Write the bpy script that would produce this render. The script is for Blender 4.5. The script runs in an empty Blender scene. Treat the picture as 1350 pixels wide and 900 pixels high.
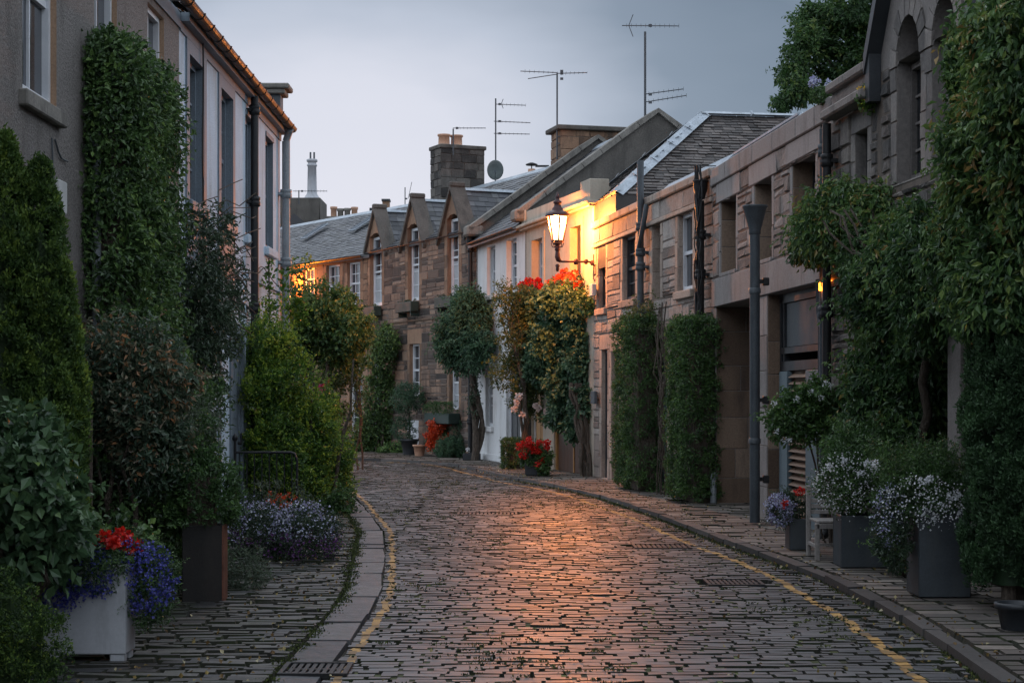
import bpy, math, random
import numpy as np
from math import radians as R, sin, cos, pi
from mathutils import Vector, Matrix

random.seed(7)
rng = np.random.default_rng(7)
scene = bpy.context.scene
COL = scene.collection

# ---------------------------------------------------------------- camera model
F, YH, H = 2300.0, 522.0, 1.65           # focal length and horizon in photo pixels, eye height


def W(px, py, Y):
    """world point that stands at depth Y"""
    return ((px - 675) / F * Y, Y, H + (YH - py) / F * Y)


def X(px, Y):
    return (px - 675) / F * Y


def Z(py, Y):
    return H + (YH - py) / F * Y


# ---------------------------------------------------------------- materials
def new_mat(name):
    m = bpy.data.materials.new(name)
    m.use_nodes = True
    nt = m.node_tree
    for n in list(nt.nodes):
        nt.nodes.remove(n)
    return m, nt


def ramp(nt, stops, interp='LINEAR'):
    r = nt.nodes.new('ShaderNodeValToRGB')
    r.color_ramp.interpolation = interp
    e = r.color_ramp.elements
    while len(e) < len(stops):
        e.new(0.5)
    for i, (p, c) in enumerate(stops):
        e[i].position = p
        e[i].color = (c[0], c[1], c[2], 1)
    return r


def noise(nt, scale, detail=4, rough=0.6, vec=None, stretch=None):
    n = nt.nodes.new('ShaderNodeTexNoise')
    n.inputs['Scale'].default_value = scale
    n.inputs['Detail'].default_value = detail
    n.inputs['Roughness'].default_value = rough
    tc = nt.nodes.new('ShaderNodeTexCoord')
    src = tc.outputs['Object']
    if stretch:
        mp = nt.nodes.new('ShaderNodeMapping')
        mp.inputs['Scale'].default_value = stretch
        nt.links.new(src, mp.inputs['Vector'])
        src = mp.outputs['Vector']
    nt.links.new(src, n.inputs['Vector'])
    return n


def surf(name, stops, rough=(0.7, 0.9), attr=0.0, nscale=3.0, bump=0.3, bscale=40.0, bdist=0.01,
         stain=None, stain_scale=1.2, stain_amt=0.5, metallic=0.0, spec=0.5, stretch=None, fine=0.25, coat=0.0):
    """base colour from a ramp driven by noise (and the per-block random number), stains, fine grain, bump"""
    m, nt = new_mat(name)
    L = nt.links.new
    out = nt.nodes.new('ShaderNodeOutputMaterial')
    b = nt.nodes.new('ShaderNodeBsdfPrincipled')
    L(b.outputs[0], out.inputs[0])
    n1 = noise(nt, nscale, 5, 0.62, stretch=stretch)
    fac = n1.outputs['Fac']
    if attr > 0:
        a = nt.nodes.new('ShaderNodeAttribute')
        a.attribute_name = 'rnd'
        mx = nt.nodes.new('ShaderNodeMix')
        mx.data_type = 'FLOAT'
        mx.inputs[0].default_value = attr
        L(fac, mx.inputs[2])
        L(a.outputs['Fac'], mx.inputs[3])
        fac = mx.outputs[0]
    r = ramp(nt, stops)
    L(fac, r.inputs[0])
    col = r.outputs[0]
    # fine grain
    n2 = noise(nt, bscale * 1.3, 6, 0.7)
    mr = nt.nodes.new('ShaderNodeMapRange')
    mr.inputs['From Min'].default_value = 0.3
    mr.inputs['From Max'].default_value = 0.7
    mr.inputs['To Min'].default_value = 1 - fine
    mr.inputs['To Max'].default_value = 1 + fine
    L(n2.outputs['Fac'], mr.inputs['Value'])
    mul = nt.nodes.new('ShaderNodeMix')
    mul.data_type = 'RGBA'
    mul.blend_type = 'MULTIPLY'
    mul.inputs[0].default_value = 1
    L(col, mul.inputs[6])
    L(mr.outputs[0], mul.inputs[7])
    col = mul.outputs[2]
    if stain:
        n3 = noise(nt, stain_scale * 1.3, 7, 0.68, stretch=(2.0, 2.0, 0.55))
        sr = nt.nodes.new('ShaderNodeMapRange')
        sr.inputs['From Min'].default_value = 0.5
        sr.inputs['From Max'].default_value = 0.68
        sr.inputs['To Max'].default_value = stain_amt
        L(n3.outputs['Fac'], sr.inputs['Value'])
        mm = nt.nodes.new('ShaderNodeMix')
        mm.data_type = 'RGBA'
        L(sr.outputs[0], mm.inputs[0])
        L(col, mm.inputs[6])
        mm.inputs[7].default_value = (*stain, 1)
        col = mm.outputs[2]
    L(col, b.inputs['Base Color'])
    rr = nt.nodes.new('ShaderNodeMapRange')
    rr.inputs['From Min'].default_value = 0.3
    rr.inputs['From Max'].default_value = 0.7
    rr.inputs['To Min'].default_value = rough[0]
    rr.inputs['To Max'].default_value = rough[1]
    L(n1.outputs['Fac'], rr.inputs['Value'])
    L(rr.outputs[0], b.inputs['Roughness'])
    b.inputs['Metallic'].default_value = metallic
    b.inputs['Specular IOR Level'].default_value = spec
    if coat:
        b.inputs['Coat Weight'].default_value = coat
        b.inputs['Coat Roughness'].default_value = 0.34
    if bump > 0:
        nb = noise(nt, bscale, 7, 0.68)
        bp = nt.nodes.new('ShaderNodeBump')
        bp.inputs['Strength'].default_value = bump
        bp.inputs['Distance'].default_value = bdist
        L(nb.outputs['Fac'], bp.inputs['Height'])
        L(bp.outputs[0], b.inputs['Normal'])
    return m


def leaf_mat(name, stops, rough=0.5, trans=0.3, nscale=1.5):
    m, nt = new_mat(name)
    L = nt.links.new
    out = nt.nodes.new('ShaderNodeOutputMaterial')
    b = nt.nodes.new('ShaderNodeBsdfPrincipled')
    t = nt.nodes.new('ShaderNodeBsdfTranslucent')
    mx = nt.nodes.new('ShaderNodeMixShader')
    mx.inputs[0].default_value = trans
    a = nt.nodes.new('ShaderNodeAttribute')
    a.attribute_name = 'rnd'
    r = ramp(nt, stops)
    n = noise(nt, nscale, 3)
    add = nt.nodes.new('ShaderNodeMath')
    add.operation = 'MULTIPLY_ADD'
    L(n.outputs['Fac'], add.inputs[0])
    add.inputs[1].default_value = 0.5
    sub = nt.nodes.new('ShaderNodeMath')
    sub.operation = 'SUBTRACT'
    L(a.outputs['Fac'], sub.inputs[0])
    sub.inputs[1].default_value = 0.25
    L(sub.outputs[0], add.inputs[2])
    L(add.outputs[0], r.inputs[0])
    L(r.outputs[0], b.inputs['Base Color'])
    L(r.outputs[0], t.inputs['Color'])
    b.inputs['Roughness'].default_value = rough
    L(b.outputs[0], mx.inputs[1])
    L(t.outputs[0], mx.inputs[2])
    L(mx.outputs[0], out.inputs[0])
    return m


def emit_mat(name, col, strength):
    m, nt = new_mat(name)
    out = nt.nodes.new('ShaderNodeOutputMaterial')
    e = nt.nodes.new('ShaderNodeEmission')
    e.inputs[0].default_value = (*col, 1)
    e.inputs[1].default_value = strength
    nt.links.new(e.outputs[0], out.inputs[0])
    return m


def glow_glass(name, col, strength):
    m, nt = new_mat(name)
    out = nt.nodes.new('ShaderNodeOutputMaterial')
    e = nt.nodes.new('ShaderNodeEmission')
    e.inputs[0].default_value = (*col, 1)
    e.inputs[1].default_value = strength
    t = nt.nodes.new('ShaderNodeBsdfTransparent')
    t.inputs[0].default_value = (0.85, 0.8, 0.7, 1)
    a = nt.nodes.new('ShaderNodeAddShader')
    nt.links.new(e.outputs[0], a.inputs[0]); nt.links.new(t.outputs[0], a.inputs[1]); nt.links.new(a.outputs[0], out.inputs[0])
    return m


def glass_mat(name, col=(0.03, 0.035, 0.045), rough=0.06):
    return surf(name, [(0.35, [c * 0.6 for c in col]), (0.65, [c * 1.5 for c in col])], rough=(rough, rough + 0.05),
                nscale=1.3, bump=0.05, bscale=3, bdist=0.02, fine=0.05, spec=0.8)


G = lambda v, a=1.0, b=1.0, c=1.0: (v * a, v * b, v * c)
M = {}
M['sett'] = surf('wet sett stone', [(0.05, (0.025, 0.026, 0.032)), (0.5, (0.056, 0.056, 0.063)), (0.85, (0.088, 0.084, 0.087)), (0.98, (0.14, 0.13, 0.128))],
                 rough=(0.37, 0.54), attr=0.8, nscale=1.2, bump=0.4, bscale=40, bdist=0.006, fine=0.3, spec=0.9, coat=0.1)
M['sett_left'] = surf('rough side sett stone', [(0.1, (0.024, 0.024, 0.026)), (0.5, (0.05, 0.048, 0.047)), (0.9, (0.1, 0.094, 0.086))],
                      rough=(0.4, 0.6), attr=0.75, nscale=2, bump=0.5, bscale=30, bdist=0.01, fine=0.3,
                      stain=(0.03, 0.045, 0.012), stain_scale=1.1, stain_amt=0.55)
M['flag'] = surf('pavement stone', [(0.1, (0.06, 0.052, 0.048)), (0.5, (0.13, 0.11, 0.1)), (0.9, (0.27, 0.23, 0.2))],
                 rough=(0.45, 0.7), attr=0.7, nscale=5, bump=0.4, bscale=25, bdist=0.008, fine=0.25,
                 stain=(0.045, 0.055, 0.025), stain_scale=1.5, stain_amt=0.5)
M['slab'] = surf('worn channel slab', [(0.1, (0.045, 0.046, 0.053)), (0.5, (0.085, 0.085, 0.093)), (0.9, (0.135, 0.133, 0.135))],
                 rough=(0.35, 0.6), attr=0.6, nscale=4, bump=0.7, bscale=14, bdist=0.02, fine=0.3, stain=(0.03, 0.035, 0.02), stain_scale=2.5, stain_amt=0.5)
M['kerb'] = surf('worn kerb stone', [(0.1, (0.022, 0.022, 0.023)), (0.5, (0.05, 0.048, 0.047)), (0.9, (0.1, 0.092, 0.087))],
                 rough=(0.6, 0.8), attr=0.6, nscale=4, bump=0.35, bscale=25, bdist=0.008, fine=0.25)
M['joint'] = surf('mossy joint soil', [(0.3, (0.017, 0.016, 0.014)), (0.5, (0.022, 0.023, 0.014)), (0.62, (0.022, 0.032, 0.01)), (0.8, (0.04, 0.058, 0.015))],
                  rough=(0.8, 0.95), nscale=2.4, bump=0.8, bscale=60, bdist=0.01)
M['yellow'] = surf('worn yellow road paint', [(0.15, (0.08, 0.055, 0.03)), (0.5, (0.4, 0.22, 0.06)), (0.9, (0.58, 0.34, 0.1))],
                   rough=(0.45, 0.7), attr=0.5, nscale=14, bump=0.4, bscale=50, bdist=0.004, fine=0.4)
M['rubble_a'] = surf('brown rubble stone', [(0.05, (0.028, 0.024, 0.023)), (0.3, (0.1, 0.072, 0.06)), (0.55, (0.2, 0.132, 0.1)), (0.8, (0.3, 0.185, 0.13)), (0.97, (0.36, 0.27, 0.21))],
                     rough=(0.8, 0.95), attr=0.8, nscale=4, bump=0.6, bscale=18, bdist=0.03, stain=(0.025, 0.024, 0.024), stain_scale=0.7, stain_amt=0.75)
M['ashlar_a'] = surf('brown dressed stone', [(0.1, (0.12, 0.075, 0.052)), (0.5, (0.28, 0.165, 0.105)), (0.9, (0.36, 0.23, 0.155))],
                     rough=(0.8, 0.95), attr=0.6, nscale=3, bump=0.3, bscale=25, bdist=0.01, stain=(0.03, 0.028, 0.026), stain_scale=1.0, stain_amt=0.8)
M['rubble_d'] = surf('buff rock faced stone', [(0.05, (0.15, 0.11, 0.092)), (0.35, (0.275, 0.23, 0.205)), (0.65, (0.35, 0.3, 0.27)), (0.95, (0.44, 0.395, 0.36))],
                     rough=(0.8, 0.95), attr=0.75, nscale=4, bump=0.7, bscale=16, bdist=0.03, stain=(0.09, 0.08, 0.075), stain_scale=1.0, stain_amt=0.5)
M['ashlar_d'] = surf('buff dressed stone', [(0.1, (0.25, 0.19, 0.155)), (0.5, (0.38, 0.3, 0.25)), (0.9, (0.46, 0.38, 0.32))],
                     rough=(0.8, 0.95), attr=0.5, nscale=3, bump=0.3, bscale=25, bdist=0.01, stain=(0.09, 0.08, 0.075), stain_scale=1.0, stain_amt=0.6)
M['rubble_e'] = surf('pink grey rock faced stone', [(0.05, (0.13, 0.1, 0.09)), (0.35, (0.245, 0.2, 0.18)), (0.65, (0.31, 0.265, 0.245)), (0.95, (0.4, 0.35, 0.325))],
                     rough=(0.8, 0.95), attr=0.75, nscale=4, bump=0.7, bscale=16, bdist=0.03, stain=(0.07, 0.06, 0.055), stain_scale=1.1, stain_amt=0.5)
M['concrete'] = surf('smooth grey stone lintel', [(0.2, (0.22, 0.195, 0.185)), (0.5, (0.285, 0.255, 0.245)), (0.8, (0.335, 0.305, 0.295))],
                     rough=(0.75, 0.9), attr=0.4, nscale=2, bump=0.15, bscale=40, bdist=0.005, stain=(0.12, 0.1, 0.095), stain_scale=1.6, stain_amt=0.55)
M['jamb'] = surf('brown jamb stone', [(0.1, (0.13, 0.085, 0.06)), (0.5, (0.25, 0.17, 0.12)), (0.9, (0.34, 0.25, 0.19))],
                 rough=(0.8, 0.95), attr=0.7, nscale=3, bump=0.25, bscale=30, bdist=0.008, stain=(0.06, 0.045, 0.04), stain_scale=1.2, stain_amt=0.6)
M['mortar'] = surf('lime mortar', [(0.3, (0.13, 0.105, 0.09)), (0.7, (0.22, 0.18, 0.155))], nscale=5, bump=0.5, bscale=40, stain=(0.05, 0.045, 0.04), stain_amt=0.6)
M['mortar_dark'] = surf('dark pointing', [(0.3, (0.09, 0.07, 0.058)), (0.7, (0.19, 0.15, 0.12))], nscale=5, bump=0.5, bscale=40, stain=(0.03, 0.028, 0.026), stain_amt=0.7)
M['rubble_f'] = surf('dark grey whin stone', [(0.05, (0.04, 0.037, 0.036)), (0.4, (0.11, 0.1, 0.095)), (0.75, (0.2, 0.175, 0.16)), (0.95, (0.27, 0.235, 0.21))],
                     rough=(0.8, 0.95), attr=0.75, nscale=4, bump=0.7, bscale=16, bdist=0.03, stain=(0.03, 0.03, 0.03), stain_scale=1.1, stain_amt=0.7)
M['ashlar_f'] = surf('weathered grey dressed stone', [(0.2, (0.11, 0.1, 0.095)), (0.5, (0.2, 0.18, 0.17)), (0.8, (0.28, 0.25, 0.23))],
                     rough=(0.8, 0.95), attr=0.5, nscale=3, bump=0.45, bscale=22, bdist=0.015, stain=(0.045, 0.045, 0.045), stain_scale=1.2, stain_amt=0.75)
M['harl_tan'] = surf('tan roughcast', [(0.3, (0.165, 0.15, 0.142)), (0.7, (0.25, 0.228, 0.215))], nscale=1.2, bump=1.0, bscale=32, bdist=0.035, fine=0.55,
                     stain=(0.09, 0.078, 0.07), stain_scale=0.9, stain_amt=0.75)
M['paint_tan'] = surf('ochre painted reveal', [(0.3, (0.3, 0.19, 0.12)), (0.7, (0.4, 0.26, 0.17))], nscale=2, bump=0.1)
M['harl_white'] = surf('white roughcast', [(0.3, (0.47, 0.57, 0.67)), (0.7, (0.6, 0.7, 0.8))], nscale=1.2, bump=0.8, bscale=34, bdist=0.02, fine=0.12,
                       stain=(0.36, 0.38, 0.38), stain_scale=0.9, stain_amt=0.7)
M['margin_blue'] = surf('blue grey painted margin', [(0.3, (0.15, 0.185, 0.225)), (0.7, (0.2, 0.24, 0.28))], nscale=2, bump=0.15, bscale=40, rough=(0.5, 0.7))
M['render_white'] = surf('white painted render', [(0.3, (0.6, 0.61, 0.62)), (0.7, (0.74, 0.75, 0.76))], nscale=1.5, bump=0.25, bscale=20, bdist=0.01, fine=0.08,
                         stain=(0.4, 0.38, 0.35), stain_scale=1.3, stain_amt=0.5)
M['render_cream'] = surf('cream painted render', [(0.3, (0.4, 0.35, 0.285)), (0.7, (0.52, 0.46, 0.38))], nscale=1.5, bump=0.25, bscale=20, bdist=0.01, fine=0.1,
                         stain=(0.24, 0.2, 0.15), stain_scale=1.4, stain_amt=0.55)
M['cement'] = surf('grey cement gable', [(0.2, (0.06, 0.057, 0.052)), (0.5, (0.11, 0.1, 0.09)), (0.8, (0.17, 0.155, 0.14))], nscale=1.2, bump=0.4, bscale=20,
                   bdist=0.02, stain=(0.035, 0.033, 0.03), stain_scale=0.8, stain_amt=0.7, rough=(0.85, 0.95))
M['cement_pale'] = surf('weathered stone coping', [(0.2, (0.13, 0.12, 0.11)), (0.5, (0.21, 0.195, 0.175)), (0.8, (0.3, 0.28, 0.25))], nscale=2, bump=0.4, bscale=25,
                        bdist=0.015, stain=(0.06, 0.055, 0.05), stain_scale=1.5, stain_amt=0.7, rough=(0.85, 0.95))
M['slate'] = surf('blue grey slate', [(0.1, (0.03, 0.031, 0.036)), (0.5, (0.066, 0.069, 0.08)), (0.9, (0.14, 0.143, 0.155))], attr=0.7, nscale=4, bump=0.3, bscale=30,
                  bdist=0.006, rough=(0.3, 0.55), fine=0.2, stain=(0.09, 0.085, 0.06), stain_scale=1.2, stain_amt=0.35)
M['slate_brown'] = surf('brown grey slate', [(0.1, (0.025, 0.021, 0.02)), (0.5, (0.066, 0.054, 0.05)), (0.9, (0.14, 0.118, 0.108))], attr=0.75, nscale=4, bump=0.35, bscale=30,
                        bdist=0.008, rough=(0.45, 0.7), fine=0.25, stain=(0.03, 0.03, 0.03), stain_scale=0.9, stain_amt=0.5)
M['lead'] = surf('lead flashing', [(0.3, (0.26, 0.3, 0.35)), (0.7, (0.4, 0.45, 0.5))], nscale=3, bump=0.2, bscale=15, rough=(0.35, 0.5), metallic=0.25,
                 stain=(0.16, 0.19, 0.21), stain_amt=0.6)
M['teal'] = surf('teal painted timber', [(0.3, (0.12, 0.17, 0.2)), (0.7, (0.17, 0.225, 0.255))], nscale=3, bump=0.1, rough=(0.4, 0.6))
M['white_paint'] = surf('white window paint', [(0.3, (0.62, 0.64, 0.68)), (0.7, (0.76, 0.78, 0.82))], nscale=3, bump=0.08, rough=(0.35, 0.5), fine=0.05)
M['dark_paint'] = surf('dark grey paint', [(0.3, (0.022, 0.025, 0.03)), (0.7, (0.04, 0.045, 0.052))], nscale=3, bump=0.12, rough=(0.35, 0.55))
M['iron'] = surf('black iron', [(0.3, (0.012, 0.012, 0.014)), (0.7, (0.03, 0.03, 0.032))], nscale=6, bump=0.25, bscale=60, rough=(0.4, 0.6), metallic=0.3)
M['pipe_grey'] = surf('grey cast iron pipe', [(0.3, (0.05, 0.06, 0.07)), (0.7, (0.085, 0.1, 0.115))], nscale=4, bump=0.15, bscale=40, rough=(0.4, 0.6),
                      stain=(0.03, 0.032, 0.035), stain_amt=0.5)
M['pipe_pale'] = surf('pale grey pipe', [(0.3, (0.2, 0.22, 0.24)), (0.7, (0.28, 0.3, 0.32))], nscale=4, bump=0.15, rough=(0.4, 0.6))
M['rust'] = surf('rusty gutter', [(0.2, (0.022, 0.02, 0.02)), (0.5, (0.04, 0.03, 0.025)), (0.66, (0.1, 0.052, 0.03)), (0.85, (0.035, 0.03, 0.028))], attr=0.3, nscale=7, bump=0.35,
                 bscale=40, rough=(0.35, 0.6), metallic=0.35)
M['terracotta'] = surf('terracotta', [(0.3, (0.42, 0.24, 0.16)), (0.7, (0.58, 0.35, 0.24))], nscale=4, bump=0.15, rough=(0.7, 0.9), stain=(0.2, 0.13, 0.1), stain_amt=0.4)
M['brown_door'] = surf('red brown timber', [(0.3, (0.05, 0.028, 0.02)), (0.7, (0.11, 0.055, 0.038))], nscale=3, bump=0.2, rough=(0.4, 0.6), stretch=(6, 6, 0.6))
M['amber'] = surf('ochre painted timber', [(0.3, (0.32, 0.16, 0.05)), (0.7, (0.42, 0.22, 0.08))], nscale=3, bump=0.1, rough=(0.5, 0.7))
M['wood_slat'] = surf('warm timber slats', [(0.3, (0.16, 0.09, 0.055)), (0.7, (0.27, 0.16, 0.1))], nscale=3, bump=0.2, rough=(0.5, 0.7), stretch=(0.7, 6, 8))
M['bench_wood'] = surf('silvered teak', [(0.3, (0.24, 0.22, 0.21)), (0.7, (0.38, 0.35, 0.33))], nscale=4, bump=0.25, rough=(0.7, 0.85), stretch=(6, 6, 1))
M['bark'] = surf('bark', [(0.2, (0.035, 0.026, 0.02)), (0.5, (0.085, 0.065, 0.05)), (0.8, (0.17, 0.14, 0.115))], nscale=9, bump=1.0, bscale=14, bdist=0.03, rough=(0.85, 0.95),
                 stretch=(5, 5, 0.8))
M['planter_white'] = surf('pale stone planter', [(0.25, (0.36, 0.37, 0.4)), (0.75, (0.5, 0.51, 0.54))], nscale=2.2, bump=0.2, bscale=45, bdist=0.004, rough=(0.5, 0.7),
                          fine=0.07, stain=(0.24, 0.24, 0.25), stain_scale=2.2, stain_amt=0.5)
M['planter_dark'] = surf('dark grey planter', [(0.3, (0.036, 0.045, 0.054)), (0.7, (0.062, 0.074, 0.085))], nscale=3, bump=0.2, bscale=60, bdist=0.004, rough=(0.5, 0.7), fine=0.2, stain=(0.075, 0.08, 0.08), stain_scale=1.6, stain_amt=0.5)
M['planter_black'] = surf('weathered dark brown planter', [(0.3, (0.012, 0.011, 0.011)), (0.7, (0.024, 0.021, 0.02))], nscale=5, bump=0.4, bscale=60, bdist=0.005, rough=(0.6, 0.85), fine=0.3, stain=(0.045, 0.035, 0.03), stain_amt=0.5)
M['planter_edge'] = surf('rusty planter edge', [(0.3, (0.1, 0.035, 0.02)), (0.7, (0.2, 0.075, 0.045))], nscale=5, bump=0.2, rough=(0.5, 0.7))
M['box_green'] = surf('dark green window box', [(0.3, (0.014, 0.03, 0.026)), (0.7, (0.026, 0.05, 0.042))], nscale=4, bump=0.2, rough=(0.5, 0.7))
M['sooty'] = surf('sooty chimney stone', [(0.1, (0.02, 0.019, 0.019)), (0.5, (0.06, 0.054, 0.05)), (0.9, (0.15, 0.135, 0.12))], rough=(0.8, 0.95), attr=0.7, nscale=4, bump=0.7, bscale=16, bdist=0.03, stain=(0.2, 0.18, 0.165), stain_scale=1.4, stain_amt=0.5)
M['soil'] = surf('potting soil', [(0.3, (0.015, 0.011, 0.008)), (0.7, (0.035, 0.026, 0.018))], nscale=12, bump=0.8, bscale=60)
M['alu'] = surf('dull aluminium', [(0.3, (0.05, 0.055, 0.065)), (0.7, (0.1, 0.105, 0.115))], nscale=6, bump=0.0, rough=(0.4, 0.6), metallic=0.5)
M['dish'] = surf('grey dish paint', [(0.3, (0.07, 0.09, 0.09)), (0.7, (0.11, 0.13, 0.13))], nscale=6, bump=0.1, rough=(0.5, 0.7))
M['glass'] = glass_mat('window glass')
M['glass_dark'] = glass_mat('dark window glass', (0.015, 0.018, 0.022), 0.12)
M['blind'] = surf('pale window blind', [(0.3, (0.34, 0.36, 0.39)), (0.7, (0.46, 0.48, 0.51))], nscale=2, bump=0.1, rough=(0.3, 0.4), spec=0.6)
M['plastic'] = surf('white plastic box', [(0.3, (0.5, 0.5, 0.5)), (0.7, (0.6, 0.6, 0.6))], nscale=3, bump=0.05, rough=(0.4, 0.5), fine=0.04)
M['lamp_red'] = surf('dark maroon lamp paint', [(0.3, (0.04, 0.016, 0.018)), (0.7, (0.08, 0.03, 0.032))], nscale=6, bump=0.15, rough=(0.35, 0.5), metallic=0.2)
M['lamp_glow'] = glow_glass('lit lamp glass', (1.0, 0.68, 0.34), 2.6)
M['lamp_core'] = emit_mat('lamp mantle', (1.0, 0.8, 0.5), 6.0)
M['lantern_glow'] = emit_mat('lit orange lantern glass', (1.0, 0.4, 0.08), 6.0)
M['bulk_glow'] = emit_mat('orange bulkhead glow', (1.0, 0.22, 0.02), 9.0)

M['ivy'] = leaf_mat('climber leaf', [(0.0, (0.022, 0.048, 0.021)), (0.4, (0.056, 0.110, 0.038)), (0.7, (0.103, 0.192, 0.055)), (1.0, (0.205, 0.316, 0.086))], 0.42)
M['ivy_dark'] = leaf_mat('dark climber leaf', [(0.0, (0.019, 0.037, 0.022)), (0.5, (0.046, 0.081, 0.043)), (1.0, (0.101, 0.140, 0.081))], 0.4, 0.2)
M['thuja'] = leaf_mat('golden conifer spray', [(0.0, (0.018, 0.042, 0.012)), (0.4, (0.054, 0.112, 0.021)), (0.65, (0.135, 0.215, 0.035)), (1.0, (0.324, 0.393, 0.059))], 0.65, 0.3)
M['thuja_dark'] = leaf_mat('dark conifer spray', [(0.0, (0.018, 0.047, 0.019)), (0.5, (0.045, 0.101, 0.038)), (1.0, (0.090, 0.187, 0.068))], 0.6, 0.25)
M['bigleaf'] = leaf_mat('broad grey green leaf', [(0.0, (0.027, 0.063, 0.030)), (0.5, (0.068, 0.133, 0.061)), (0.85, (0.128, 0.218, 0.095)), (1.0, (0.216, 0.323, 0.081))], 0.38)
M['photinia'] = leaf_mat('reddening leaf', [(0.0, (0.030, 0.062, 0.036)), (0.5, (0.083, 0.133, 0.083)), (0.72, (0.165, 0.172, 0.112)), (0.88, (0.300, 0.172, 0.090)), (1.0, (0.480, 0.234, 0.105))], 0.35)
M['lime'] = leaf_mat('bright green leaf', [(0.0, (0.024, 0.065, 0.018)), (0.4, (0.066, 0.151, 0.030)), (0.7, (0.155, 0.270, 0.038)), (1.0, (0.407, 0.486, 0.060))], 0.42, 0.35)
M['hedge'] = leaf_mat('clipped hedge leaf', [(0.0, (0.024, 0.055, 0.020)), (0.5, (0.064, 0.134, 0.040)), (1.0, (0.150, 0.269, 0.067))], 0.42)
M['tree'] = leaf_mat('street tree leaf', [(0.0, (0.025, 0.061, 0.022)), (0.5, (0.060, 0.128, 0.035)), (0.85, (0.150, 0.199, 0.044)), (1.0, (0.300, 0.265, 0.062))], 0.5, 0.35)
M['wisteria'] = leaf_mat('hanging blue green leaf', [(0.0, (0.027, 0.070, 0.042)), (0.5, (0.068, 0.140, 0.075)), (1.0, (0.150, 0.265, 0.135))], 0.45)
M['vine'] = leaf_mat('vine leaf', [(0.0, (0.02, 0.05, 0.022)), (0.45, (0.055, 0.118, 0.042)), (0.75, (0.11, 0.2, 0.055)), (0.93, (0.19, 0.25, 0.06)), (1.0, (0.3, 0.2, 0.07))], 0.42)
M['autumn'] = leaf_mat('yellowing leaf', [(0.0, (0.032, 0.059, 0.026)), (0.5, (0.081, 0.119, 0.039)), (0.8, (0.177, 0.194, 0.052)), (1.0, (0.339, 0.238, 0.052))], 0.5, 0.35)
M['silver'] = leaf_mat('silvery leaf', [(0.0, (0.05, 0.075, 0.05)), (0.5, (0.11, 0.15, 0.1)), (1.0, (0.22, 0.26, 0.19))], 0.6)
M['red'] = leaf_mat('scarlet petal', [(0.0, (0.35, 0.01, 0.008)), (0.5, (0.65, 0.02, 0.012)), (1.0, (0.85, 0.05, 0.03))], 0.5, 0.3)
M['redorange'] = leaf_mat('orange red petal', [(0.0, (0.4, 0.03, 0.01)), (1.0, (0.85, 0.12, 0.03))], 0.5, 0.3)
M['blue'] = leaf_mat('blue petal', [(0.0, (0.035, 0.04, 0.24)), (0.5, (0.08, 0.09, 0.42)), (1.0, (0.2, 0.2, 0.6))], 0.5, 0.3)
M['lilac'] = leaf_mat('pale lilac petal', [(0.0, (0.2, 0.14, 0.36)), (0.5, (0.4, 0.42, 0.62)), (1.0, (0.7, 0.74, 0.85))], 0.5, 0.3)
M['purple'] = leaf_mat('purple petal', [(0.0, (0.06, 0.012, 0.08)), (1.0, (0.2, 0.07, 0.26))], 0.5, 0.3)
M['white'] = leaf_mat('white petal', [(0.0, (0.5, 0.52, 0.55)), (1.0, (0.82, 0.83, 0.85))], 0.5, 0.3)
M['pink'] = leaf_mat('pale pink petal', [(0.0, (0.72, 0.55, 0.52)), (1.0, (0.85, 0.76, 0.72))], 0.5, 0.3)
M['magenta'] = leaf_mat('magenta petal', [(0.0, (0.5, 0.01, 0.12)), (1.0, (0.7, 0.04, 0.25))], 0.5, 0.3)
M['yellowp'] = leaf_mat('yellow petal', [(0.0, (0.7, 0.42, 0.02)), (1.0, (0.85, 0.6, 0.05))], 0.5, 0.3)
M['moss'] = leaf_mat('moss', [(0.0, (0.02, 0.024, 0.01)), (0.5, (0.05, 0.066, 0.018)), (1.0, (0.11, 0.14, 0.03))], 0.85, 0.0, 0.8)
M['litter'] = leaf_mat('fallen leaf', [(0.0, (0.08, 0.04, 0.02)), (0.4, (0.2, 0.12, 0.04)), (0.7, (0.35, 0.26, 0.08)), (1.0, (0.5, 0.45, 0.3))], 0.7, 0.1)


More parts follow.
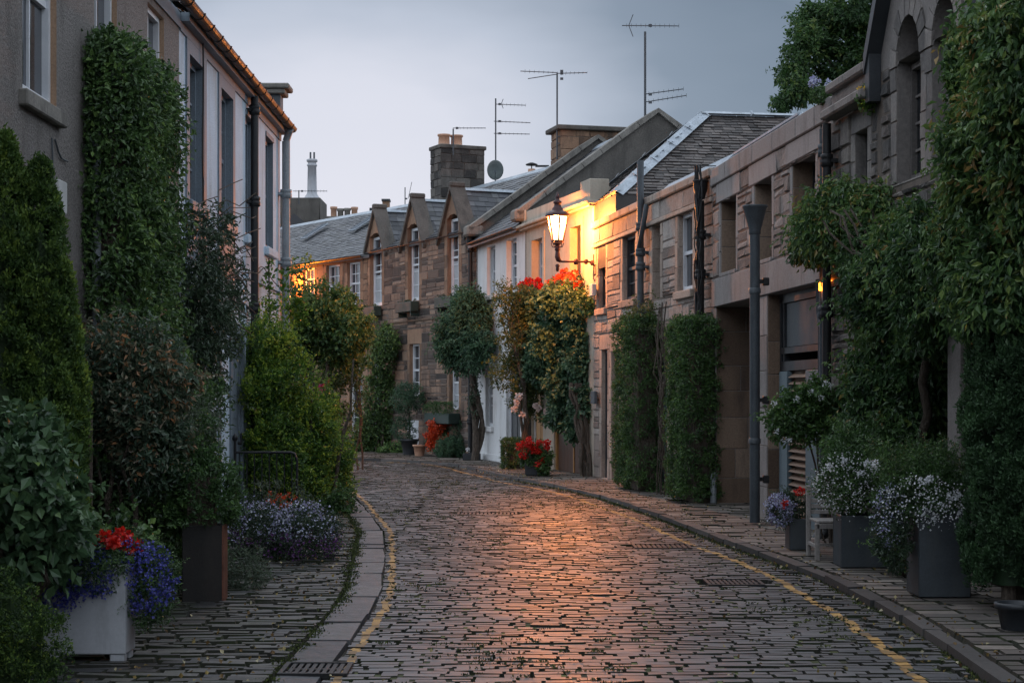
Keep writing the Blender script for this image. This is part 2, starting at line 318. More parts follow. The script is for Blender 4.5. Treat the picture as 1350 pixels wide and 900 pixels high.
# ---------------------------------------------------------------- mesh builder
class MB:
    """collects vertices and faces (with a random number and a material slot per face) for ONE mesh object"""

    def __init__(self):
        self.v, self.f, self.r, self.m, self.n = [], [], [], [], 0
        self.round = set()      # indices of face chunks that are smooth (tubes, turned shapes)

    def add(self, v, f, rnd=None, mat=0, smooth=False):
        if smooth:
            self.round.add(len(self.f))
        v = np.asarray(v, dtype=np.float64).reshape(-1, 3)
        f = np.asarray(f, dtype=np.int64)
        if f.ndim == 1:
            f = f.reshape(1, -1)
        self.v.append(v)
        self.f.append(f + self.n)
        self.n += len(v)
        if rnd is None:
            rnd = random.random()
        r = np.broadcast_to(np.asarray(rnd, dtype=np.float64), (len(f),))
        self.r.append(r)
        self.m.append(np.full(len(f), mat))
        return self

    def box(self, x0, x1, y0, y1, z0, z1, mat=0, bev=0.0, rnd=None):
        x0, x1 = min(x0, x1), max(x0, x1)
        y0, y1 = min(y0, y1), max(y0, y1)
        z0, z1 = min(z0, z1), max(z0, z1)
        if bev > 0:
            b = min(bev, (x1 - x0) / 2.2, (y1 - y0) / 2.2, (z1 - z0) / 2.2)
            vs = []
            for sx in (0, 1):
                for sy in (0, 1):
                    for sz in (0, 1):
                        X_, Y_, Z_ = (x1 if sx else x0), (y1 if sy else y0), (z1 if sz else z0)
                        ix, iy, iz = (X_ - b if sx else X_ + b), (Y_ - b if sy else Y_ + b), (Z_ - b if sz else Z_ + b)
                        vs += [(X_, iy, iz), (ix, Y_, iz), (ix, iy, Z_)]
            idx = lambda sx, sy, sz, k: (sx * 4 + sy * 2 + sz) * 3 + k
            q = []
            for s in (0, 1):
                q.append([idx(s, 0, 0, 0), idx(s, 1, 0, 0), idx(s, 1, 1, 0), idx(s, 0, 1, 0)])
                q.append([idx(0, s, 0, 1), idx(1, s, 0, 1), idx(1, s, 1, 1), idx(0, s, 1, 1)])
                q.append([idx(0, 0, s, 2), idx(1, 0, s, 2), idx(1, 1, s, 2), idx(0, 1, s, 2)])
            for a in (0, 1):
                for c in (0, 1):
                    q.append([idx(a, c, 0, 0), idx(a, c, 1, 0), idx(a, c, 1, 1), idx(a, c, 0, 1)])
                    q.append([idx(a, 0, c, 0), idx(a, 1, c, 0), idx(a, 1, c, 2), idx(a, 0, c, 2)])
                    q.append([idx(0, a, c, 1), idx(1, a, c, 1), idx(1, a, c, 2), idx(0, a, c, 2)])
            t = []
            for a in (0, 1):
                for c in (0, 1):
                    for d in (0, 1):
                        t.append([idx(a, c, d, 0), idx(a, c, d, 1), idx(a, c, d, 2)])
            if rnd is None:
                rnd = random.random()
            self.add(vs, q, rnd, mat)
            self.f.append(np.array(t) + self.n - len(vs))
            self.r.append(np.full(len(t), rnd))
            self.m.append(np.full(len(t), mat))
            return self
        v = [(x0, y0, z0), (x1, y0, z0), (x1, y1, z0), (x0, y1, z0), (x0, y0, z1), (x1, y0, z1), (x1, y1, z1), (x0, y1, z1)]
        f = [(0, 3, 2, 1), (4, 5, 6, 7), (0, 1, 5, 4), (1, 2, 6, 5), (2, 3, 7, 6), (3, 0, 4, 7)]
        return self.add(v, f, rnd, mat)

    def poly(self, pts, mat=0, rnd=None):
        return self.add(pts, [list(range(len(pts)))], rnd, mat)

    def prism(self, pts, vec, mat=0, rnd=None):
        """closed solid: polygon pts swept along vec"""
        p = np.array(pts, float)
        n = len(p)
        if rnd is None:
            rnd = random.random()
        self.add(p, [list(range(n))], rnd, mat)
        self.add(p + np.array(vec), [list(range(n))[::-1]], rnd, mat)
        v = np.vstack([p, p + np.array(vec)])
        self.add(v, [(i, (i + 1) % n, (i + 1) % n + n, i + n) for i in range(n)], rnd, mat)
        return self

    def tube(self, pts, r, n=8, mat=0, cap=True, rnd=None):
        P = [Vector(p) for p in pts]
        rs = r if isinstance(r, (list, tuple)) else [r] * len(P)
        vs, fs = [], []
        a = None
        for i, p in enumerate(P):
            d = (P[min(i + 1, len(P) - 1)] - P[max(i - 1, 0)]).normalized()
            if a is None:
                a = d.orthogonal().normalized()
            else:
                a = (a - d * a.dot(d))
                a = a.normalized() if a.length > 1e-6 else d.orthogonal().normalized()
            b = d.cross(a)
            for k in range(n):
                t = 2 * pi * k / n
                vs.append(tuple(p + (a * cos(t) + b * sin(t)) * rs[i]))
        for i in range(len(P) - 1):
            for k in range(n):
                fs.append((i * n + k, i * n + (k + 1) % n, (i + 1) * n + (k + 1) % n, (i + 1) * n + k))
        if rnd is None:
            rnd = random.random()
        self.add(vs, fs, rnd, mat, smooth=n > 6)
        if cap:
            self.add(vs[:n], [list(range(n))[::-1]], rnd, mat)
            self.add(vs[-n:], [list(range(n))], rnd, mat)
        return self

    def lathe(self, prof, c=(0, 0, 0), n=16, mat=0, rnd=None, rot=0.0):
        """profile [(radius, z)] turned round a vertical axis"""
        vs, fs = [], []
        for (r, z) in prof:
            for k in range(n):
                t = 2 * pi * k / n + rot
                vs.append((c[0] + r * cos(t), c[1] + r * sin(t), c[2] + z))
        for i in range(len(prof) - 1):
            for k in range(n):
                fs.append((i * n + k, i * n + (k + 1) % n, (i + 1) * n + (k + 1) % n, (i + 1) * n + k))
        if rnd is None:
            rnd = random.random()
        self.add(vs, fs, rnd, mat, smooth=n > 6)
        self.add(vs[:n], [list(range(n))[::-1]], rnd, mat)
        self.add(vs[-n:], [list(range(n))], rnd, mat)
        return self

    def build(self, name, mats, parent=None, off=(0, 0, 0), smooth=False):
        me = bpy.data.meshes.new(name)
        if self.v:
            V = np.vstack(self.v) - np.array(off)
            nv = len(V)
            me.vertices.add(nv)
            me.vertices.foreach_set('co', V.ravel())
            tot = np.concatenate([np.full(len(f), f.shape[1]) for f in self.f])
            idx = np.concatenate([f.ravel() for f in self.f])
            me.loops.add(len(idx))
            me.loops.foreach_set('vertex_index', idx.astype(np.int32))
            me.polygons.add(len(tot))
            st = np.concatenate([[0], np.cumsum(tot)[:-1]])
            me.polygons.foreach_set('loop_start', st.astype(np.int32))
            me.polygons.foreach_set('loop_total', tot.astype(np.int32))
            me.polygons.foreach_set('material_index', np.concatenate(self.m).astype(np.int32))
            sm = np.concatenate([np.full(len(f), smooth or i in self.round) for i, f in enumerate(self.f)])
            me.polygons.foreach_set('use_smooth', sm)
            at = me.attributes.new('rnd', 'FLOAT', 'FACE')
            at.data.foreach_set('value', np.concatenate(self.r).astype(np.float32))
            me.update(calc_edges=True)
        for m in (mats if isinstance(mats, (list, tuple)) else [mats]):
            me.materials.append(M[m] if isinstance(m, str) else m)
        o = bpy.data.objects.new(name, me)
        COL.objects.link(o)
        if parent is not None:
            o.parent = parent
        else:
            o.location = off
        return o


def tag(o, label=None, cat=None, group=None, kind=None):
    if label: o['label'] = label
    if cat: o['category'] = cat
    if group: o['group'] = group
    if kind: o['kind'] = kind
    return o


def thing(name, label, cat, loc=(0, 0, 0), rz=0.0, group=None):
    o = bpy.data.objects.new(name, None)
    o.empty_display_size = 0.2
    COL.objects.link(o)
    o.location = loc
    o.rotation_euler = (0, 0, rz)
    return tag(o, label, cat, group)


def part(name, mb, mats, parent, smooth=False, label=None):
    """mesh whose vertices are already in the parent's own space"""
    o = mb.build(name, mats, parent, smooth=smooth)
    if label: o['label'] = label
    return o


def cushions(mb, P, nrm, h, inset, drop, mat=0, jit=0.0, rnd=None, side=None):
    """P: (N,4,3) corners of flat blocks; each becomes a stone with a sloped edge and a raised top"""
    P = np.asarray(P, float)
    N = len(P)
    if N == 0:
        return
    nrm = np.asarray(nrm, float)
    c = P.mean(axis=1, keepdims=True)
    e = P - c
    ln = np.linalg.norm(e, axis=2, keepdims=True)
    ex = (P[:, 1] - P[:, 0] + P[:, 2] - P[:, 3]) / 2
    ey = (P[:, 3] - P[:, 0] + P[:, 2] - P[:, 1]) / 2
    lx = np.linalg.norm(ex, axis=1)
    ly = np.linalg.norm(ey, axis=1)
    ix = (ex / lx[:, None]) * np.minimum(inset, lx * 0.3)[:, None]
    iy = (ey / ly[:, None]) * np.minimum(inset, ly * 0.3)[:, None]
    top = P.copy()
    top[:, 0] += ix + iy
    top[:, 1] += -ix + iy
    top[:, 2] += -ix - iy
    top[:, 3] += ix - iy
    if jit:
        top += rng.normal(0, jit, top.shape)
    hh = np.broadcast_to(np.asarray(h, float), (N, 4)) if np.ndim(h) != 1 else np.repeat(np.asarray(h, float)[:, None], 4, 1)
    top = top + nrm * hh[..., None]
    bot = P - nrm * drop
    V = np.concatenate([bot, top], axis=1).reshape(-1, 3)
    b = (np.arange(N) * 8)[:, None]
    f1 = b + np.array([4, 5, 6, 7])
    f2 = np.concatenate([b + np.array([0, 1, 5, 4]), b + np.array([1, 2, 6, 5]), b + np.array([2, 3, 7, 6]), b + np.array([3, 0, 4, 7])])
    if rnd is None:
        rnd = rng.random(N)
    mb.add(V, f1, rnd, mat)
    mb.f.append(f2 + mb.n - len(V))
    mb.r.append(np.tile(rnd, 4))
    mb.m.append(np.full(len(f2), mat if side is None else side))
    return top


def rubble(mb, x0, x1, z0, z1, holes, ch=(0.14, 0.26), bl=(0.22, 0.5), proud=0.02, gap=0.012, y=0.0, mat=1, seed=1, irregular=0.0, inset=0.012):
    """courses of stones on the plane y, leaving the holes free"""
    rr = random.Random(seed)
    P, hs = [], []
    z = z0
    while z < z1 - 0.005:
        c = rr.uniform(*ch)
        if z + c > z1 - ch[0] * 0.6:
            c = z1 - z
        zt = z + c
        segs = [(x0, x1)]
        # split the course where hole edges fall in it
        zs = sorted({z, zt, *[h for q in holes for h in (q[2], q[3]) if z + 0.03 < h < zt - 0.03]})
        for za, zb in zip(zs[:-1], zs[1:]):
            segs = [(x0, x1)]
            for (hx0, hx1, hz0, hz1) in [q[:4] for q in holes]:
                if hz0 < zb - 0.015 and hz1 > za + 0.015:
                    ns = []
                    for (a, b) in segs:
                        if hx1 <= a or hx0 >= b:
                            ns.append((a, b))
                        else:
                            if hx0 > a: ns.append((a, hx0))
                            if hx1 < b: ns.append((hx1, b))
                    segs = ns
            for (a, b) in segs:
                x = a
                while x < b - 0.01:
                    w = rr.uniform(*bl)
                    if x + w > b - bl[0] * 0.6:
                        w = b - x
                    sub = [(za, zb)]
                    if irregular and (zb - za) > 0.18 and rr.random() < irregular:
                        zm = za + (zb - za) * rr.uniform(0.38, 0.62)
                        sub = [(za, zm), (zm, zb)]
                    for (s0, s1) in sub:
                        g = gap / 2
                        P.append([(x + g, y, s0 + g), (x + w - g, y, s0 + g), (x + w - g, y, s1 - g), (x + g, y, s1 - g)])
                        hs.append(rr.uniform(0.25, 1.0) * proud)
                    x += w
        z = zt
    if not P: return
    P = np.array(P)
    P[:, :, 0] += rng.normal(0, gap * 0.22, P.shape[:2])
    P[:, :, 2] += rng.normal(0, gap * 0.22, P.shape[:2])
    hs = np.array(hs)[:, None] * np.ones((1, 4)) + rng.normal(0, proud * 0.16, (len(hs), 4))
    cushions(mb, P, (0, -1, 0), np.clip(hs, 0.002, None), inset, 0.003, mat, jit=min(0.004, proud * 0.15))


def wall_sheet(mb, x0, x1, z0, z1, holes, D=6.0, mat=0, rmat=0, sides=True, back=True):
    """front wall at y=0 pierced by holes (x0,x1,z0,z1,depth), with reveals, side walls and back"""
    xs = sorted({x0, x1, *[min(max(q[i], x0), x1) for q in holes for i in (0, 1)]})
    zs = sorted({z0, z1, *[min(max(q[i], z0), z1) for q in holes for i in (2, 3)]})
    for a, b in zip(xs[:-1], xs[1:]):
        for c, d in zip(zs[:-1], zs[1:]):
            mx, mz = (a + b) / 2, (c + d) / 2
            if any(q[0] < mx < q[1] and q[2] < mz < q[3] for q in holes):
                continue
            mb.add([(a, 0, c), (b, 0, c), (b, 0, d), (a, 0, d)], [(0, 1, 2, 3)], 0.5, mat)
    for q in holes:
        a, b, c, d, t = q[:5]
        b, d = min(b, x1), min(d, z1)
        for (p, s) in (((a, c), (a, d)), ((b, d), (b, c)), ((a, d), (b, d)), ((b, c), (a, c))):
            mb.add([(p[0], 0, p[1]), (s[0], 0, s[1]), (s[0], t, s[1]), (p[0], t, p[1])], [(0, 1, 2, 3)], 0.5, rmat)
    if sides:
        mb.add([(x0, 0, z0), (x0, D, z0), (x0, D, z1), (x0, 0, z1)], [(3, 2, 1, 0)], 0.5, mat)
        mb.add([(x1, 0, z0), (x1, D, z0), (x1, D, z1), (x1, 0, z1)], [(0, 1, 2, 3)], 0.5, mat)
    if back:
        mb.add([(x0, D, z0), (x1, D, z0), (x1, D, z1), (x0, D, z1)], [(3, 2, 1, 0)], 0.5, mat)


def slates(mb, O, U, V, ulen, vlen, inside=None, w=0.26, e=0.18, mat=0, seed=3, lift=0.016):
    """a roof slope covered in separate slates; O lower corner, U along the eave, V up the slope"""
    rr = np.random.default_rng(seed)
    O, U, V = np.array(O, float), np.array(U, float), np.array(V, float)
    N = np.cross(U, V)
    N /= np.linalg.norm(N)
    if N[2] < 0: N = -N
    vs, fs, fe, rd = [], [], [], []
    k = 0
    nrow = int(vlen / e) + 1
    for j in range(nrow):
        v = j * e
        x = -rr.random() * w
        while x < ulen:
            ww = w * rr.uniform(0.7, 1.35)
            a, b = max(x, 0), min(x + ww, ulen)
            x += ww
            if b - a < 0.02: continue
            if inside and not inside((a + b) / 2, v + e / 2): continue
            l = lift * rr.uniform(0.6, 1.5)
            t = rr.normal(0, 0.008)
            top = min(v + e * 1.25, vlen)
            g = 0.004
            p = [O + U * (a + g) + V * (v + t) + N * l, O + U * (b - g) + V * (v + t) + N * l,
                 O + U * (b - g) + V * top + N * 0.004, O + U * (a + g) + V * top + N * 0.004,
                 O + U * (a + g) + V * (v + t), O + U * (b - g) + V * (v + t)]
            vs += p
            fs.append((k, k + 1, k + 2, k + 3))
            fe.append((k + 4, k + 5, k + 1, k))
            r = rr.random()
            rd.append(r)
            k += 6
    if vs:
        mb.add(vs, fs, rd, mat)
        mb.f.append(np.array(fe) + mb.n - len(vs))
        mb.r.append(np.array(rd) * 0.0)  # tail edges take the darkest tone, a painted shadow line under each slate
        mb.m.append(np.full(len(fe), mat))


# ---------------------------------------------------------------- leaves
def unit(a):
    return a / (np.linalg.norm(a, axis=1, keepdims=True) + 1e-9)


def leaves(mb, P, N, size, rnd, mat=0, droop=0.3, spread=0.8, wide=0.5, curl=0.15):
    n = len(P)
    if n == 0: return
    size = np.broadcast_to(np.asarray(size, float), (n,)) * rng.uniform(0.65, 1.3, n)
    ax = unit(N * 0.5 + rng.normal(0, spread, (n, 3)) + np.array([0, 0, -droop]))
    nn = unit(N + rng.normal(0, 0.55, (n, 3)) + np.array([0, 0, 0.25]))
    sd = unit(np.cross(ax, nn))
    up = unit(np.cross(sd, ax))
    a, s = ax * size[:, None], sd * (size * wide * 0.5)[:, None]
    cu = up * (size * curl)[:, None]
    V = np.stack([P, P + a * 0.45 + s + cu, P + a, P + a * 0.45 - s + cu], axis=1).reshape(-1, 3)
    f = np.arange(n * 4).reshape(n, 4)
    mb.add(V, f, rnd, mat)


def ell_clumps(c, r, k, inner=0.25):
    """k clump centres over an ellipsoid"""
    d = unit(rng.normal(0, 1, (k, 3)))
    rad = np.where(rng.random(k) < inner, rng.uniform(0.2, 0.75, k), rng.uniform(0.78, 1.03, k))
    return np.array(c) + d * rad[:, None] * np.array(r), d


def box_clumps(b, k, rough=0.05):
    """k clump centres over the visible faces of a box (x0,x1,y0,y1,z0,z1)"""
    x0, x1, y0, y1, z0, z1 = b
    A = [(x1 - x0) * (z1 - z0), (y1 - y0) * (z1 - z0), (y1 - y0) * (z1 - z0), (x1 - x0) * (y1 - y0), (x1 - x0) * (z1 - z0) * 0.4]
    pr = np.array(A) / sum(A)
    w = rng.choice(5, k, p=pr)
    u, v = rng.random(k), rng.random(k)
    P = np.zeros((k, 3)); D = np.zeros((k, 3))
    for i, (nx, ny, nz) in enumerate([(0, -1, 0), (-1, 0, 0), (1, 0, 0), (0, 0, 1), (0, 1, 0)]):
        s = w == i
        P[s, 0] = x0 + (x1 - x0) * (u[s] if nx == 0 else (nx > 0))
        P[s, 1] = y0 + (y1 - y0) * ((v[s] if nz else (u[s] if nx else 0)) if ny == 0 else (ny > 0))
        P[s, 2] = z0 + (z1 - z0) * (v[s] if nz == 0 else 1)
        D[s] = (nx, ny, nz)
    P += D * rng.normal(0, rough, (k, 1))
    return P, D


def clump_leaves(mb, C, D, rad, per, size, mat=0, droop=0.3, wide=0.5, bias=0.0, spread=0.8, flat=0.0, tips=0.0, curl=0.15):
    """leaves on small clumps at C; colour varies by clump, leaf and how far out it sits"""
    k = len(C)
    if k == 0: return
    rad = np.broadcast_to(np.asarray(rad, float), (k,)) * rng.uniform(0.6, 1.4, k)
    i = np.repeat(np.arange(k), per)
    n = len(i)
    d = unit(rng.normal(0, 1, (n, 3)) + D[i] * 0.7)
    q = rng.random(n) ** 0.45
    P = C[i] + d * (q * rad[i])[:, None] * (1 - flat * np.abs(D[i]))
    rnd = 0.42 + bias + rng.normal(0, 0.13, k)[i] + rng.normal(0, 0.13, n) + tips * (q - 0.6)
    leaves(mb, P, unit(d + D[i] * 0.5), size, np.clip(rnd, 0, 1), mat, droop, spread, wide, curl)


def shoots(mb, C, D, n, length, size, mat=0, bias=0.1, up=0.5, wide=0.45, droop=0.0):
    """young shoots that break the outline: short lines of paired leaves"""
    if n < 1 or len(C) == 0: return
    j = rng.integers(0, len(C), n)
    d = unit(D[j] + rng.normal(0, 0.45, (n, 3)) + np.array([0, 0, up]))
    L = rng.uniform(0.5, 1.3, n) * length
    m_ = 9
    i = np.repeat(np.arange(n), m_ * 2)
    s_ = np.tile(np.repeat(np.linspace(0.1, 1.0, m_), 2), n)
    P = C[j][i] + d[i] * (s_ * L[i])[:, None] + np.array([0, 0, -0.25]) * (droop * (s_ ** 2) * L[i])[:, None] + rng.normal(0, 0.006, (len(i), 3))
    rnd = 0.45 + bias + 0.2 * s_ + rng.normal(0, 0.1, n)[i] + rng.normal(0, 0.06, len(i))
    leaves(mb, P, unit(d[i] * 0.8 + rng.normal(0, 0.8, (len(i), 3))), size * (1.05 - 0.4 * s_), np.clip(rnd, 0, 1), mat, droop * 0.5, 0.35, wide, 0.12)


def petals(mb, C, rad, per, size, mat=0):
    """flower heads: balls of small petals"""
    C = np.asarray(C, float).reshape(-1, 3)
    k = len(C)
    i = np.repeat(np.arange(k), per)
    n = len(i)
    d = unit(rng.normal(0, 1, (n, 3)) + np.array([0, -0.2, 0.35]))
    rad = np.broadcast_to(np.asarray(rad, float), (k,)) * rng.uniform(0.75, 1.25, k)
    P = C[i] + d * (rng.random(n) ** 0.4 * rad[i])[:, None]
    leaves(mb, P, d, size, np.clip(rng.normal(0.55, 0.22, n), 0, 1), mat, 0.0, 0.5, 0.95, 0.05)


def stem_path(a, b, n=7, wob=0.05):
    a, b = np.array(a, float), np.array(b, float)
    p = [a + (b - a) * t / (n - 1) for t in range(n)]
    for i in range(1, n - 1):
        p[i] = p[i] + rng.normal(0, wob, 3)
    return [tuple(q) for q in p]


class Fac:
    """a street front: u runs along it, +y of its own space goes into the house"""

    def __init__(s, p0, p1):
        s.p0, s.p1 = np.array(p0, float), np.array(p1, float)
        d = s.p1 - s.p0
        s.L = float(np.linalg.norm(d))
        s.uu = d / s.L
        s.n = np.array([-s.uu[1], s.uu[0]])
        s.rz = math.atan2(s.uu[1], s.uu[0])

    def u(s, px, off=0.0):
        t = (px - 675) / F
        q = s.p0 + s.n * off
        return float((t * q[1] - q[0]) / (s.uu[0] - t * s.uu[1]))

    def w(s, u, off=0.0):
        return s.p0 + s.uu * u + s.n * off

    def z(s, px, py, off=0.0):
        return H + (YH - py) / F * float(s.w(s.u(px, off), off)[1])

    def house(s, name, label, cat='house', group=None):
        return thing(name, label, cat, (s.p0[0], s.p0[1], 0), s.rz, group)


# ---------------------------------------------------------------- joinery
def window(parent, x0, x1, z0, z1, y, nx=2, nz=2, frame='white_paint', pane='glass', sill=None, fr=0.055, sash=True, lower=None):
    m = MB()
    m.box(x0, x0 + fr, y - 0.05, y + 0.05, z0, z1)
    m.box(x1 - fr, x1, y - 0.05, y + 0.05, z0, z1)
    m.box(x0 + fr, x1 - fr, y - 0.05, y + 0.05, z0, z0 + fr * 1.4)
    m.box(x0 + fr, x1 - fr, y - 0.05, y + 0.05, z1 - fr, z1)
    zm = (z0 + z1) / 2
    if sash:
        m.box(x0 + fr, x1 - fr, y - 0.03, y + 0.04, zm - 0.028, zm + 0.028)
    for i in range(1, nx):
        x = x0 + fr + (x1 - x0 - 2 * fr) * i / nx
        m.box(x - 0.014, x + 0.014, y - 0.015, y + 0.03, z0 + fr, z1 - fr)
    for i in range(1, nz):
        z = z0 + fr + (z1 - z0 - 2 * fr) * i / nz
        if sash and abs(z - zm) < 0.05: continue
        m.box(x0 + fr, x1 - fr, y - 0.013, y + 0.028, z - 0.013, z + 0.013)
    w = part('window', m, frame, parent)
    p = MB()
    p.box(x0 + fr * 0.6, x1 - fr * 0.6, y + 0.008, y + 0.02, z0 + fr * 0.6, z1 - fr * 0.6)
    part('pane', p, pane, w)
    if lower:
        b = MB()
        b.box(x0 + fr, x1 - fr, y + 0.0, y + 0.007, z0 + fr, z0 + (z1 - z0) * lower)
        part('blind', b, 'blind', w)
    if sill:
        b = MB()
        b.box(x0 - 0.1, x1 + 0.1, -0.07, y - 0.05, z0 - 0.13, z0 - 0.002, bev=0.012)
        part('window_sill', b, sill, w)
    return w


def door(parent, x0, x1, z0, z1, y, mat='teal', frame='white_paint', panels=4, handle=True, label=None, glass=False):
    m = MB()
    f = 0.06
    m.box(x0 + f, x1 - f, y - 0.02, y + 0.03, z0, z1 - f)
    hh = (z1 - z0 - f) / max(panels // 2, 1)
    for i in range(max(panels // 2, 1)):
        for s in (0, 1):
            w = (x1 - x0 - 2 * f)
            a = x0 + f + w * (0.12 + 0.42 * s)
            m.box(a, a + w * 0.34, y - 0.032, y - 0.021, z0 + hh * i + 0.1, z0 + hh * (i + 1) - 0.08, bev=0.01)
    d = part('door', m, mat, parent, label=label)
    b = MB()
    b.box(x0, x0 + f - 0.003, y - 0.05, y + 0.05, z0, z1)
    b.box(x1 - f + 0.003, x1, y - 0.05, y + 0.05, z0, z1)
    b.box(x0 + f, x1 - f, y - 0.05, y + 0.05, z1 - f + 0.003, z1)
    part('door_frame', b, frame, d)
    if handle:
        k = MB()
        k.tube([(x1 - f - 0.1, y - 0.02, 1.0), (x1 - f - 0.1, y - 0.08, 1.0)], 0.02, 8)
        k.tube([(x1 - f - 0.1, y - 0.08, 0.98), (x1 - f - 0.1, y - 0.08, 1.14)], 0.012, 6)
        part('handle', k, 'iron', d)
    return d


def downpipe(parent, x, z0, z1, r=0.05, y=-0.1, mat='iron', collars=(), hopper=None, name='downpipe', shoe=True):
    m = MB()
    m.tube([(x, y, z0), (x, y, z1)], r, 12)
    for c in collars:
        m.lathe([(r * 1.02, -0.07), (r * 1.45, -0.06), (r * 1.45, 0.0), (r * 1.3, 0.02), (r * 1.45, 0.03), (r * 1.45, 0.07), (r * 1.02, 0.08)], (x, y, c), 12)
        m.box(x - r * 1.6, x + r * 1.6, y + r * 0.7, -0.001, c - 0.02, c + 0.02)
    if hopper:
        m.lathe([(r * 1.1, -0.14), (r * 1.7, 0.0), (r * 1.8, 0.04), (r * 1.8, 0.12), (r * 2.0, 0.13), (r * 2.0, 0.15), (r * 1.7, 0.15), (r * 1.6, 0.05)], (x, y, hopper), 14)
    if shoe:
        m.tube([(x, y, z0 + 0.02), (x, y - 0.02, z0 - 0.02), (x, y - 0.1, z0 - 0.1)], r, 10)
    return part(name, m, mat, parent, smooth=False)

# ================================================================ GROUND
YR = [(-20, 2.3), (4, 2.3), (8, 2.3), (10.15, 2.38), (11.5, 2.46), (13.3, 2.48), (15.8, 2.40), (17.4, 2.24), (19.4, 2.02), (22.5, 1.75), (25.1, 1.47), (28.4, 1.06),
      (31.9, 0.33), (34.2, -0.3), (37, -0.85), (39.9, -1.36), (42.2, -2.05), (44, -3.2), (45.2, -4.36), (46.3, -6.4), (47.5, -9), (50, -14)]
YL = [(-20, -1.1), (4, -1.12), (8, -1.1), (10.75, -1.08), (13.65, -1.05), (15.2, -1.1), (17.7, -1.26), (21.2, -1.52), (23, -1.76), (26.5, -2.23), (30.1, -2.8), (33, -3.6), (35.5, -5.5), (38, -9), (40, -14)]


def interp(tab, y):
    return float(np.interp(y, [t[0] for t in tab], [t[1] for t in tab]))


def yr(y): return interp(YR, y)
def yl(y): return interp(YL, y)


FA0 = Fac((-12.04, 63.66), (-4.3, 52.0))
FA = Fac((-4.3, 52.0), (-0.91, 44.6))
FB = Fac((-0.91, 44.6), (0.3, 40.0))
FC = Fac((0.3, 40.0), (1.635, 34.8))
FD = Fac((1.635, 34.8), (3.04, 26.35))
FE = Fac((3.04, 26.35), (3.655, 19.85))
FG = Fac((3.655, 19.85), (5.9, -4.0))
FW = Fac((-3.76, 19.7), (-3.76, 28.3))
FT = Fac((-3.76, -6.0), (-3.76, 19.7))


def wallx(y):
    return interp([(-4, 5.9), (19.85, 3.655), (26.35, 3.04), (34.8, 1.635), (40, 0.3), (44.6, -0.91), (52, -4.3), (63.6, -12)], y)


def zg(x, y):
    return 0.010 * sin(x * 1.1 + y * 0.35) + 0.008 * sin(y * 0.9 - x * 0.6) - 0.004 * (x - 0.6) ** 2 * (1 if abs(x - .6) < 2 else 0)


g = MB()
g.poly([(-400, -300, -0.05), (400, -300, -0.05), (400, 700, -0.05), (-400, 700, -0.05)])
tag(g.build('ground', 'joint'), kind='structure')

GR = [(X(603, 24.6), X(682, 24.6), 24.35, 24.85), (X(835, 19.2), X(910, 19.2), 18.95, 19.5), (X(930, 15.5), X(1004, 15.5), 15.25, 15.75)]


MOSS = []


def paving(mb, y0, y1, fl, fr_, pitch, lens, inset, zoff=0.0, hj=0.005, gap=0.012, holes=(), slope=0.0, seed=1, wav=0.02, mat=0, line=None, mossy=False):
    rr = random.Random(seed)
    P, Hh = [], []
    y = y0
    j = 0
    while y < y1:
        d = pitch * rr.uniform(0.82, 1.2)
        a, b = fl(y + d / 2), fr_(y + d / 2)
        x = a - rr.uniform(0, lens[0])
        ph = 0.0
        while x < b:
            w = rr.uniform(*lens)
            if rr.random() < 0.12: w *= 1.4
            xa, xb = max(x, a), min(x + w, b)
            x += w
            if xb - xa < 0.05: continue
            cx = (xa + xb) / 2
            if any(h[0] - 0.03 < cx < h[1] + 0.03 and h[2] < y + d / 2 < h[3] for h in holes): continue
            wv = wav * sin(cx * 1.7 + y * 0.31 + ph) + slope * (cx - a)
            g_ = gap / 2
            z = zg(cx, y) + zoff
            tilt = rr.gauss(0, hj * 0.35)
            sk = rr.gauss(0, 0.004)
            ya, yb = y + wv + g_, y + wv + d - g_
            wide_ = mossy and rr.random() < 0.34
            gx = 0.003 if not wide_ else g_ + abs(rr.gauss(0, 0.009))
            if not mossy: gx = g_ * 0.7
            if wide_ and rr.random() < 0.75: MOSS.append((xb, ya, yb, gx + rr.uniform(0.004, 0.016), z))
            P.append([(xa + gx, ya + sk, z), (xb - gx, ya - sk, z), (xb - gx, yb - sk, z), (xa + gx, yb + sk, z)])
            h = rr.gauss(0, hj)
            t2 = rr.gauss(0, hj * 0.35)
            Hh.append([h - tilt - t2, h - tilt + t2, h + tilt + t2, h + tilt - t2])
        y += d
        j += 1
    P = np.array(P)
    P[:, :, :2] += rng.normal(0, gap * 0.35, P[:, :, :2].shape)
    top = cushions(mb, P, (0, 0, 1), np.array(Hh), inset, 0.05, mat, jit=0.0, side=1)
    if line is not None:
        lb = MB()
        for (tab, wd) in line:
            V, Fc, rd = [], [], []
            k = 0
            for q in top:
                ym = (q[0, 1] + q[2, 1]) / 2
                xc = tab(ym) + 0.012 * sin(ym * 7) + rr.gauss(0, 0.004)
                hw = wd / 2 * rr.uniform(0.85, 1.1)
                l, r = max(q[0, 0], xc - hw), min(q[1, 0], xc + hw)
                if r - l < 0.012 or rr.random() < 0.02: continue
                def at(x, a, b):
                    t = (x - a[0]) / max(b[0] - a[0], 1e-6)
                    return a + (b - a) * t
                p = [at(l, q[0], q[1]), at(r, q[0], q[1]), at(r, q[3], q[2]), at(l, q[3], q[2])]
                p = [pp + np.array([rr.gauss(0, .004), dy_ + rr.gauss(0, .002), 0.003]) for pp, dy_ in zip(p, (-.026, -.026, .026, .026))]
                V += p
                Fc.append((k, k + 1, k + 2, k + 3))
                rd.append(rr.random())
                k += 4
            if V: lb.add(V, Fc, rd, 0)
        return lb


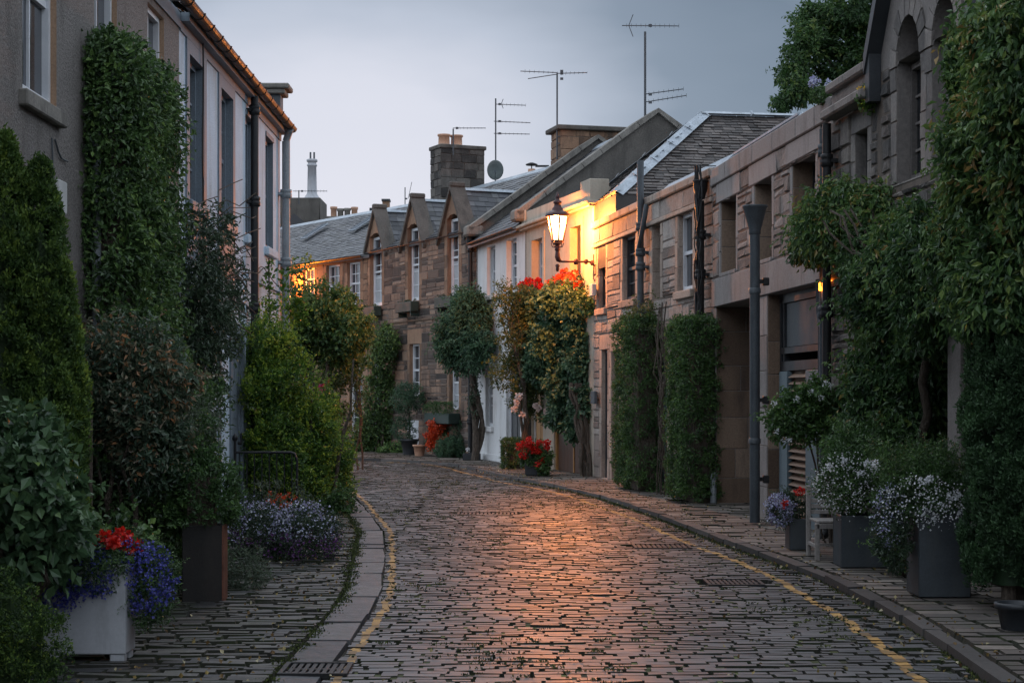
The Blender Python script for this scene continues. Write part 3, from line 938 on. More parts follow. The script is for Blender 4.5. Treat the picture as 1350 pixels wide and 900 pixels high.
road = MB()
lb = paving(road, 5.0, 48.5, lambda y: yl(y) - 0.035, lambda y: yr(y) + 0.34, 0.104, (0.13, 0.27), 0.008, zoff=-0.006, hj=0.003, gap=0.009, mossy=True, holes=GR, seed=5,
            line=[(yr, 0.075), (lambda y: yl(y) + 0.05, 0.055)])
tag(road.build('road', ['sett', 'joint']), kind='structure')
tag(lb.build('road_marking', 'yellow'), kind='structure')

lp = MB()
paving(lp, 5.0, 36, lambda y: (-3.9 if y < 28.2 else yl(y) - 4.5), lambda y: yl(y) - 0.335, 0.118, (0.14, 0.36), 0.014, zoff=0.0, hj=0.005, gap=0.014, slope=-0.12, seed=9, wav=0.05)
tag(lp.build('side_pavement', ['sett_left', 'joint']), kind='structure')

rp = MB()
paving(rp, 5.0, 52, lambda y: yr(y) + 0.34 + 0.165, lambda y: wallx(y) + 0.55 * (y < 30), 0.2, (0.28, 0.55), 0.012, zoff=0.05, hj=0.002, gap=0.014, slope=0.1, seed=12, wav=0.02)
tag(rp.build('pavement', ['flag', 'joint']), kind='structure')


def strip(mb, fa, fb, y0, y1, lens, z, h, inset=0.012, seed=3, gap=0.012):
    """slabs laid end to end along a curving edge"""
    rr = random.Random(seed)
    y = y0
    P, Hh = [], []
    while y < y1:
        d = rr.uniform(*lens)
        n = max(1, int(d / 0.6))
        ya, yb = y + gap / 2, y + d - gap / 2
        P.append([(fa(ya), ya, z), (fb(ya), ya, z), (fb(yb), yb, z), (fa(yb), yb, z)])
        P[-1] = [(p[0] + rr.gauss(0, .008), p[1] + rr.gauss(0, .012), p[2]) for p in P[-1]]
        h_ = h + rr.gauss(0, 0.004)
        Hh.append([h_ + rr.gauss(0, 0.003) for _ in range(4)])
        y += d
    cushions(mb, np.array(P), (0, 0, 1), np.array(Hh), inset, 0.12)


kb = MB()
strip(kb, lambda y: yr(y) + 0.35, lambda y: yr(y) + 0.5, 5, 48, (0.6, 1.0), 0.0, 0.052, seed=4)
tag(kb.build('kerb', 'kerb'), kind='structure')
gt = MB()
strip(gt, lambda y: yl(y) - 0.33, lambda y: yl(y) - 0.035, 10.85, 34, (0.45, 1.15), -0.01, 0.004, inset=0.008, seed=6)
strip(gt, lambda y: yl(y) - 0.33, lambda y: yl(y) - 0.03, 5, 10.3, (0.45, 1.15), -0.01, 0.004, inset=0.02, seed=6)
tag(gt.build('gutter_strip', 'slab'), kind='structure')


def cover(name, x0, x1, y0, y1, label, cat, bars=9, z=0.0):
    t = thing(name, label, cat, ((x0 + x1) / 2, (y0 + y1) / 2, z))
    a, b = (x1 - x0) / 2, (y1 - y0) / 2
    m = MB()
    m.box(-a, a, -b, -b + 0.03, -0.03, 0.006); m.box(-a, a, b - 0.03, b, -0.03, 0.006)
    m.box(-a, -a + 0.03, -b + 0.03, b - 0.03, -0.03, 0.006); m.box(a - 0.03, a, -b + 0.03, b - 0.03, -0.03, 0.006)
    part('frame', m, 'iron', t)
    m = MB()
    for i in range(bars):
        x = -a + 0.04 + (2 * a - 0.08) * (i + 0.5) / bars
        w = (2 * a - 0.08) / bars * 0.32
        m.box(x - w, x + w, -b + 0.03, b - 0.03, -0.028, 0.0)
    m.box(-a + 0.03, a - 0.03, -0.02, 0.02, -0.026, -0.003)
    part('grate', m, 'iron', t)
    return t


cover('drain_cover', *GR[0][:4], 'long low iron cover set in the middle of the cobbled road', 'drain cover', 14, z=-0.004)
cover('drain_cover', *GR[1][:4], 'ribbed iron cover in the cobbles touching the right yellow line, farther one', 'drain cover', 10, z=0.0)
cover('drain_cover', *GR[2][:4], 'ribbed iron cover in the cobbles by the right yellow line, nearest to the big planters', 'drain cover', 10, z=0.0)
cover('drain_grate', X(372, 10.6), X(462, 10.6), 10.36, 10.82, 'square iron gutter grate at the near end of the left slab channel', 'drain grate', 8, z=0.0)

# fallen leaves
n = 2600
lm = MB()
y = rng.uniform(9, 40, n); side = rng.random(n)
xx = np.array([(yl(a) - 0.38 - rng.exponential(0.7)) if s < 0.42 else ((yr(a) + 0.1 + rng.exponential(0.5)) if s < 0.85 else rng.uniform(yl(a), yr(a))) for a, s in zip(y, side)])
k = (xx > -3.6) & (xx < np.array([wallx(a) for a in y]))
xx, y = xx[k], y[k]
zz = np.array([0.012 + (0.058 if a > yr(b) + 0.4 else 0) for a, b in zip(xx, y)])
leaves(lm, np.stack([xx, y, zz], 1), unit(rng.normal(0, 0.12, (len(y), 3)) + np.array([0, 0, 1])), 0.03, rng.random(len(y)), droop=0, spread=0.9, wide=0.8, curl=0.2)
tag(lm.build('fallen_leaves', 'litter'), kind='stuff', label='yellow and brown leaf litter scattered over the cobbles and pavements')
# moss tufts in the joints
n = 3600
mm = MB()
y = rng.uniform(9.5, 34, n) ; xx = np.array([rng.uniform(yl(a) - 0.0, yr(a) + 0.35) for a in y])
edge = rng.random(n) < 0.4
xx = np.where(edge & (rng.random(n) < .5), np.array([yl(a) for a in y]) - 0.34 + rng.normal(0, 0.03, n), np.where(edge, np.array([yr(a) for a in y]) + 0.345 + rng.normal(0, 0.02, n), xx))
dens = np.sin(xx * 2.1 + y * 0.7) + np.sin(y * 1.3 - xx) + rng.normal(0, .8, n)
k = (dens > 0.9) | edge
i = np.repeat(np.where(k)[0], 12)
P = np.stack([xx[i] + rng.normal(0, 0.03, len(i)), y[i] + rng.normal(0, 0.008, len(i)), np.full(len(i), -0.012)], 1)
leaves(mm, P, unit(rng.normal(0, 0.4, P.shape) + np.array([0, 0, 1])), 0.022, rng.random(len(i)), droop=-0.4, spread=0.5, wide=0.5)
V_, F_, R_ = [], [], []
for q, (xb, ya, yb, w_, z) in enumerate(MOSS):
    c = np.array([[xb - w_, ya + .01, z - .004], [xb + w_, ya + .01, z - .004], [xb + w_ * 1.1, yb - .01, z - .003], [xb - w_ * .9, yb - .01, z - .003]]) + rng.normal(0, .003, (4, 3)) * [1, 1, .3]
    V_.append(c); F_.append([q * 4, q * 4 + 1, q * 4 + 2, q * 4 + 3]); R_.append(rng.random() * .8)
mm.add(np.vstack(V_), F_, R_)
tag(mm.build('moss', 'moss'), kind='stuff', label='tiny green moss and weeds growing in the cobble joints')

# ================================================================ HOUSES ON THE FAR SIDE OF THE BEND
def margins(mb, hole, w, mat, seed, lintel=0.24, y=0.0, proud=0.014, bh=(0.26, 0.42), sill=True):
    a, b, c, d = hole[:4]
    rubble(mb, a - w, a, c, d, [], ch=bh, bl=(w, w + .01), proud=proud, gap=0.008, y=y, mat=mat, seed=seed, inset=0.006)
    rubble(mb, b, b + w, c, d, [], ch=bh, bl=(w, w + .01), proud=proud, gap=0.008, y=y, mat=mat, seed=seed + 1, inset=0.006)
    if lintel:
        rubble(mb, a - w, b + w, d, d + lintel, [], ch=(lintel, lintel + .01), bl=(b - a + 2 * w, b - a + 2 * w + 1), proud=proud, gap=0.008, y=y, mat=mat, seed=seed + 2, inset=0.006)
    rubble(mb, a - w, b + w, c - 0.02, c, [], ch=(.02, .021), bl=(b - a + 2 * w, b - a + 2 * w + 1), proud=0.01, gap=0.002, y=y, mat=mat, seed=seed + 2, inset=0.002)


def grown(h, w, l=0.24, b=0.02):
    return (h[0] - w, h[1] + w, h[2] - b, h[3] + l)


def reveal_blocks(mb, hole, mat, seed, z0=None, side='far', bh=(0.3, 0.5)):
    """dressed stones lining the jamb that faces the viewer; the jamb at x = hole[0]"""
    a, b, c, d, t = hole[:5]
    rr = random.Random(seed)
    z = c
    P = []
    while z < d - 0.02:
        h = rr.uniform(*bh)
        if z + h > d - 0.18: h = d - z
        n = 2 if (t > 0.5 and rr.random() < .75) else 1
        cut = [0.0, t] if n == 1 else [0, t * rr.uniform(0.3, 0.65), t]
        for i in range(n):
            P.append([(a + 0.001, cut[i] + 0.004, z + 0.004), (a + 0.001, cut[i + 1] - 0.004, z + 0.004), (a + 0.001, cut[i + 1] - 0.004, z + h - 0.004), (a + 0.001, cut[i] + 0.004, z + h - 0.004)])
        z += h
    cushions(mb, np.array(P), (1, 0, 0), np.full(len(P), 0.008), 0.006, 0.0, mat)


def slope_roof(h, L, D, ze, zr, half, mat='slate', over=0.12, x0=0.0, seed=2, name='roof', e=0.19, w=0.28, ridge=True, back=True):
    m = MB()
    y0 = -over
    tn = (zr - ze) / half
    zz0 = ze - over * tn
    m.prism([(x0, y0, zz0 + 0.0), (x0, half, zr), (x0, 2 * half + over, zz0), (x0, 2 * half + over, zz0 - 0.1), (x0, half, zr - 0.1), (x0, y0, zz0 - 0.1)], (L - x0, 0, 0), 0, 0.3)
    vl = math.hypot(half + over, zr - zz0)
    V = ((0, (half + over) / vl, (zr - zz0) / vl))
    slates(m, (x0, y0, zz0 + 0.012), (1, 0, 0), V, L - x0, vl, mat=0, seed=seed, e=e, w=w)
    r = part(name, m, mat, h)
    if ridge:
        c = MB()
        c.prism([(x0, half - 0.16, zr - 0.16 * tn + 0.04), (x0, half - 0.03, zr + 0.05), (x0, half + 0.03, zr + 0.05), (x0, half + 0.16, zr - 0.16 * tn + 0.04), (x0, half + 0.16, zr - 0.16 * tn), (x0, half, zr), (x0, half - 0.16, zr - 0.16 * tn)], (L - x0, 0, 0))
        part('ridge_cap', c, 'lead', r)
    return r


def chimney(h, x0, x1, y0, y1, z0, z1, mat, pots=(), cap='cement_pale', blocks=True, seed=5, potr=0.14, poth=0.42, capover=0.05, potmat='terracotta'):
    m = MB()
    m.box(x0 + 0.01, x1 - 0.01, y0 + 0.01, y1 - 0.01, z0, z1 - 0.12, 0)
    if blocks:
        # stones on the two faces that the street sees
        b2 = MB()
        rubble(b2, 0, y1 - y0, z0, z1 - 0.12, [], ch=(0.2, 0.34), bl=(0.3, 0.6), proud=0.02, y=0, mat=1, seed=seed)
        v = np.vstack(b2.v)
        q = v.copy(); q[:, 0] = x1 - v[:, 1]; q[:, 1] = y0 + v[:, 0]
        n0 = m.n
        m.add(q, b2.f[0], b2.r[0], 1)
        for f, r_ in zip(b2.f[1:], b2.r[1:]):
            m.f.append(f + n0); m.r.append(r_); m.m.append(np.full(len(f), 1))
        rubble(m, x0, x1, z0, z1 - 0.12, [], ch=(0.2, 0.34), bl=(0.25, 0.4), proud=0.02, y=y0, mat=1, seed=seed + 1)
    c = part('chimney', m, ['mortar_dark', mat], h)
    k = MB()
    k.box(x0 - capover, x1 + capover, y0 - capover, y1 + capover, z1 - 0.12, z1, bev=0.02)
    part('chimney_cap', k, cap, c)
    for (px_, py_) in pots:
        p = MB()
        p.lathe([(potr * 1.05, 0), (potr * 0.95, 0.05), (potr * 0.9, poth * 0.8), (potr * 1.08, poth * 0.86), (potr * 1.08, poth), (potr * 0.85, poth), (potr * 0.8, poth * 0.6)], (px_, py_, z1), 14)
        part('chimney_pot', p, potmat, c, smooth=False)
    return c


def gutter(h, x0, x1, y, z, mat='iron', r=0.055, brackets=0.0, joints=True):
    m = MB()
    n = 8
    prof = []
    for i in range(n + 1):
        t = pi + pi * i / n
        prof.append((y + r * cos(t), z + r * sin(t)))
    for i in range(n + 1):
        t = 2 * pi - pi * i / n
        prof.append((y + r * 0.8 * cos(t), z + 0.001 + r * 0.8 * sin(t)))
    m.prism([(x0, a, b) for a, b in prof], (x1 - x0, 0, 0))
    if brackets:
        x = x0 + brackets / 2
        while x < x1:
            m.prism([(x, y + (a - y) * 1.18, z + (b - z) * 1.18 + 0.004) for a, b in prof[:n + 1]], (0.035, 0, 0), 0, 0.1)
            m.box(x, x + 0.035, y + r, 0.0, z - 0.012, z + 0.006, rnd=0.1)
            x += brackets
    return part('gutter', m, mat, h)


# ---- low stone cottage at the far end (A0)
h = FA0.house('stone_cottage', 'low brown stone cottage at the far bend with plain slate roof and skylights')
L0 = FA0.L
hs = []
for a, b in ((399.5, 415), (430.6, 448), (458, 475)):
    hs.append((FA0.u(a), FA0.u(b) , 4.42, 5.7, 0.17))
gh = [(FA0.u(461), FA0.u(478), 0.55, 3.1, 0.17), (FA0.u(425), FA0.u(441), 0.05, 2.9, 0.2), (FA0.u(395), FA0.u(410), 0.9, 2.9, 0.2)]
m = MB()
wall_sheet(m, 0, L0 - 0.0, 0, 5.92, hs + gh, D=6.4, mat=0, rmat=2)
hh = [grown(q, 0.2) for q in hs + gh]
for i, q in enumerate(hs + gh): margins(m, q, 0.2, 2, 30 + i * 3)
rubble(m, 0, L0, 0.0, 5.92, hh, ch=(0.2, 0.34), bl=(0.3, 0.65), proud=0.018, mat=1, seed=21, irregular=0.3)
part('wall', m, ['mortar_dark', 'ashlar_a', 'ashlar_a'], h)
for q in hs: window(h, q[0], q[1], q[2], q[3], 0.14, 3, 4, sill='ashlar_a')
window(h, *gh[0][:4], 0.14, 2, 6, sash=False, sill='ashlar_a', pane='glass_dark')
door(h, *gh[1][:4], 0.15, 'brown_door')
window(h, *gh[2][:4], 0.14, 2, 4, sill='ashlar_a')
rf = slope_roof(h, L0 + 0.3, 6.4, 5.92, 7.8, 3.2, 'slate', seed=8, e=0.15, w=0.22)
for (px, py) in ((408, 315), (472, 292)):
    x = FA0.u(px, 1.8)
    k = MB(); k.box(-0.22, 0.22, -0.5, 0.5, 0, 0.05, bev=0.01)
    s = part('skylight', k, 'lead', h)
    s.location = (x, 2.0, 5.92 + 2.0 * 0.634 + 0.03)
    s.rotation_euler = (math.atan(0.634), 0, 0)
    k = MB(); k.box(-0.18, 0.18, -0.46, 0.46, 0.051, 0.058)
    part('pane', k, 'glass', s)
gutter(h, 0, L0 - 0.05, -0.16, 5.84, 'iron', 0.06)

# ---- brown stone house with three dormers (A)
h = FA.house('stone_house', 'brown rubble stone house with three pointed dormers and green window boxes')
LA = FA.L
ZE, ZR, HALF = 5.92, 7.92, 3.2
wins = [(FA.u(488), FA.u(503.6), 4.3, 6.34, 0.2), (FA.u(538), FA.u(552.7), 4.3, 6.34, 0.2), (FA.u(590), FA.u(605), 4.3, 6.34, 0.2)]
g1 = (FA.u(489), FA.u(502.5), 0.05, 3.12, 0.22)
g2 = (FA.u(540), FA.u(553), 1.65, 3.1, 0.2)
g3 = (FA.u(592.5), FA.u(605), 1.3, 2.72, 0.2)
g4 = (FA.u(537), FA.u(552), 0.06, 0.98, 0.1)
gr = [g1, g2, g3, g4]
m = MB()
wall_sheet(m, 0, LA, 0, ZE, wins + gr, D=6.4, mat=0, rmat=2)
for i, q in enumerate(wins): margins(m, (q[0], q[1], q[2], ZE), 0.2, 2, 50 + i * 3, lintel=0)
for i, q in enumerate([g1, g2, g3]): margins(m, q, 0.17, 2, 70 + i * 3, lintel=0.42)
hh = [(q[0] - 0.2, q[1] + 0.2, q[2] - 0.02, 9) for q in wins] + [grown(q, 0.17, 0.42) for q in (g1, g2, g3)] + [g4]
rubble(m, 0, LA, 0.0, ZE, hh, ch=(0.17, 0.29), bl=(0.3, 0.75), proud=0.022, gap=0.02, mat=1, seed=33, irregular=0.5, inset=0.008)
# thin string course
m.box(0.02, LA - 0.02, -0.05, -0.001, 3.72, 3.78, 2, bev=0.01)
part('wall', m, ['mortar', 'rubble_a', 'ashlar_a'], h)
apz = []
for i, (q, (pl, pr)) in enumerate(zip(wins, ((483, 508.7), (533, 561), (583, 616)))):
    cx = (q[0] + q[1]) / 2
    hw = 0.86
    zb, za = ZE - 0.02, 7.1
    zs = lambda x: zb + (za - zb) * (1 - abs(x - cx) / hw)
    d = MB()
    t = 0.28
    yy = -0.02
    for (s, xe, xo) in ((-1, q[0], cx - hw), (1, q[1], cx + hw)):
        d.prism([(xo, yy, zb), (xe, yy, zb), (xe, yy, zs(xe)), (xo + 0.001 * s * -1, yy, zb + 0.01)], (0, t, 0), 0)
    d.prism([(q[0], yy, q[3]), (cx - 0.13, yy, q[3] + 0.10), (cx + 0.13, yy, q[3] + 0.10), (q[1], yy, q[3]), (q[1], yy, zs(q[1])), (cx, yy, za), (q[0], yy, zs(q[0]))], (0, t, 0), 0, 0.7 - 0.2 * i)
    # jamb linings of the dormer
    dm = part('dormer', d, ['ashlar_a'], h)
    c = MB()
    for s in (-1, 1):
        ex, ez = cx + s * (hw + 0.12), zb - 0.16
        nx_, nz_ = s * 0.1, 0.08
        c.prism([(cx, -0.1, za + 0.13), (ex, -0.1, ez + 0.06), (ex - s * 0.04, -0.1, ez - 0.06), (cx, -0.1, za + 0.0)], (0, 0.42, 0), 0)
    c.box(cx - 0.08, cx + 0.08, -0.11, 0.33, za + 0.06, za + 0.2, bev=0.03)
    part('coping', c, 'cement', dm)
    yb = (za + 0.02 - ZE) / ((ZR - ZE) / HALF) + 0.1
    r = MB()
    for s in (-1, 1):
        ex = cx + s * (hw + 0.1)
        r.add([(cx, 0.3, za + 0.02), (cx, yb, za + 0.02), (ex, yb * 0.12 + 0.3, zb - 0.1), (ex, 0.3, zb - 0.1)], [(0, 1, 2, 3)], 0.2, 0)
        vl = math.hypot(hw + 0.1, za + 0.12 - zb)
        V = np.array([-s * (hw + 0.1) / vl, 0, (za + 0.12 - zb) / vl])
        U = np.array([0, 1.0, 0])
        vmax = vl
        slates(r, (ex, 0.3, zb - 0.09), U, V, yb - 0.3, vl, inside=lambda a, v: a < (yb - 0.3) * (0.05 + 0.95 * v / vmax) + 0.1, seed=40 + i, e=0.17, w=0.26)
    part('dormer_roof', r, 'slate', dm)
    k = MB()
    k.prism([(cx - 0.1, 0.32, za - 0.02), (cx, 0.32, za + 0.06), (cx + 0.1, 0.32, za - 0.02)], (0, yb - 0.2, 0))
    k.prism([(cx + hw * 0.92, 0.3, zb + 0.02), (cx + hw * 0.92 + 0.28, 0.3, zb + 0.04), (cx + 0.3, yb, za - 0.08), (cx + 0.1, yb, za - 0.06)], (0, 0.0, 0.03))
    part('flashing', k, 'lead', dm)
    window(h, q[0], q[1], q[2], q[3] - 0.0, 0.16, 2, 5, lower=0.45, fr=0.075)
    b = MB()
    bx0, bx1 = q[0] - 0.22, q[1] + 0.12
    b.box(bx0, bx1, -0.30, -0.06, 3.98, 4.26, bev=0.015)
    b.box(bx0 + 0.1, bx0 + 0.16, -0.26, -0.002, 3.86, 3.97); b.box(bx1 - 0.16, bx1 - 0.1, -0.26, -0.002, 3.86, 3.97)
    wb = part('window_box', b, 'box_green', h)
    f = MB()
    C = np.stack([rng.uniform(bx0 + .05, bx1 - .05, 14), rng.uniform(-0.26, -0.1, 14), np.full(14, 4.27)], 1)
    clump_leaves(f, C, np.tile([0, -.3, 1.], (14, 1)), 0.05, 12, 0.05, droop=0)
    part('window_box_plant', f, 'autumn' if i == 0 else 'ivy_dark', wb)
door(h, *g1[:4], 0.18, 'margin_blue', handle=True)
window(h, *g2[:4], 0.15, 2, 4, pane='glass_dark')
window(h, *g3[:4], 0.15, 2, 4, lower=0.5, pane='glass_dark')
door(h, *g4[:4], 0.06, 'white_paint', panels=2, handle=False, label='small white hatch low in the brown stone wall')
# window box on the ground floor with clipped box
b = MB(); b.box(FA.u(575.5), FA.u(608), -0.36, -0.03, 0.92, 1.2, bev=0.015)
wb = part('window_box', b, 'box_green', h)
f = MB()
C, Dd = box_clumps((FA.u(575.5) + .03, FA.u(608) - .03, -0.35, -0.05, 1.19, 1.45), 160, 0.02)
clump_leaves(f, C, Dd, 0.05, 16, 0.035)
part('window_box_plant', f, 'hedge', wb)
rf = slope_roof(h, LA + 0.05, 6.4, ZE, ZR, HALF, 'slate', seed=15, e=0.19, w=0.3, x0=-0.25, over=-0.02)
gutter(h, 0, LA - 0.1, -0.1, ZE - 0.03, 'iron', 0.035)
downpipe(h, LA - 0.12, 0.0, 5.85, 0.06, -0.12, 'iron', collars=(1.0, 2.6, 4.2, 5.4), hopper=5.6, shoe=False)
xc = FA.u(597, HALF)
chimney(h, xc - 0.1, xc + 0.75, HALF - 0.7, HALF + 0.75, 7.2, 9.36, 'sooty', pots=[(xc + 0.3, HALF - 0.42), (xc + 0.3, HALF - 0.0)], seed=61, potr=0.19, poth=0.36, cap='cement')
bs = MB(); bs.box(LA - 1.9, LA - 1.3, HALF - 0.3, HALF + 0.3, ZR, ZR + 0.001)

# ---- white house (B)
h = FB.house('white_house', 'white painted house between the brown stone house and the cream house')
LB = FB.L
up = [(FB.u(642), FB.u(653), 4.15, 5.35, 0.25), (FB.u(667.6), FB.u(681), 4.15, 5.35, 0.25)]
gd = [(FB.u(667.5), FB.u(686), 0.05, 2.55, 0.2), (FB.u(640), FB.u(649.5), 0.9, 2.4, 0.2)]
m = MB()
wall_sheet(m, 0, LB, 0, 5.68, up + gd, D=6.4)
m.box(0.0, LB, -0.02, -0.001, 0.0, 0.22)
part('wall', m, 'render_white', h)
for q in up: window(h, *q[:4], 0.2, 2, 4, sill='render_white', frame='white_paint')
door(h, *gd[0][:4], 0.14, 'dark_paint')
window(h, *gd[1][:4], 0.15, 2, 3, sill='render_white', pane='glass_dark')
slope_roof(h, LB - 0.0, 6.4, 5.68, 8.1, 3.2, 'slate', seed=17, e=0.2, w=0.3, over=0.22)
gutter(h, 0.25, LB - 0.05, -0.26, 5.52, 'rust', 0.055)


def skew(h, x0, x1, zb, za, half, name='gable', lift=0.22, mats=('cement', 'cement_pale'), over=0.16, wallz=None, back=True):
    """gable wall standing above the roofs, with stone coping along its rake"""
    m = MB()
    pts = [(x0, 0.0, 0.0), (x0, 0.0, zb), (x0, half, za)]
    if back: pts += [(x0, 2 * half, zb), (x0, 2 * half, 0.0)]
    m.prism(pts, (x1 - x0, 0, 0), 0)
    g_ = part(name, m, mats[0], h)
    c = MB()
    w = 0.09
    dy, dz = half, za - zb
    ln = math.hypot(dy, dz)
    ny, nz = -dz / ln, dy / ln
    for s in (0, 1):
        sgn = -1 if s else 1
        base = 2 * half if s else 0
        N = 7
        for i in range(N):
            a, b = (i + 0.012) / N, (i + 0.988) / N
            if i == 0: a = -0.06
            if i == N - 1: b = 1.0
            p0 = (base + sgn * dy * a, zb + dz * a)
            p1 = (base + sgn * dy * b, zb + dz * b)
            q = [(x0 - w, p0[0], p0[1] + 0.002), (x0 - w, p1[0], p1[1] + 0.002), (x0 - w, p1[0] + sgn * ny * 0.13 * (b < 1), p1[1] + nz * 0.13), (x0 - w, p0[0] + sgn * ny * 0.13, p0[1] + nz * 0.13)]
            c.prism(q, (x1 - x0 + 2 * w, 0, 0), 0, random.random())
        if not s:
            c.box(x0 - w, x1 + w, -0.3, 0.14, zb - 0.26, zb + 0.02, bev=0.05)
    part('coping', c, mats[1], g_)
    return g_


skew(h, -0.14, 0.14, 5.98, 8.32, 3.2)
chimney(h, -1.25, -0.35, 2.35, 4.0, 7.4, 8.72, 'ashlar_a', seed=71, cap='cement', capover=0.13)

# ---- cream house with the lamp (C)
h = FC.house('cream_house', 'cream painted house with a flat parapet, next to the lit wall lamp')
LC = FC.L
up = [(FC.u(702), FC.u(716), 4.0, 5.15, 0.3), (FC.u(752.5), FC.u(767), 3.85, 5.15, 0.3)]
gd = [(FC.u(693), FC.u(700.5), 0.1, 2.5, 0.18), (FC.u(700.6), FC.u(716), 0.05, 2.5, 0.18), (FC.u(730), FC.u(775), 0.03, 2.35, 0.14)]
m = MB()
wall_sheet(m, 0, LC, 0, 5.75, up + gd, D=7.0)
# stepped cornice
m.box(-0.1, LC + 0.1, -0.14, -0.001, 5.42, 5.47, bev=0.01)
m.box(-0.12, LC + 0.14, -0.22, -0.001, 5.473, 5.54, bev=0.015)
m.box(0.0, LC + 0.02, -0.05, -0.001, 5.543, 5.84)
m.box(0.0, LC + 0.02, 0.002, 0.34, 5.752, 5.84)
m.box(-0.02, 0.3, -0.09, -0.052, 5.543, 5.88, bev=0.01)
m.box(LC - 0.62, LC + 0.06, -0.1, 0.3, 5.545, 5.98, bev=0.01)
m.box(LC - 0.7, LC + 0.16, -0.2, 0.36, 5.474, 5.542, bev=0.01)
for a in (0.98, 1.02):
    pass
# raised margins
for q in up:
    m.box(q[0] - 0.15, q[0], -0.022, -0.001, q[2] - 0.02, q[3] + 0.15)
    m.box(q[1], q[1] + 0.15, -0.022, -0.001, q[2] - 0.02, q[3] + 0.15)
    m.box(q[0], q[1], -0.022, -0.001, q[3], q[3] + 0.15)
part('wall', m, 'render_cream', h)
window(h, *up[0][:4], 0.22, 2, 4, sill='render_cream')
window(h, *up[1][:4], 0.22, 2, 4, sill='render_cream')
m = MB(); m.box(gd[0][0] + .02, gd[0][1] - .02, 0.1, 0.14, 0.1, 2.45); part('door', m, 'brown_door', h)
door(h, *gd[1][:4], 0.12, 'amber', frame='white_paint', label='ochre painted house door with a pale frame')
m = MB()
a, b = gd[2][0], gd[2][1]
n = 10
for i in range(n):
    w = (b - a) / n
    m.box(a + w * i + 0.004, a + w * (i + 1) - 0.004, 0.09, 0.12, 0.05, 2.3, rnd=random.random())
gdoor = part('garage_door', m, 'brown_door', h)
m = MB()
m.box(a, a + 0.07, 0.04, 0.088, 0.03, 2.35); m.box(b - 0.07, b, 0.04, 0.088, 0.03, 2.35); m.box(a + 0.07, b - 0.07, 0.04, 0.088, 2.27, 2.35)
m.box((a + b) / 2 - 0.03, (a + b) / 2 + 0.03, 0.07, 0.088, 0.05, 2.27)
part('door_frame', m, 'amber', gdoor)
m = MB()
m.box(0, LC, 0.35, 6.9, 5.5, 5.6)
part('roof', m, 'lead', h)
skew(h, -0.15, 0.15, 5.9, 8.24, 3.15)
# dark lead clad side wall above the neighbour
m = MB()
m.box(LC + 0.003, LC + 0.05, 0.5, 6.5, 4.4, 5.7)
part('side_cladding', m, 'pipe_grey', h)

# ---- buff stone house (D)
h = FD.house('buff_stone_house', 'two storey buff stone house with parapet beside the lit lamp, right of the cream house')
LD = FD.L
up = [(FD.u(789), FD.u(799), 3.36, 4.58, 0.16), (FD.u(821), FD.u(838), 3.4, 4.58, 0.16), (FD.u(860), FD.u(871), 3.3, 4.58, 0.3), (FD.u(894), FD.u(913), 3.34, 4.58, 0.16)]
gd = [(FD.u(793.4), FD.u(801), 0.06, 2.55, 0.18), (FD.u(806.5), FD.u(816), 0.06, 2.5, 0.18), (FD.u(862), FD.u(880), 0.06, 2.6, 0.18)]
print('D windows', [(round(q[0], 2), round(q[1], 2)) for q in up + gd], LD)
m = MB()
wall_sheet(m, 0, LD, 0, 5.1, up + gd, D=7.0, rmat=2)
for i, q in enumerate(up):
    margins(m, q, 0.17, 2, 90 + i * 5, lintel=0.0)
    reveal_blocks(m, q, 2, 91 + i)
for i, q in enumerate(gd):
    margins(m, q, 0.2, 2, 110 + i * 5, lintel=0.3)
hh = [(q[0] - 0.17, q[1] + 0.17, q[2] - 0.02, 4.585) for q in up] + [grown(q, 0.2, 0.3) for q in gd]
rubble(m, 0, LD, 0.0, 4.58, hh, ch=(0.18, 0.34), bl=(0.4, 0.95), proud=0.022, gap=0.015, mat=1, seed=133, irregular=0.35, inset=0.014)
# frieze and coping
m.box(0.0, LD, -0.05, -0.001, 4.585, 4.66, 2, bev=0.012)
rubble(m, 0, LD, 4.665, 4.96, [], ch=(0.29, 0.31), bl=(0.5, 1.2), proud=0.025, gap=0.012, mat=1, seed=134)
x = 0.0
while x < LD - 0.05:
    w = min(random.uniform(0.7, 1.05), LD - x)
    m.box(x + 0.004, x + w - 0.004, -0.07, 0.3, 4.964, 5.1, 2, bev=0.02, rnd=random.random()); x += w
part('wall', m, ['mortar', 'rubble_d', 'ashlar_d'], h)
window(h, *up[0][:4], 0.13, 2, 4, frame='dark_paint', pane='glass_dark', sill='ashlar_d')
window(h, *up[1][:4], 0.13, 2, 4, frame='dark_paint', pane='glass_dark', sill='ashlar_d')
window(h, *up[2][:4], 0.27, 2, 4, frame='teal', pane='glass_dark')
window(h, *up[3][:4], 0.13, 1, 2, frame='white_paint', pane='glass', sill='ashlar_d')
door(h, *gd[0][:4], 0.12, 'teal', frame='dark_paint')
door(h, *gd[1][:4], 0.12, 'pipe_grey', frame='dark_paint')
door(h, *gd[2][:4], 0.12, 'teal', frame='white_paint')
k = MB(); k.box(gd[0][0] - 0.45, gd[0][0] - 0.1, -0.13, -0.06, 1.5, 1.75, bev=0.01)
part('meter_box', k, 'pipe_grey', h)
k = MB(); k.box(FD.u(786.5), FD.u(790.5), -0.15, -0.06, 3.62, 3.86, bev=0.012)
part('alarm_box', k, 'plastic', h)
downpipe(h, FD.u(845, -0.12), 2.2, 5.75, 0.06, -0.13, 'pipe_grey', collars=(3.1, 3.9, 4.15, 4.6))
k = MB(); xx0 = FD.u(845, -0.12)
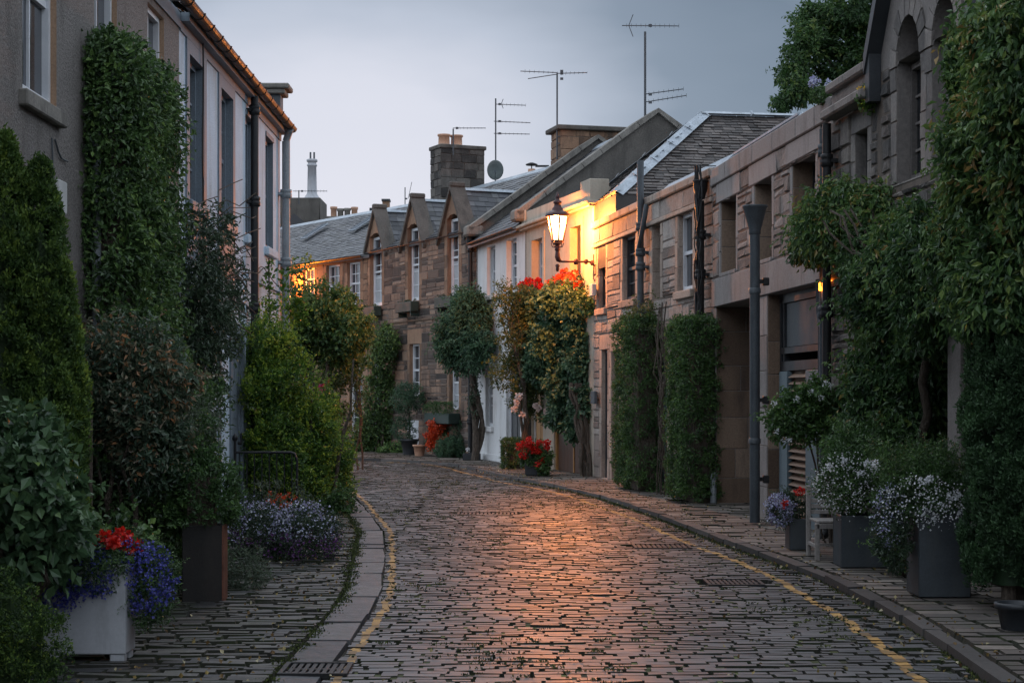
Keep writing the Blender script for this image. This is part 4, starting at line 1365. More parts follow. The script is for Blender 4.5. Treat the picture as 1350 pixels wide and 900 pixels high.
k.tube([(xx0, -0.16, 4.2), (xx0 + 0.25, -0.16, 4.5), (xx0 + 0.32, -0.13, 4.75), (xx0 + 0.32, -0.1, 4.95)], 0.045, 8)
part('pipe_branch', k, 'pipe_grey', h)
xd = LD - 0.22
downpipe(h, xd, 0.0, 4.62, 0.06, -0.14, 'iron', collars=(1.2, 2.6, 3.5, 4.1), hopper=4.78, shoe=False)
k = MB()
rr = random.Random(4)
for i in range(9):
    x = xd + rr.uniform(-0.1, 0.16)
    pts = []
    for s in range(12):
        z = 5.15 - s * 0.24
        pts.append((x + 0.05 * sin(s * 0.9 + i * 2) + rr.gauss(0, 0.012), -0.2 + rr.uniform(-0.03, 0.05), z))
    if i == 0: pts = [(x - 0.3, 0.2, 5.2), (x - 0.15, -0.1, 5.17)] + pts
    k.tube(pts, rr.uniform(0.008, 0.02), 5)
part('cable', k, 'iron', h)
# wing roof with hip, running away from the street
m = MB()
k1, kw = 1.95, 2.31   # near hip corner: metres from the far end; half width
ze, zr = 5.45, 7.36
C1 = np.array([k1, 0.0, ze]); C0 = np.array([k1 - 2 * kw, 0.0, ze]); RR = np.array([k1 - kw, kw, zr])
far = 11.0
R2 = np.array([k1 - kw, far, zr]); C3 = np.array([k1, far, ze]); C4 = np.array([k1 - 2 * kw, far, ze])
m.add([C1, C3, R2, RR], [(0, 1, 2, 3)], 0.2); m.add([C0, C1, RR], [(0, 1, 2)], 0.2); m.add([C4, C0, RR, R2], [(0, 1, 2, 3)], 0.2)
m.add([C1, C3, C3 - [0, 0, 1.3], C1 - [0, 0, 1.3]], [(0, 1, 2, 3)], 0.2); m.add([C0, C1, C1 - [0, 0, 1.3], C0 - [0, 0, 1.3]], [(0, 1, 2, 3)], 0.2)
vl = math.hypot(kw, zr - ze)
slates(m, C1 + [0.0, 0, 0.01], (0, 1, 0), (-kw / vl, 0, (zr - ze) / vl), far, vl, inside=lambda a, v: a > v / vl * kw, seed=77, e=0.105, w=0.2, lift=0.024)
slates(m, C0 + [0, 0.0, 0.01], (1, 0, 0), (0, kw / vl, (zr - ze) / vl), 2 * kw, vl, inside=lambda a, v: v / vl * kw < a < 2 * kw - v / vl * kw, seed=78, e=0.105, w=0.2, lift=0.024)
rf = part('roof', m, 'slate_brown', h)
m = MB()
def lead_strip(mb, a, b, w, up=0.05, n=5, side=(0, 0, 0)):
    a, b = np.array(a, float), np.array(b, float)
    d = (b - a) / np.linalg.norm(b - a)
    s = np.cross(d, [0, 0, 1.0]); s /= np.linalg.norm(s)
    for i in range(n):
        p, q = a + (b - a) * (i + 0.0) / n, a + (b - a) * (i + 0.985) / n
        z = np.array([0, 0, up])
        dn = np.array([0, 0, up - w * 0.55])
        mb.add([p + z, q + z, q + dn + s * w, p + dn + s * w], [(0, 1, 2, 3)], random.random())
        mb.add([p + z, q + z, q + dn - s * w, p + dn - s * w], [(3, 2, 1, 0)], random.random())
        e_ = q - d * 0.03
        mb.add([e_ + z * 1.5, q + z * 1.5, q + dn + s * w + [0, 0, .02], e_ + dn + s * w + [0, 0, .02]], [(0, 1, 2, 3)], 0.1)
lead_strip(m, C1 + [-.05, -.02, 0], RR, 0.2, 0.09)
lead_strip(m, C0, RR, 0.12, 0.09)
lead_strip(m, RR, R2, 0.1, 0.09, n=8)
part('hip_flashing', m, 'lead', rf)
m = MB()
m.box(0.3, LD - 0.05, 0.45, 6.8, 4.75, 4.85)
m.prism([(4.6, 0.1, 5.103), (4.6, 0.34, 5.33), (4.6, 0.6, 5.33), (4.6, 0.6, 5.103)], (LD - 4.62, 0, 0))
part('flat_roof', m, 'lead', h)

# ---- wide stone house (E)
h = FE.house('modern_stone_house', 'broad pink grey stone house with deep square upper openings and smooth lintel')
LE = FE.L
uE = lambda px: FE.u(px)
up = [(uE(951), uE(971), 3.46, 4.52, 0.34), (uE(995), uE(1018), 3.46, 4.52, 0.34), (uE(1045), uE(1075), 3.46, 4.55, 0.34)]
gd = [(0.22, uE(1000), 0.0, 2.98, 0.75), (uE(1012), uE(1083), 0.0, 2.98, 0.3)]
print('E', [(round(q[0], 2), round(q[1], 2)) for q in up + gd], LE)
m = MB()
wall_sheet(m, 0, LE, 0, 5.02, up + gd, D=7.0, rmat=2)
for i, q in enumerate(up):
    margins(m, (q[0], q[1], 3.42, q[3]), 0.12, 2, 190 + i * 5, lintel=0.0, bh=(0.35, 0.5))
    reveal_blocks(m, q, 3, 191 + i, bh=(0.3, 0.42))
    # smooth lintel slab over each opening
    m.box(q[0] - 0.28, q[1] + 0.28, -0.022, -0.001, q[3], 4.8, 2, bev=0.006)
    m.box(q[0] - 0.02, q[1] + 0.02, -0.03, 0.2, 3.40, 3.459, 2, bev=0.01)
# smooth band
x = 0.0
for w in (2.9, 0.5, 3.4):
    w = min(w, LE - x)
    m.box(x + 0.003, x + w - 0.003, -0.03, -0.001, 2.985, 3.40, 2, bev=0.008, rnd=random.random()); x += w
hh = [(q[0] - 0.12, q[1] + 0.12, 3.3, 4.5) for q in up] + [(q[0] - 0.28, q[1] + 0.28, q[3], 4.8) for q in up] + [(q[0], q[1], 0, 3.4) for q in gd]
rubble(m, 0, LE, 3.42, 4.8, hh, ch=(0.16, 0.34), bl=(0.3, 0.7), proud=0.026, gap=0.012, mat=1, seed=233, irregular=0.3, inset=0.018)
rubble(m, 0, LE, 0.0, 2.98, hh, ch=(0.4, 0.55), bl=(0.3, 0.6), proud=0.015, gap=0.008, mat=2, seed=234, inset=0.006)
x = 0.0
while x < LE - 0.05:
    w = min(random.uniform(0.75, 1.2), LE - x)
    m.box(x + 0.004, x + w - 0.004, -0.05, 0.32, 4.803, 5.06, 2, bev=0.015, rnd=random.random()); x += w
reveal_blocks(m, gd[0], 3, 301, bh=(0.36, 0.52)); reveal_blocks(m, gd[1], 3, 305, bh=(0.4, 0.6))
part('wall', m, ['mortar', 'rubble_e', 'concrete', 'jamb'], h)
for i, q in enumerate(up): window(h, *q[:4], 0.3, 1, 1, frame='dark_paint', pane='glass_dark', sash=False)
# recessed entrance with boarded back
m = MB(); m.box(gd[0][0] + .01, gd[0][1] - .01, 0.7, 0.74, 0.0, 2.97); part('door', m, 'dark_paint', h)
k = MB(); k.box(gd[0][0] + 2.1, gd[0][0] + 2.45, 0.35, 0.6, 2.25, 2.75, bev=0.02); part('extractor_box', k, 'iron', h)
k = MB()
a, b = gd[1][0] + 0.005, gd[1][1] - 0.005
k.box(a, b, 0.16, 0.24, 2.86, 2.975); k.box(a, b, 0.16, 0.24, 1.98, 2.1); k.box(a, b, 0.16, 0.24, 2.2, 2.28)
k.box(a, a + 0.08, 0.16, 0.24, 0, 2.86); k.box(b - 0.08, b, 0.16, 0.24, 0.0, 2.86)
k.box(a + 0.2, a + 0.24, 0.16, 0.24, 2.1, 2.86)
fr0 = part('door_frame', k, 'dark_paint', h)
k = MB(); k.box(a + 0.25, b - 0.09, 0.19, 0.21, 2.29, 2.85); part('transom_panel', k, 'pipe_grey', fr0)
k = MB(); k.box(a + 0.09, a + 0.5, 0.13, 0.2, 0.02, 1.97, bev=0.005); k.box(b - 1.2, b - 0.09, 0.13, 0.2, 0.02, 1.97, bev=0.005); part('door', k, 'teal', h)
k = MB()
for i in range(22):
    z = 0.08 + i * 0.086
    k.prism([(a + 0.52, 0.14, z), (a + 0.52, 0.2, z + 0.045), (a + 0.52, 0.21, z + 0.055), (a + 0.52, 0.15, z + 0.012)], (b - 1.22 - a - 0.52, 0, 0))
k.box(a + 0.52, b - 1.22, 0.22, 0.24, 0.05, 1.97)
part('louvre', k, 'wood_slat', h)
m = MB(); m.box(0, LE, 0.4, 6.9, 4.6, 4.7)
for i in range(4): m.prism([(i * 0.95, 0.08, 5.063), (i * 0.95, 0.34, 5.29), (i * 0.95, 0.6, 5.29), (i * 0.95, 0.6, 5.063)], (0.94, 0, 0), 0, random.random())
m.box(0, 3.8, 0.3, 0.33, 5.291, 5.32); part('roof', m, 'lead', h)
downpipe(h, LE - 0.12, 0.12, 4.7, 0.04, -0.09, 'pipe_grey', collars=(1.3, 2.6, 4.45), hopper=None)
k = MB()
for i in range(3):
    x = LE - 0.3 - 0.05 * i
    k.tube([(x, -0.08, 3.0), (x + 0.03, -0.08, 2.6), (x + 0.1, -0.08, 2.45), (x + 0.1, -0.08, 0.3)], 0.018, 6)
part('cable', k, 'pipe_grey', h)

# ---- dark stone house with arched windows (G), running on past the camera
h = FG.house('dark_stone_house', 'tall weathered dark stone house with arched gable windows behind the vine, nearest on the right')
LG = FG.L
gu = FG.u
w0 = (gu(1128), gu(1144.5), 3.8, 4.5, 0.2)
arch = [(gu(1183), gu(1214), 3.78, 4.95, 0.22), (gu(1230), gu(1262), 3.78, 4.95, 0.22)]
gg = (gu(1180), gu(1262), 0.0, 2.75, 0.5)
gw = (gu(1140), gu(1170), 0.9, 2.2, 0.18)
extra = [(9.5, 10.5, 3.7, 5.0, 0.2), (13, 14, 3.7, 5.0, 0.2), (9.6, 10.6, 0.05, 2.2, 0.2)]
print('G', w0, arch, gg, LG)
m = MB()
x1g = gu(1262) + 0.45
x0g = gu(1157)
TOP = 6.4
ah = [(q[0], q[1], q[2], q[3] + 0.5, q[4]) for q in arch]
wall_sheet(m, 0, x0g, 0, 4.75, [w0, (gw[0], min(gw[1], x0g - 0.05), *gw[2:])], D=7.0, rmat=2)
wall_sheet(m, x0g, LG, 0, 5.0, [(gg[0], gg[1], gg[2], gg[3], gg[4])] + ah + extra, D=7.0, rmat=2)
# round heads
for q in arch:
    cx, r = (q[0] + q[1]) / 2, (q[1] - q[0]) / 2
gcx = (arch[0][0] + arch[1][1]) / 2
gz = 7.3
gh_ = [(q[0], q[1], q[2], q[3] + (q[1] - q[0]) * 0.9) for q in arch]
# gable above: polygon strips between x columns, leaving pointed heads free
N = 120
ghw = gcx - x0g
for i in range(N):
    a = x0g + 2 * ghw * i / N; b = x0g + 2 * ghw * (i + 1) / N
    mid = (a + b) / 2
    zt = lambda x: 5.0 + (gz - 5.0) * (1 - abs(x - gcx) / ghw)
    zlo = 5.0
    for q in arch:
        if q[0] <= mid <= q[1]:
            r = (q[1] - q[0]) / 2
            zlo = q[3] + math.sqrt(max(r * r - (mid - (q[0] + q[1]) / 2) ** 2, 0)) * 1.25
    if zt(mid) > zlo:
        m.add([(a, 0, zlo), (b, 0, zlo), (b, 0, max(zt(b), zlo)), (a, 0, max(zt(a), zlo))], [(0, 1, 2, 3)], 0.5, 2)
for q in arch:
    r = (q[1] - q[0]) / 2; cx = (q[0] + q[1]) / 2
    for i in range(14):
        a, b = q[0] + 2 * r * i / 14, q[0] + 2 * r * (i + 1) / 14
        za = q[3] + math.sqrt(max(r * r - (a - cx) ** 2, 0)) * 1.25
        zb_ = q[3] + math.sqrt(max(r * r - (b - cx) ** 2, 0)) * 1.25
        if za < 5.0 or zb_ < 5.0:
            m.add([(a, 0, min(za, 5.0)), (b, 0, min(zb_, 5.0)), (b, 0, 5.002), (a, 0, 5.002)], [(0, 1, 2, 3)], 0.5, 2)
    for i in range(24):
        t0, t1 = pi * i / 24, pi * (i + 1) / 24
        m.add([(cx + r * cos(t0), 0, q[3] + 1.25 * r * sin(t0)), (cx + r * cos(t1), 0, q[3] + 1.25 * r * sin(t1)), (cx + r * cos(t1), 0.24, q[3] + 1.25 * r * sin(t1)), (cx + r * cos(t0), 0.24, q[3] + 1.25 * r * sin(t0))], [(0, 1, 2, 3)], 0.5, 2)
    margins(m, (q[0], q[1], q[2], q[3]), 0.2, 2, 260, lintel=0)
    # voussoirs
    for i in range(9):
        t0, t1 = pi * i / 9 + 0.02, pi * (i + 1) / 9 - 0.02
        P_ = [(cx + r * cos(t0), -0.02, q[3] + 1.25 * r * sin(t0)), (cx + (r + 0.2) * cos(t0), -0.02, q[3] + (1.25 * r + 0.2) * sin(t0)),
              (cx + (r + 0.2) * cos(t1), -0.02, q[3] + (1.25 * r + 0.2) * sin(t1)), (cx + r * cos(t1), -0.02, q[3] + 1.25 * r * sin(t1))]
        m.prism(P_, (0, 0.019, 0), 2, random.random())
margins(m, w0, 0.15, 2, 270, lintel=0.22)
hh = [grown(w0, 0.15, 0.22), (gw[0] - .05, gw[1] + .05, gw[2] - .05, gw[3] + .05)]
rubble(m, 0, x0g, 0, 4.75, hh, ch=(0.15, 0.3), bl=(0.2, 0.45), proud=0.04, gap=0.016, mat=1, seed=271, irregular=0.4, inset=0.014)
hh = [(q[0] - 0.2, q[1] + 0.2, q[2] - .02, 9) for q in arch] + [(gg[0], gg[1], 0, gg[3])] + [q[:4] for q in extra]
rubble(m, x0g + 0.2, LG, 0, 5.0, hh, ch=(0.15, 0.3), bl=(0.2, 0.45), proud=0.04, gap=0.016, mat=1, seed=272, irregular=0.4, inset=0.014)
# cornice over the small window, two steps
m.box(0.15, x0g - 0.0, -0.2, -0.001, 4.752, 4.86, 2, bev=0.02)
m.box(0.15, x0g - 0.02, -0.06, 0.3, 4.863, 5.05, 2)
x = 0.15
while x < x0g - 0.1:
    w = min(0.7, x0g - 0.02 - x); m.box(x, x + w - 0.01, -0.14, 0.34, 5.053, 5.16, 2, bev=0.02, rnd=random.random()); x += w
# pale pilaster beside the dark opening
m.box(gg[1] + 0.02, gg[1] + 0.34, -0.1, -0.001, 0.5, 2.9, 3, bev=0.01); m.box(gg[1] - 0.02, gg[1] + 0.38, -0.14, -0.001, 0.0, 0.5, 3, bev=0.02)
m.box(x0g + 2 * ghw, LG, 0.0, 7.0, 5.0, 5.1, 2)
part('wall', m, ['mortar_dark', 'rubble_f', 'ashlar_f', 'concrete'], h)
# overhanging dark verge of the gable
v = MB()
s_ = (gz - 5.0) / ghw
for sg in (-1, 1):
    ex = gcx + sg * (ghw + 0.02)
    v.prism([(gcx, -0.15, gz + 0.02), (ex, -0.15, 5.0), (ex, -0.15, 5.2), (gcx, -0.15, gz + 0.24)], (0, 0.19, 0))
v.prism([(x0g - 0.02, -0.13, 4.7), (x0g + 0.13, -0.13, 4.7), (x0g + 0.13, -0.13, 5.19), (x0g - 0.02, -0.13, 5.19)], (0, 0.125, 0))
part('verge', v, 'dark_paint', h)
v = MB()
for sg in (-1, 1):
    v.prism([(gcx, 0.3, gz + 0.2), (gcx + sg * (ghw + .1), 0.3, 5.05), (gcx + sg * (ghw + .1), 0.3, 5.0), (gcx, 0.3, gz + 0.0)], (0, 3.2, 0))
v.prism([(0, 0.4, 5.0), (0, 3.5, 7.0), (0, 6.9, 5.0)], (x0g, 0, 0))
v.prism([(x0g + 2 * ghw, 0.1, 5.1), (x0g + 2 * ghw, 3.5, 8.0), (x0g + 2 * ghw, 6.9, 5.1)], (LG - x0g - 2 * ghw, 0, 0))
part('roof', v, 'slate_brown', h)
window(h, *w0[:4], 0.17, 2, 2, frame='dark_paint', pane='glass_dark')
for q in arch:
    w_ = window(h, q[0], q[1], q[2], q[3] + 0.02, 0.18, 2, 4, frame='ashlar_f', pane='glass_dark', sash=False)
    k = MB(); k.box(q[0] - .1, q[1] + .1, 0.225, 0.235, q[3] + 0.02, q[3] + 0.9); part('pane', k, 'glass_dark', w_)
wq = window(h, gw[0], min(gw[1], x0g - 0.05), gw[2], gw[3], 0.12, 2, 3, frame='margin_blue', pane='blind')
for q in extra[:2]: window(h, *q[:4], 0.15, 2, 4, frame='dark_paint', pane='glass_dark')
door(h, *extra[2][:4], 0.15, 'teal')
k = MB()
a, b = gg[0] + .01, gg[1] - .01
for i in range(8):
    w = (b - a) / 8
    k.box(a + w * i + 0.004, a + w * (i + 1) - 0.004, 0.4, 0.44, 0.02, 2.74, rnd=random.random())
part('garage_door', k, 'planter_dark', h)
downpipe(h, 0.16, 0.12, 4.72, 0.05, -0.12, 'iron', collars=(2.6, 3.4, 4.3))

# ---- white house on the left (W)
h = FW.house('white_roughcast_house', 'white roughcast house on the left with blue grey window margins and rusty gutter')
LW = FW.L
fy = 19.7
ww = [(20.25 - fy, 21.2 - fy), (22.45 - fy, 23.4 - fy), (24.6 - fy, 25.35 - fy), (26.6 - fy, 27.45 - fy)]
up = [(a, b, 3.93, 5.62, 0.16) for a, b in ww]
lowd = [(23.35 - fy, 24.25 - fy, 0.05, 2.5, 0.16)]
loww = [(26.6 - fy, 27.45 - fy, 1.0, 2.4, 0.16), (20.4 - fy, 21.5 - fy, 1.0, 2.5, 0.16)]
m = MB()
wall_sheet(m, 0, LW, 0, 5.98, up + lowd + loww, D=7.2, mat=0, rmat=1)
m.box(0.0, LW, -0.022, -0.001, 5.78, 5.97, 1)
for q in up[:2]:
    m.box(q[0] - 0.17, q[0], -0.022, -0.001, 0.0, 5.777, 1); m.box(q[1], q[1] + 0.17, -0.022, -0.001, 2.9 if q is up[1] else 0.0, 5.777, 1)
    m.box(q[0], q[1], -0.022, -0.001, 5.62, 5.777, 1); m.box(q[0], q[1], -0.022, -0.001, 3.2, q[2] - 0.0, 1)
for q in up[2:]:
    m.box(q[0], q[1], -0.018, -0.001, 5.62, 5.69, 1)
q = lowd[0]
m.box(q[0] - 0.14, q[0], -0.024, -0.001, 0.0, 2.64, 1); m.box(q[1], q[1] + 0.14, -0.024, -0.001, 0.0, 2.64, 1); m.box(q[0], q[1], -0.024, -0.001, 2.5, 2.64, 1)
m.box(5.0, LW, -0.03, -0.001, 3.32, 3.38, 0)
m.box(0, LW, -0.12, -0.024, 5.88, 5.98, 1)
part('wall', m, ['harl_white', 'margin_blue'], h)
for q in up: window(h, *q[:4], 0.13, 2, 4, frame='margin_blue', pane='glass_dark', sill='margin_blue' if q[0] < 4 else 'harl_white')
window(h, *loww[0][:4], 0.13, 2, 4, sill='harl_white'); window(h, *loww[1][:4], 0.13, 2, 4, sill='harl_white')
door(h, *lowd[0][:4], 0.06, 'margin_blue', frame='margin_blue')
gutter(h, -0.2, LW + 0.04, -0.2, 5.99, 'rust', 0.07, brackets=0.62)
m = MB()
tn = math.tan(R(38))
m.prism([(0, 0.0, 5.99), (0, 3.6, 5.99 + 3.6 * tn), (0, 7.2, 5.99)], (LW - 0.2, 0, 0))
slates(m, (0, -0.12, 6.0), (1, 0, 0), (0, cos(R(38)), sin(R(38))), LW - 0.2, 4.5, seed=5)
part('roof', m, 'slate', h)
# gable parapet at the far end, with moulded foot
m = MB()
m.prism([(LW - 0.35, 0.02, 5.9), (LW - 0.35, -0.05, 6.1), (LW - 0.35, -0.05, 6.48), (LW - 0.35, 0.36, 6.48), (LW - 0.35, 3.6, 6.48 + 3.2 * tn), (LW - 0.35, 7.0, 6.3), (LW - 0.35, 7.0, 5.9)], (0.33, 0, 0), 0)
gb = part('gable', m, 'pipe_grey', h)
m = MB()
m.box(LW - 0.42, LW + 0.05, -0.13, 0.36, 6.482, 6.56, bev=0.015); m.box(LW - 0.45, LW + 0.08, -0.2, 0.38, 6.563, 6.65, bev=0.02)
m.prism([(LW - 0.45, 0.38, 6.49), (LW - 0.45, 0.38, 6.64), (LW - 0.45, 3.6, 6.64 + 3.2 * tn), (LW - 0.45, 3.6, 6.49 + 3.2 * tn)], (0.53, 0, 0))
part('coping', m, 'cement_pale', gb)
downpipe(h, 24.75 - fy, 0.1, 5.9, 0.055, -0.11, 'iron', collars=(1.4, 2.9, 4.4, 5.7))
downpipe(h, 28.1 - fy, 0.1, 5.75, 0.065, -0.12, 'pipe_pale', collars=(2.0, 3.8, 4.9))
k = MB()
k.tube([(28.1 - fy, -0.12, 5.75), (28.08 - fy, -0.16, 5.86), (28.0 - fy, -0.2, 5.93)], 0.06, 10)
part('pipe_elbow', k, 'pipe_pale', h)
k = MB()
pts = [(1.25 + 0.03 * sin(s * 1.3), -0.05, 5.9 - s * 0.35) for s in range(15)]
k.tube(pts, 0.012, 5)
k.tube([(0.9 + s * 0.55, -0.07 - 0.04 * sin(s), 3.45 + 0.12 * sin(s * 0.8)) for s in range(17)], 0.008, 5)
part('cable', k, 'iron', h)

# ---- tan roughcast house, nearest on the left (T)
h = FT.house('tan_roughcast_house', 'tan roughcast house nearest on the left behind the conifer and the tall climber')
LT = FT.L
yo = -6.0
tw = [(13.4, 14.4), (15.7, 16.6), (18.0, 18.85)]
up = [(a - yo, b - yo, 4.0 if i == 0 else 3.98, 5.72, 0.14) for i, (a, b) in enumerate(tw)] + [(2, 3, 4.0, 5.7, .14), (7, 8, 4.0, 5.7, .14), (12, 13, 4.0, 5.7, .14)]
lo = [(14.5 - yo, 15.4 - yo, 0.05, 2.3, 0.16), (2, 3.2, 1, 2.4, .15), (7, 8.2, 1, 2.4, .15), (16.6 - yo, 17.6 - yo, 1, 2.4, .15)]
m = MB()
wall_sheet(m, 0, LT - 0.0, 0, 5.98, up + lo, D=7.2, mat=0, rmat=1)
m.box(0.0, LT - 0.003, -0.022, -0.001, 5.8, 5.97, 2)
part('wall', m, ['harl_tan', 'paint_tan', 'margin_blue'], h)
for q in up: window(h, *q[:4], 0.1, 2, 2, frame='white_paint', pane='glass', sill='cement_pale')
for q in lo[1:]: window(h, *q[:4], 0.12, 2, 4, frame='white_paint', pane='glass_dark')
door(h, *lo[0][:4], 0.1, 'brown_door')
k = MB(); k.box(14.24 - yo, 14.48 - yo, -0.07, -0.001, 3.15, 3.42, bev=0.01)
part('meter_box', k, 'plastic', h)
k = MB()
k.tube([(14.2 - yo + 0.02 * s, -0.015, 3.75 - s * 0.2 + 0.03 * sin(s * 2)) for s in range(9)], 0.008, 5)
k.tube([(14.3 - yo + s * 0.1, -0.015, 3.75 - 0.04 * s - 0.05 * sin(s)) for s in range(5)], 0.008, 5)
part('cable', k, 'pipe_grey', h)
downpipe(h, 15.35 - yo + 0.1, 0.1, 4.0, 0.04, -0.08, 'pipe_pale')
gutter(h, 0, LT - 0.2, -0.2, 5.99, 'rust', 0.07, brackets=0.62)
m = MB()
m.prism([(0, 0.0, 5.99), (0, 3.6, 5.99 + 3.6 * tn), (0, 7.2, 5.99)], (LT, 0, 0))
part('roof', m, 'slate', h)

# ---- things seen far away over the roofs
h = thing('rear_house', 'grey rendered chimney gable with a tall pale flue beyond the left house', 'house', (-8.2, 66, 0))
m = MB()
m.box(-3.0, X(422, 66) + 8.2, 0, 2.4, 0, 9.15)
m.prism([(X(421, 66) + 8.2, 0, 9.15), (X(423.5, 66) + 8.2, 0, 7), (X(423.5, 66) + 8.2, 0, 0), (X(421, 66) + 8.2, 0, 0)], (0, 2.4, 0))
part('wall', m, 'cement', h)
fx = X(409, 66) + 8.2
m = MB(); m.lathe([(0.34, 0), (0.28, 0.1), (0.21, 0.2), (0.19, 0.3), (0.17, 1.25), (0.2, 1.27), (0.2, 1.33), (0.165, 1.35), (0.17, 1.42), (0.215, 1.44), (0.215, 1.52), (0.15, 1.54)], (fx, 0.6, 9.15), 8, rot=pi / 8)
c = part('chimney', m, 'planter_white', h)
m = MB(); m.tube([(fx - 0.06, 0.6, 10.65), (fx - 0.06, 0.6, 10.95)], 0.035, 8); m.tube([(fx + 0.08, 0.6, 10.65), (fx + 0.08, 0.6, 10.95)], 0.035, 8); part('flue_pipe', m, 'pipe_grey', c)
m = MB(); m.prism([(-0.6, -2, 7.6), (0.2, -2, 8.35), (1.1, -2, 7.6)], (0, 2, 0)); part('dormer_roof', m, 'slate', h)

h = thing('rear_house', 'distant house behind the far ridge, only its row of four chimney pots shows', 'house', (X(450, 72), 72, 0))
m = MB(); m.box(-2.2, 1.5, 0, 5, 0, 8.4); part('wall', m, 'cement', h)
m = MB(); m.prism([(-2.2, 0, 8.4), (-2.2, 2.5, 8.9), (-2.2, 5, 8.4)], (3.7, 0, 0)); part('roof', m, 'slate', h)
for i, (a, top, mt) in enumerate(((439, 273.5, 'terracotta'), (448, 276, 'cement_pale'), (457, 275.5, 'cement_pale'), (466.5, 274, 'terracotta'))):
    m = MB(); m.lathe([(0.13, 0), (0.12, 0.6), (0.15, 0.62), (0.15, 0.72), (0.1, 0.72)], (X(a, 72) - X(450, 72), 0.3, Z(top, 72) - 0.66), 12)
    part('chimney_pot', m, mt, h)
m = MB(); m.box(-0.8, 0.8, 0.0, 0.6, 8.4, Z(285, 72)); part('chimney', m, 'cement_pale', h)

h = thing('rear_house', 'distant house whose stepped chimney heads show left of the first dormer', 'house', (X(500, 70), 70, 0))
m = MB(); m.box(-0.9, 1.6, 0, 5, 0, 8.5); part('wall', m, 'cement', h)
m = MB(); m.box(X(496, 70) - X(500, 70), X(504, 70) - X(500, 70), 0, .5, 8.5, Z(271, 70)); m.box(X(504, 70) - X(500, 70), X(513, 70) - X(500, 70), 0.02, .5, 8.5, Z(265, 70)); c = part('chimney', m, 'ashlar_a', h)
m = MB(); m.box(X(503, 70) - X(500, 70), X(514, 70) - X(500, 70), -0.05, .55, Z(265, 70) + .002, Z(263, 70) + .02); m.box(X(487, 70) - X(500, 70), X(494, 70) - X(500, 70), 0, .4, 8.5, Z(274, 70)); part('chimney_cap', m, 'dark_paint', c)

h = thing('rear_house', 'distant house behind the brown stone house, only a cowled terracotta pot shows', 'house', (X(705, 62), 62, 0))
m = MB(); m.box(-1.2, 2.4, 0, 5, 0, 9.0); part('wall', m, 'cement', h)
m = MB(); m.lathe([(0.14, 0), (0.13, 0.75), (0.1, 0.75)], (X(701, 62) - X(705, 62), 0.3, 9.0), 12); c = part('chimney_pot', m, 'terracotta', h)
m = MB(); m.lathe([(0.2, 0.0), (0.22, 0.04), (0.06, 0.1)], (X(701, 62) - X(705, 62), 0.3, 9.88), 12); m.tube([(X(701, 62) - X(705, 62), .3, 9.7), (X(701, 62) - X(705, 62), .3, 9.95)], .02, 6)
m.box(X(706, 62) - X(705, 62), X(724, 62) - X(705, 62), .2, .4, 9.83, 9.88); part('cowl', m, 'iron', c)

# ---- television aerials and dish
def aerial(label, px, ybase, ytop, Y, booms, vee=None, bracket=False, r=0.022):
    b = W(px, ybase, Y)
    t = thing('tv_aerial', label, 'aerial', b)
    m = MB(); m.tube([(0, 0, -0.3), (0, 0, Z(ytop, Y) - b[2])], r, 8)
    if bracket:
        m.box(-0.02, 0.25, -0.02, 0.02, 0.1, 0.13); m.box(-0.02, 0.25, -0.02, 0.02, 0.28, 0.31)
    part('mast', m, 'alu', t)
    for (y1, xl, xr, y2, kind) in booms:
        m = MB()
        a = (X(xl, Y) - b[0], 0, Z(y1, Y) - b[2]); c = (X(xr, Y) - b[0], 0, Z(y2, Y) - b[2])
        m.tube([a, c], 0.011, 6)
        d = np.array(c) - np.array(a); ln = np.linalg.norm(d)
        n = int(ln / 0.11)
        for i in range(1, n + 1):
            p = np.array(a) + d * i / n
            if kind == 'v':
                m.tube([(p[0], 0, p[2] - 0.045), (p[0], 0, p[2] + 0.05)], 0.005, 4)
            elif kind == 'h':
                e = 0.12 + 0.16 * (1 - i / n)
                m.tube([(p[0], -e, p[2]), (p[0], e, p[2])], 0.005, 4)
        m.box(min(0.1, abs(d[0]) * .2) - 0.02, min(0.1, abs(d[0]) * .2) + 0.06, -0.02, 0.02, a[2] - 0.03 if True else 0, a[2] + 0.03)
        part('boom', m, 'alu', t)
    if vee:
        (vx, vy, s) = vee
        c = (X(vx, Y) - b[0], 0, Z(vy, Y) - b[2])
        m = MB()
        m.tube([c, (c[0] + s * 0.1, 0, c[2] + s * 0.26)], 0.01, 5); m.tube([c, (c[0] + s * 0.1, 0, c[2] - s * 0.26)], 0.01, 5)
        part('reflector', m, 'alu', t)
    return t

aerial('short aerial with one level boom on the corner of the sooty chimney stack', 597.5, 192, 170, 53.2, [(169, 597, 640, 169, 'h')])
aerial('thin aerial mast with three stacked booms beside the grey dish', 653.5, 214, 130, 52.6, [(137.5, 653, 693, 139, 'v'), (160, 651, 699, 162, 'h'), (176, 651, 698, 177, 'h')], vee=(661, 137, 0.55))
aerial('aerial with one wide flat boom bracketed to the broad capped chimney', 734.5, 195, 97, 45.6, [(94, 686, 735, 96, 'h'), (97, 735, 774, 96, 'h'), (104, 696, 735, 98, '')], bracket=True)
aerial('tallest aerial, on the grey gable peak, with a boom on top and two sloping ones', 850.5, 160, 42, 40.9, [(34, 820, 895, 34.5, 'v'), (124.5, 849, 901, 117.5, 'v'), (135, 849, 905, 126, 'v')], vee=(829, 34, 1.0), r=0.028)
aerial('tiny distant aerial leaning above the far ridge', 534, 262, 247, 70, [(262, 538, 543, 240, '')], r=0.02)
aerial('long low aerial lying level beside the tall pale flue', 394, 258.5, 251, 64.5, [(252, 386, 431, 252, 'v')])
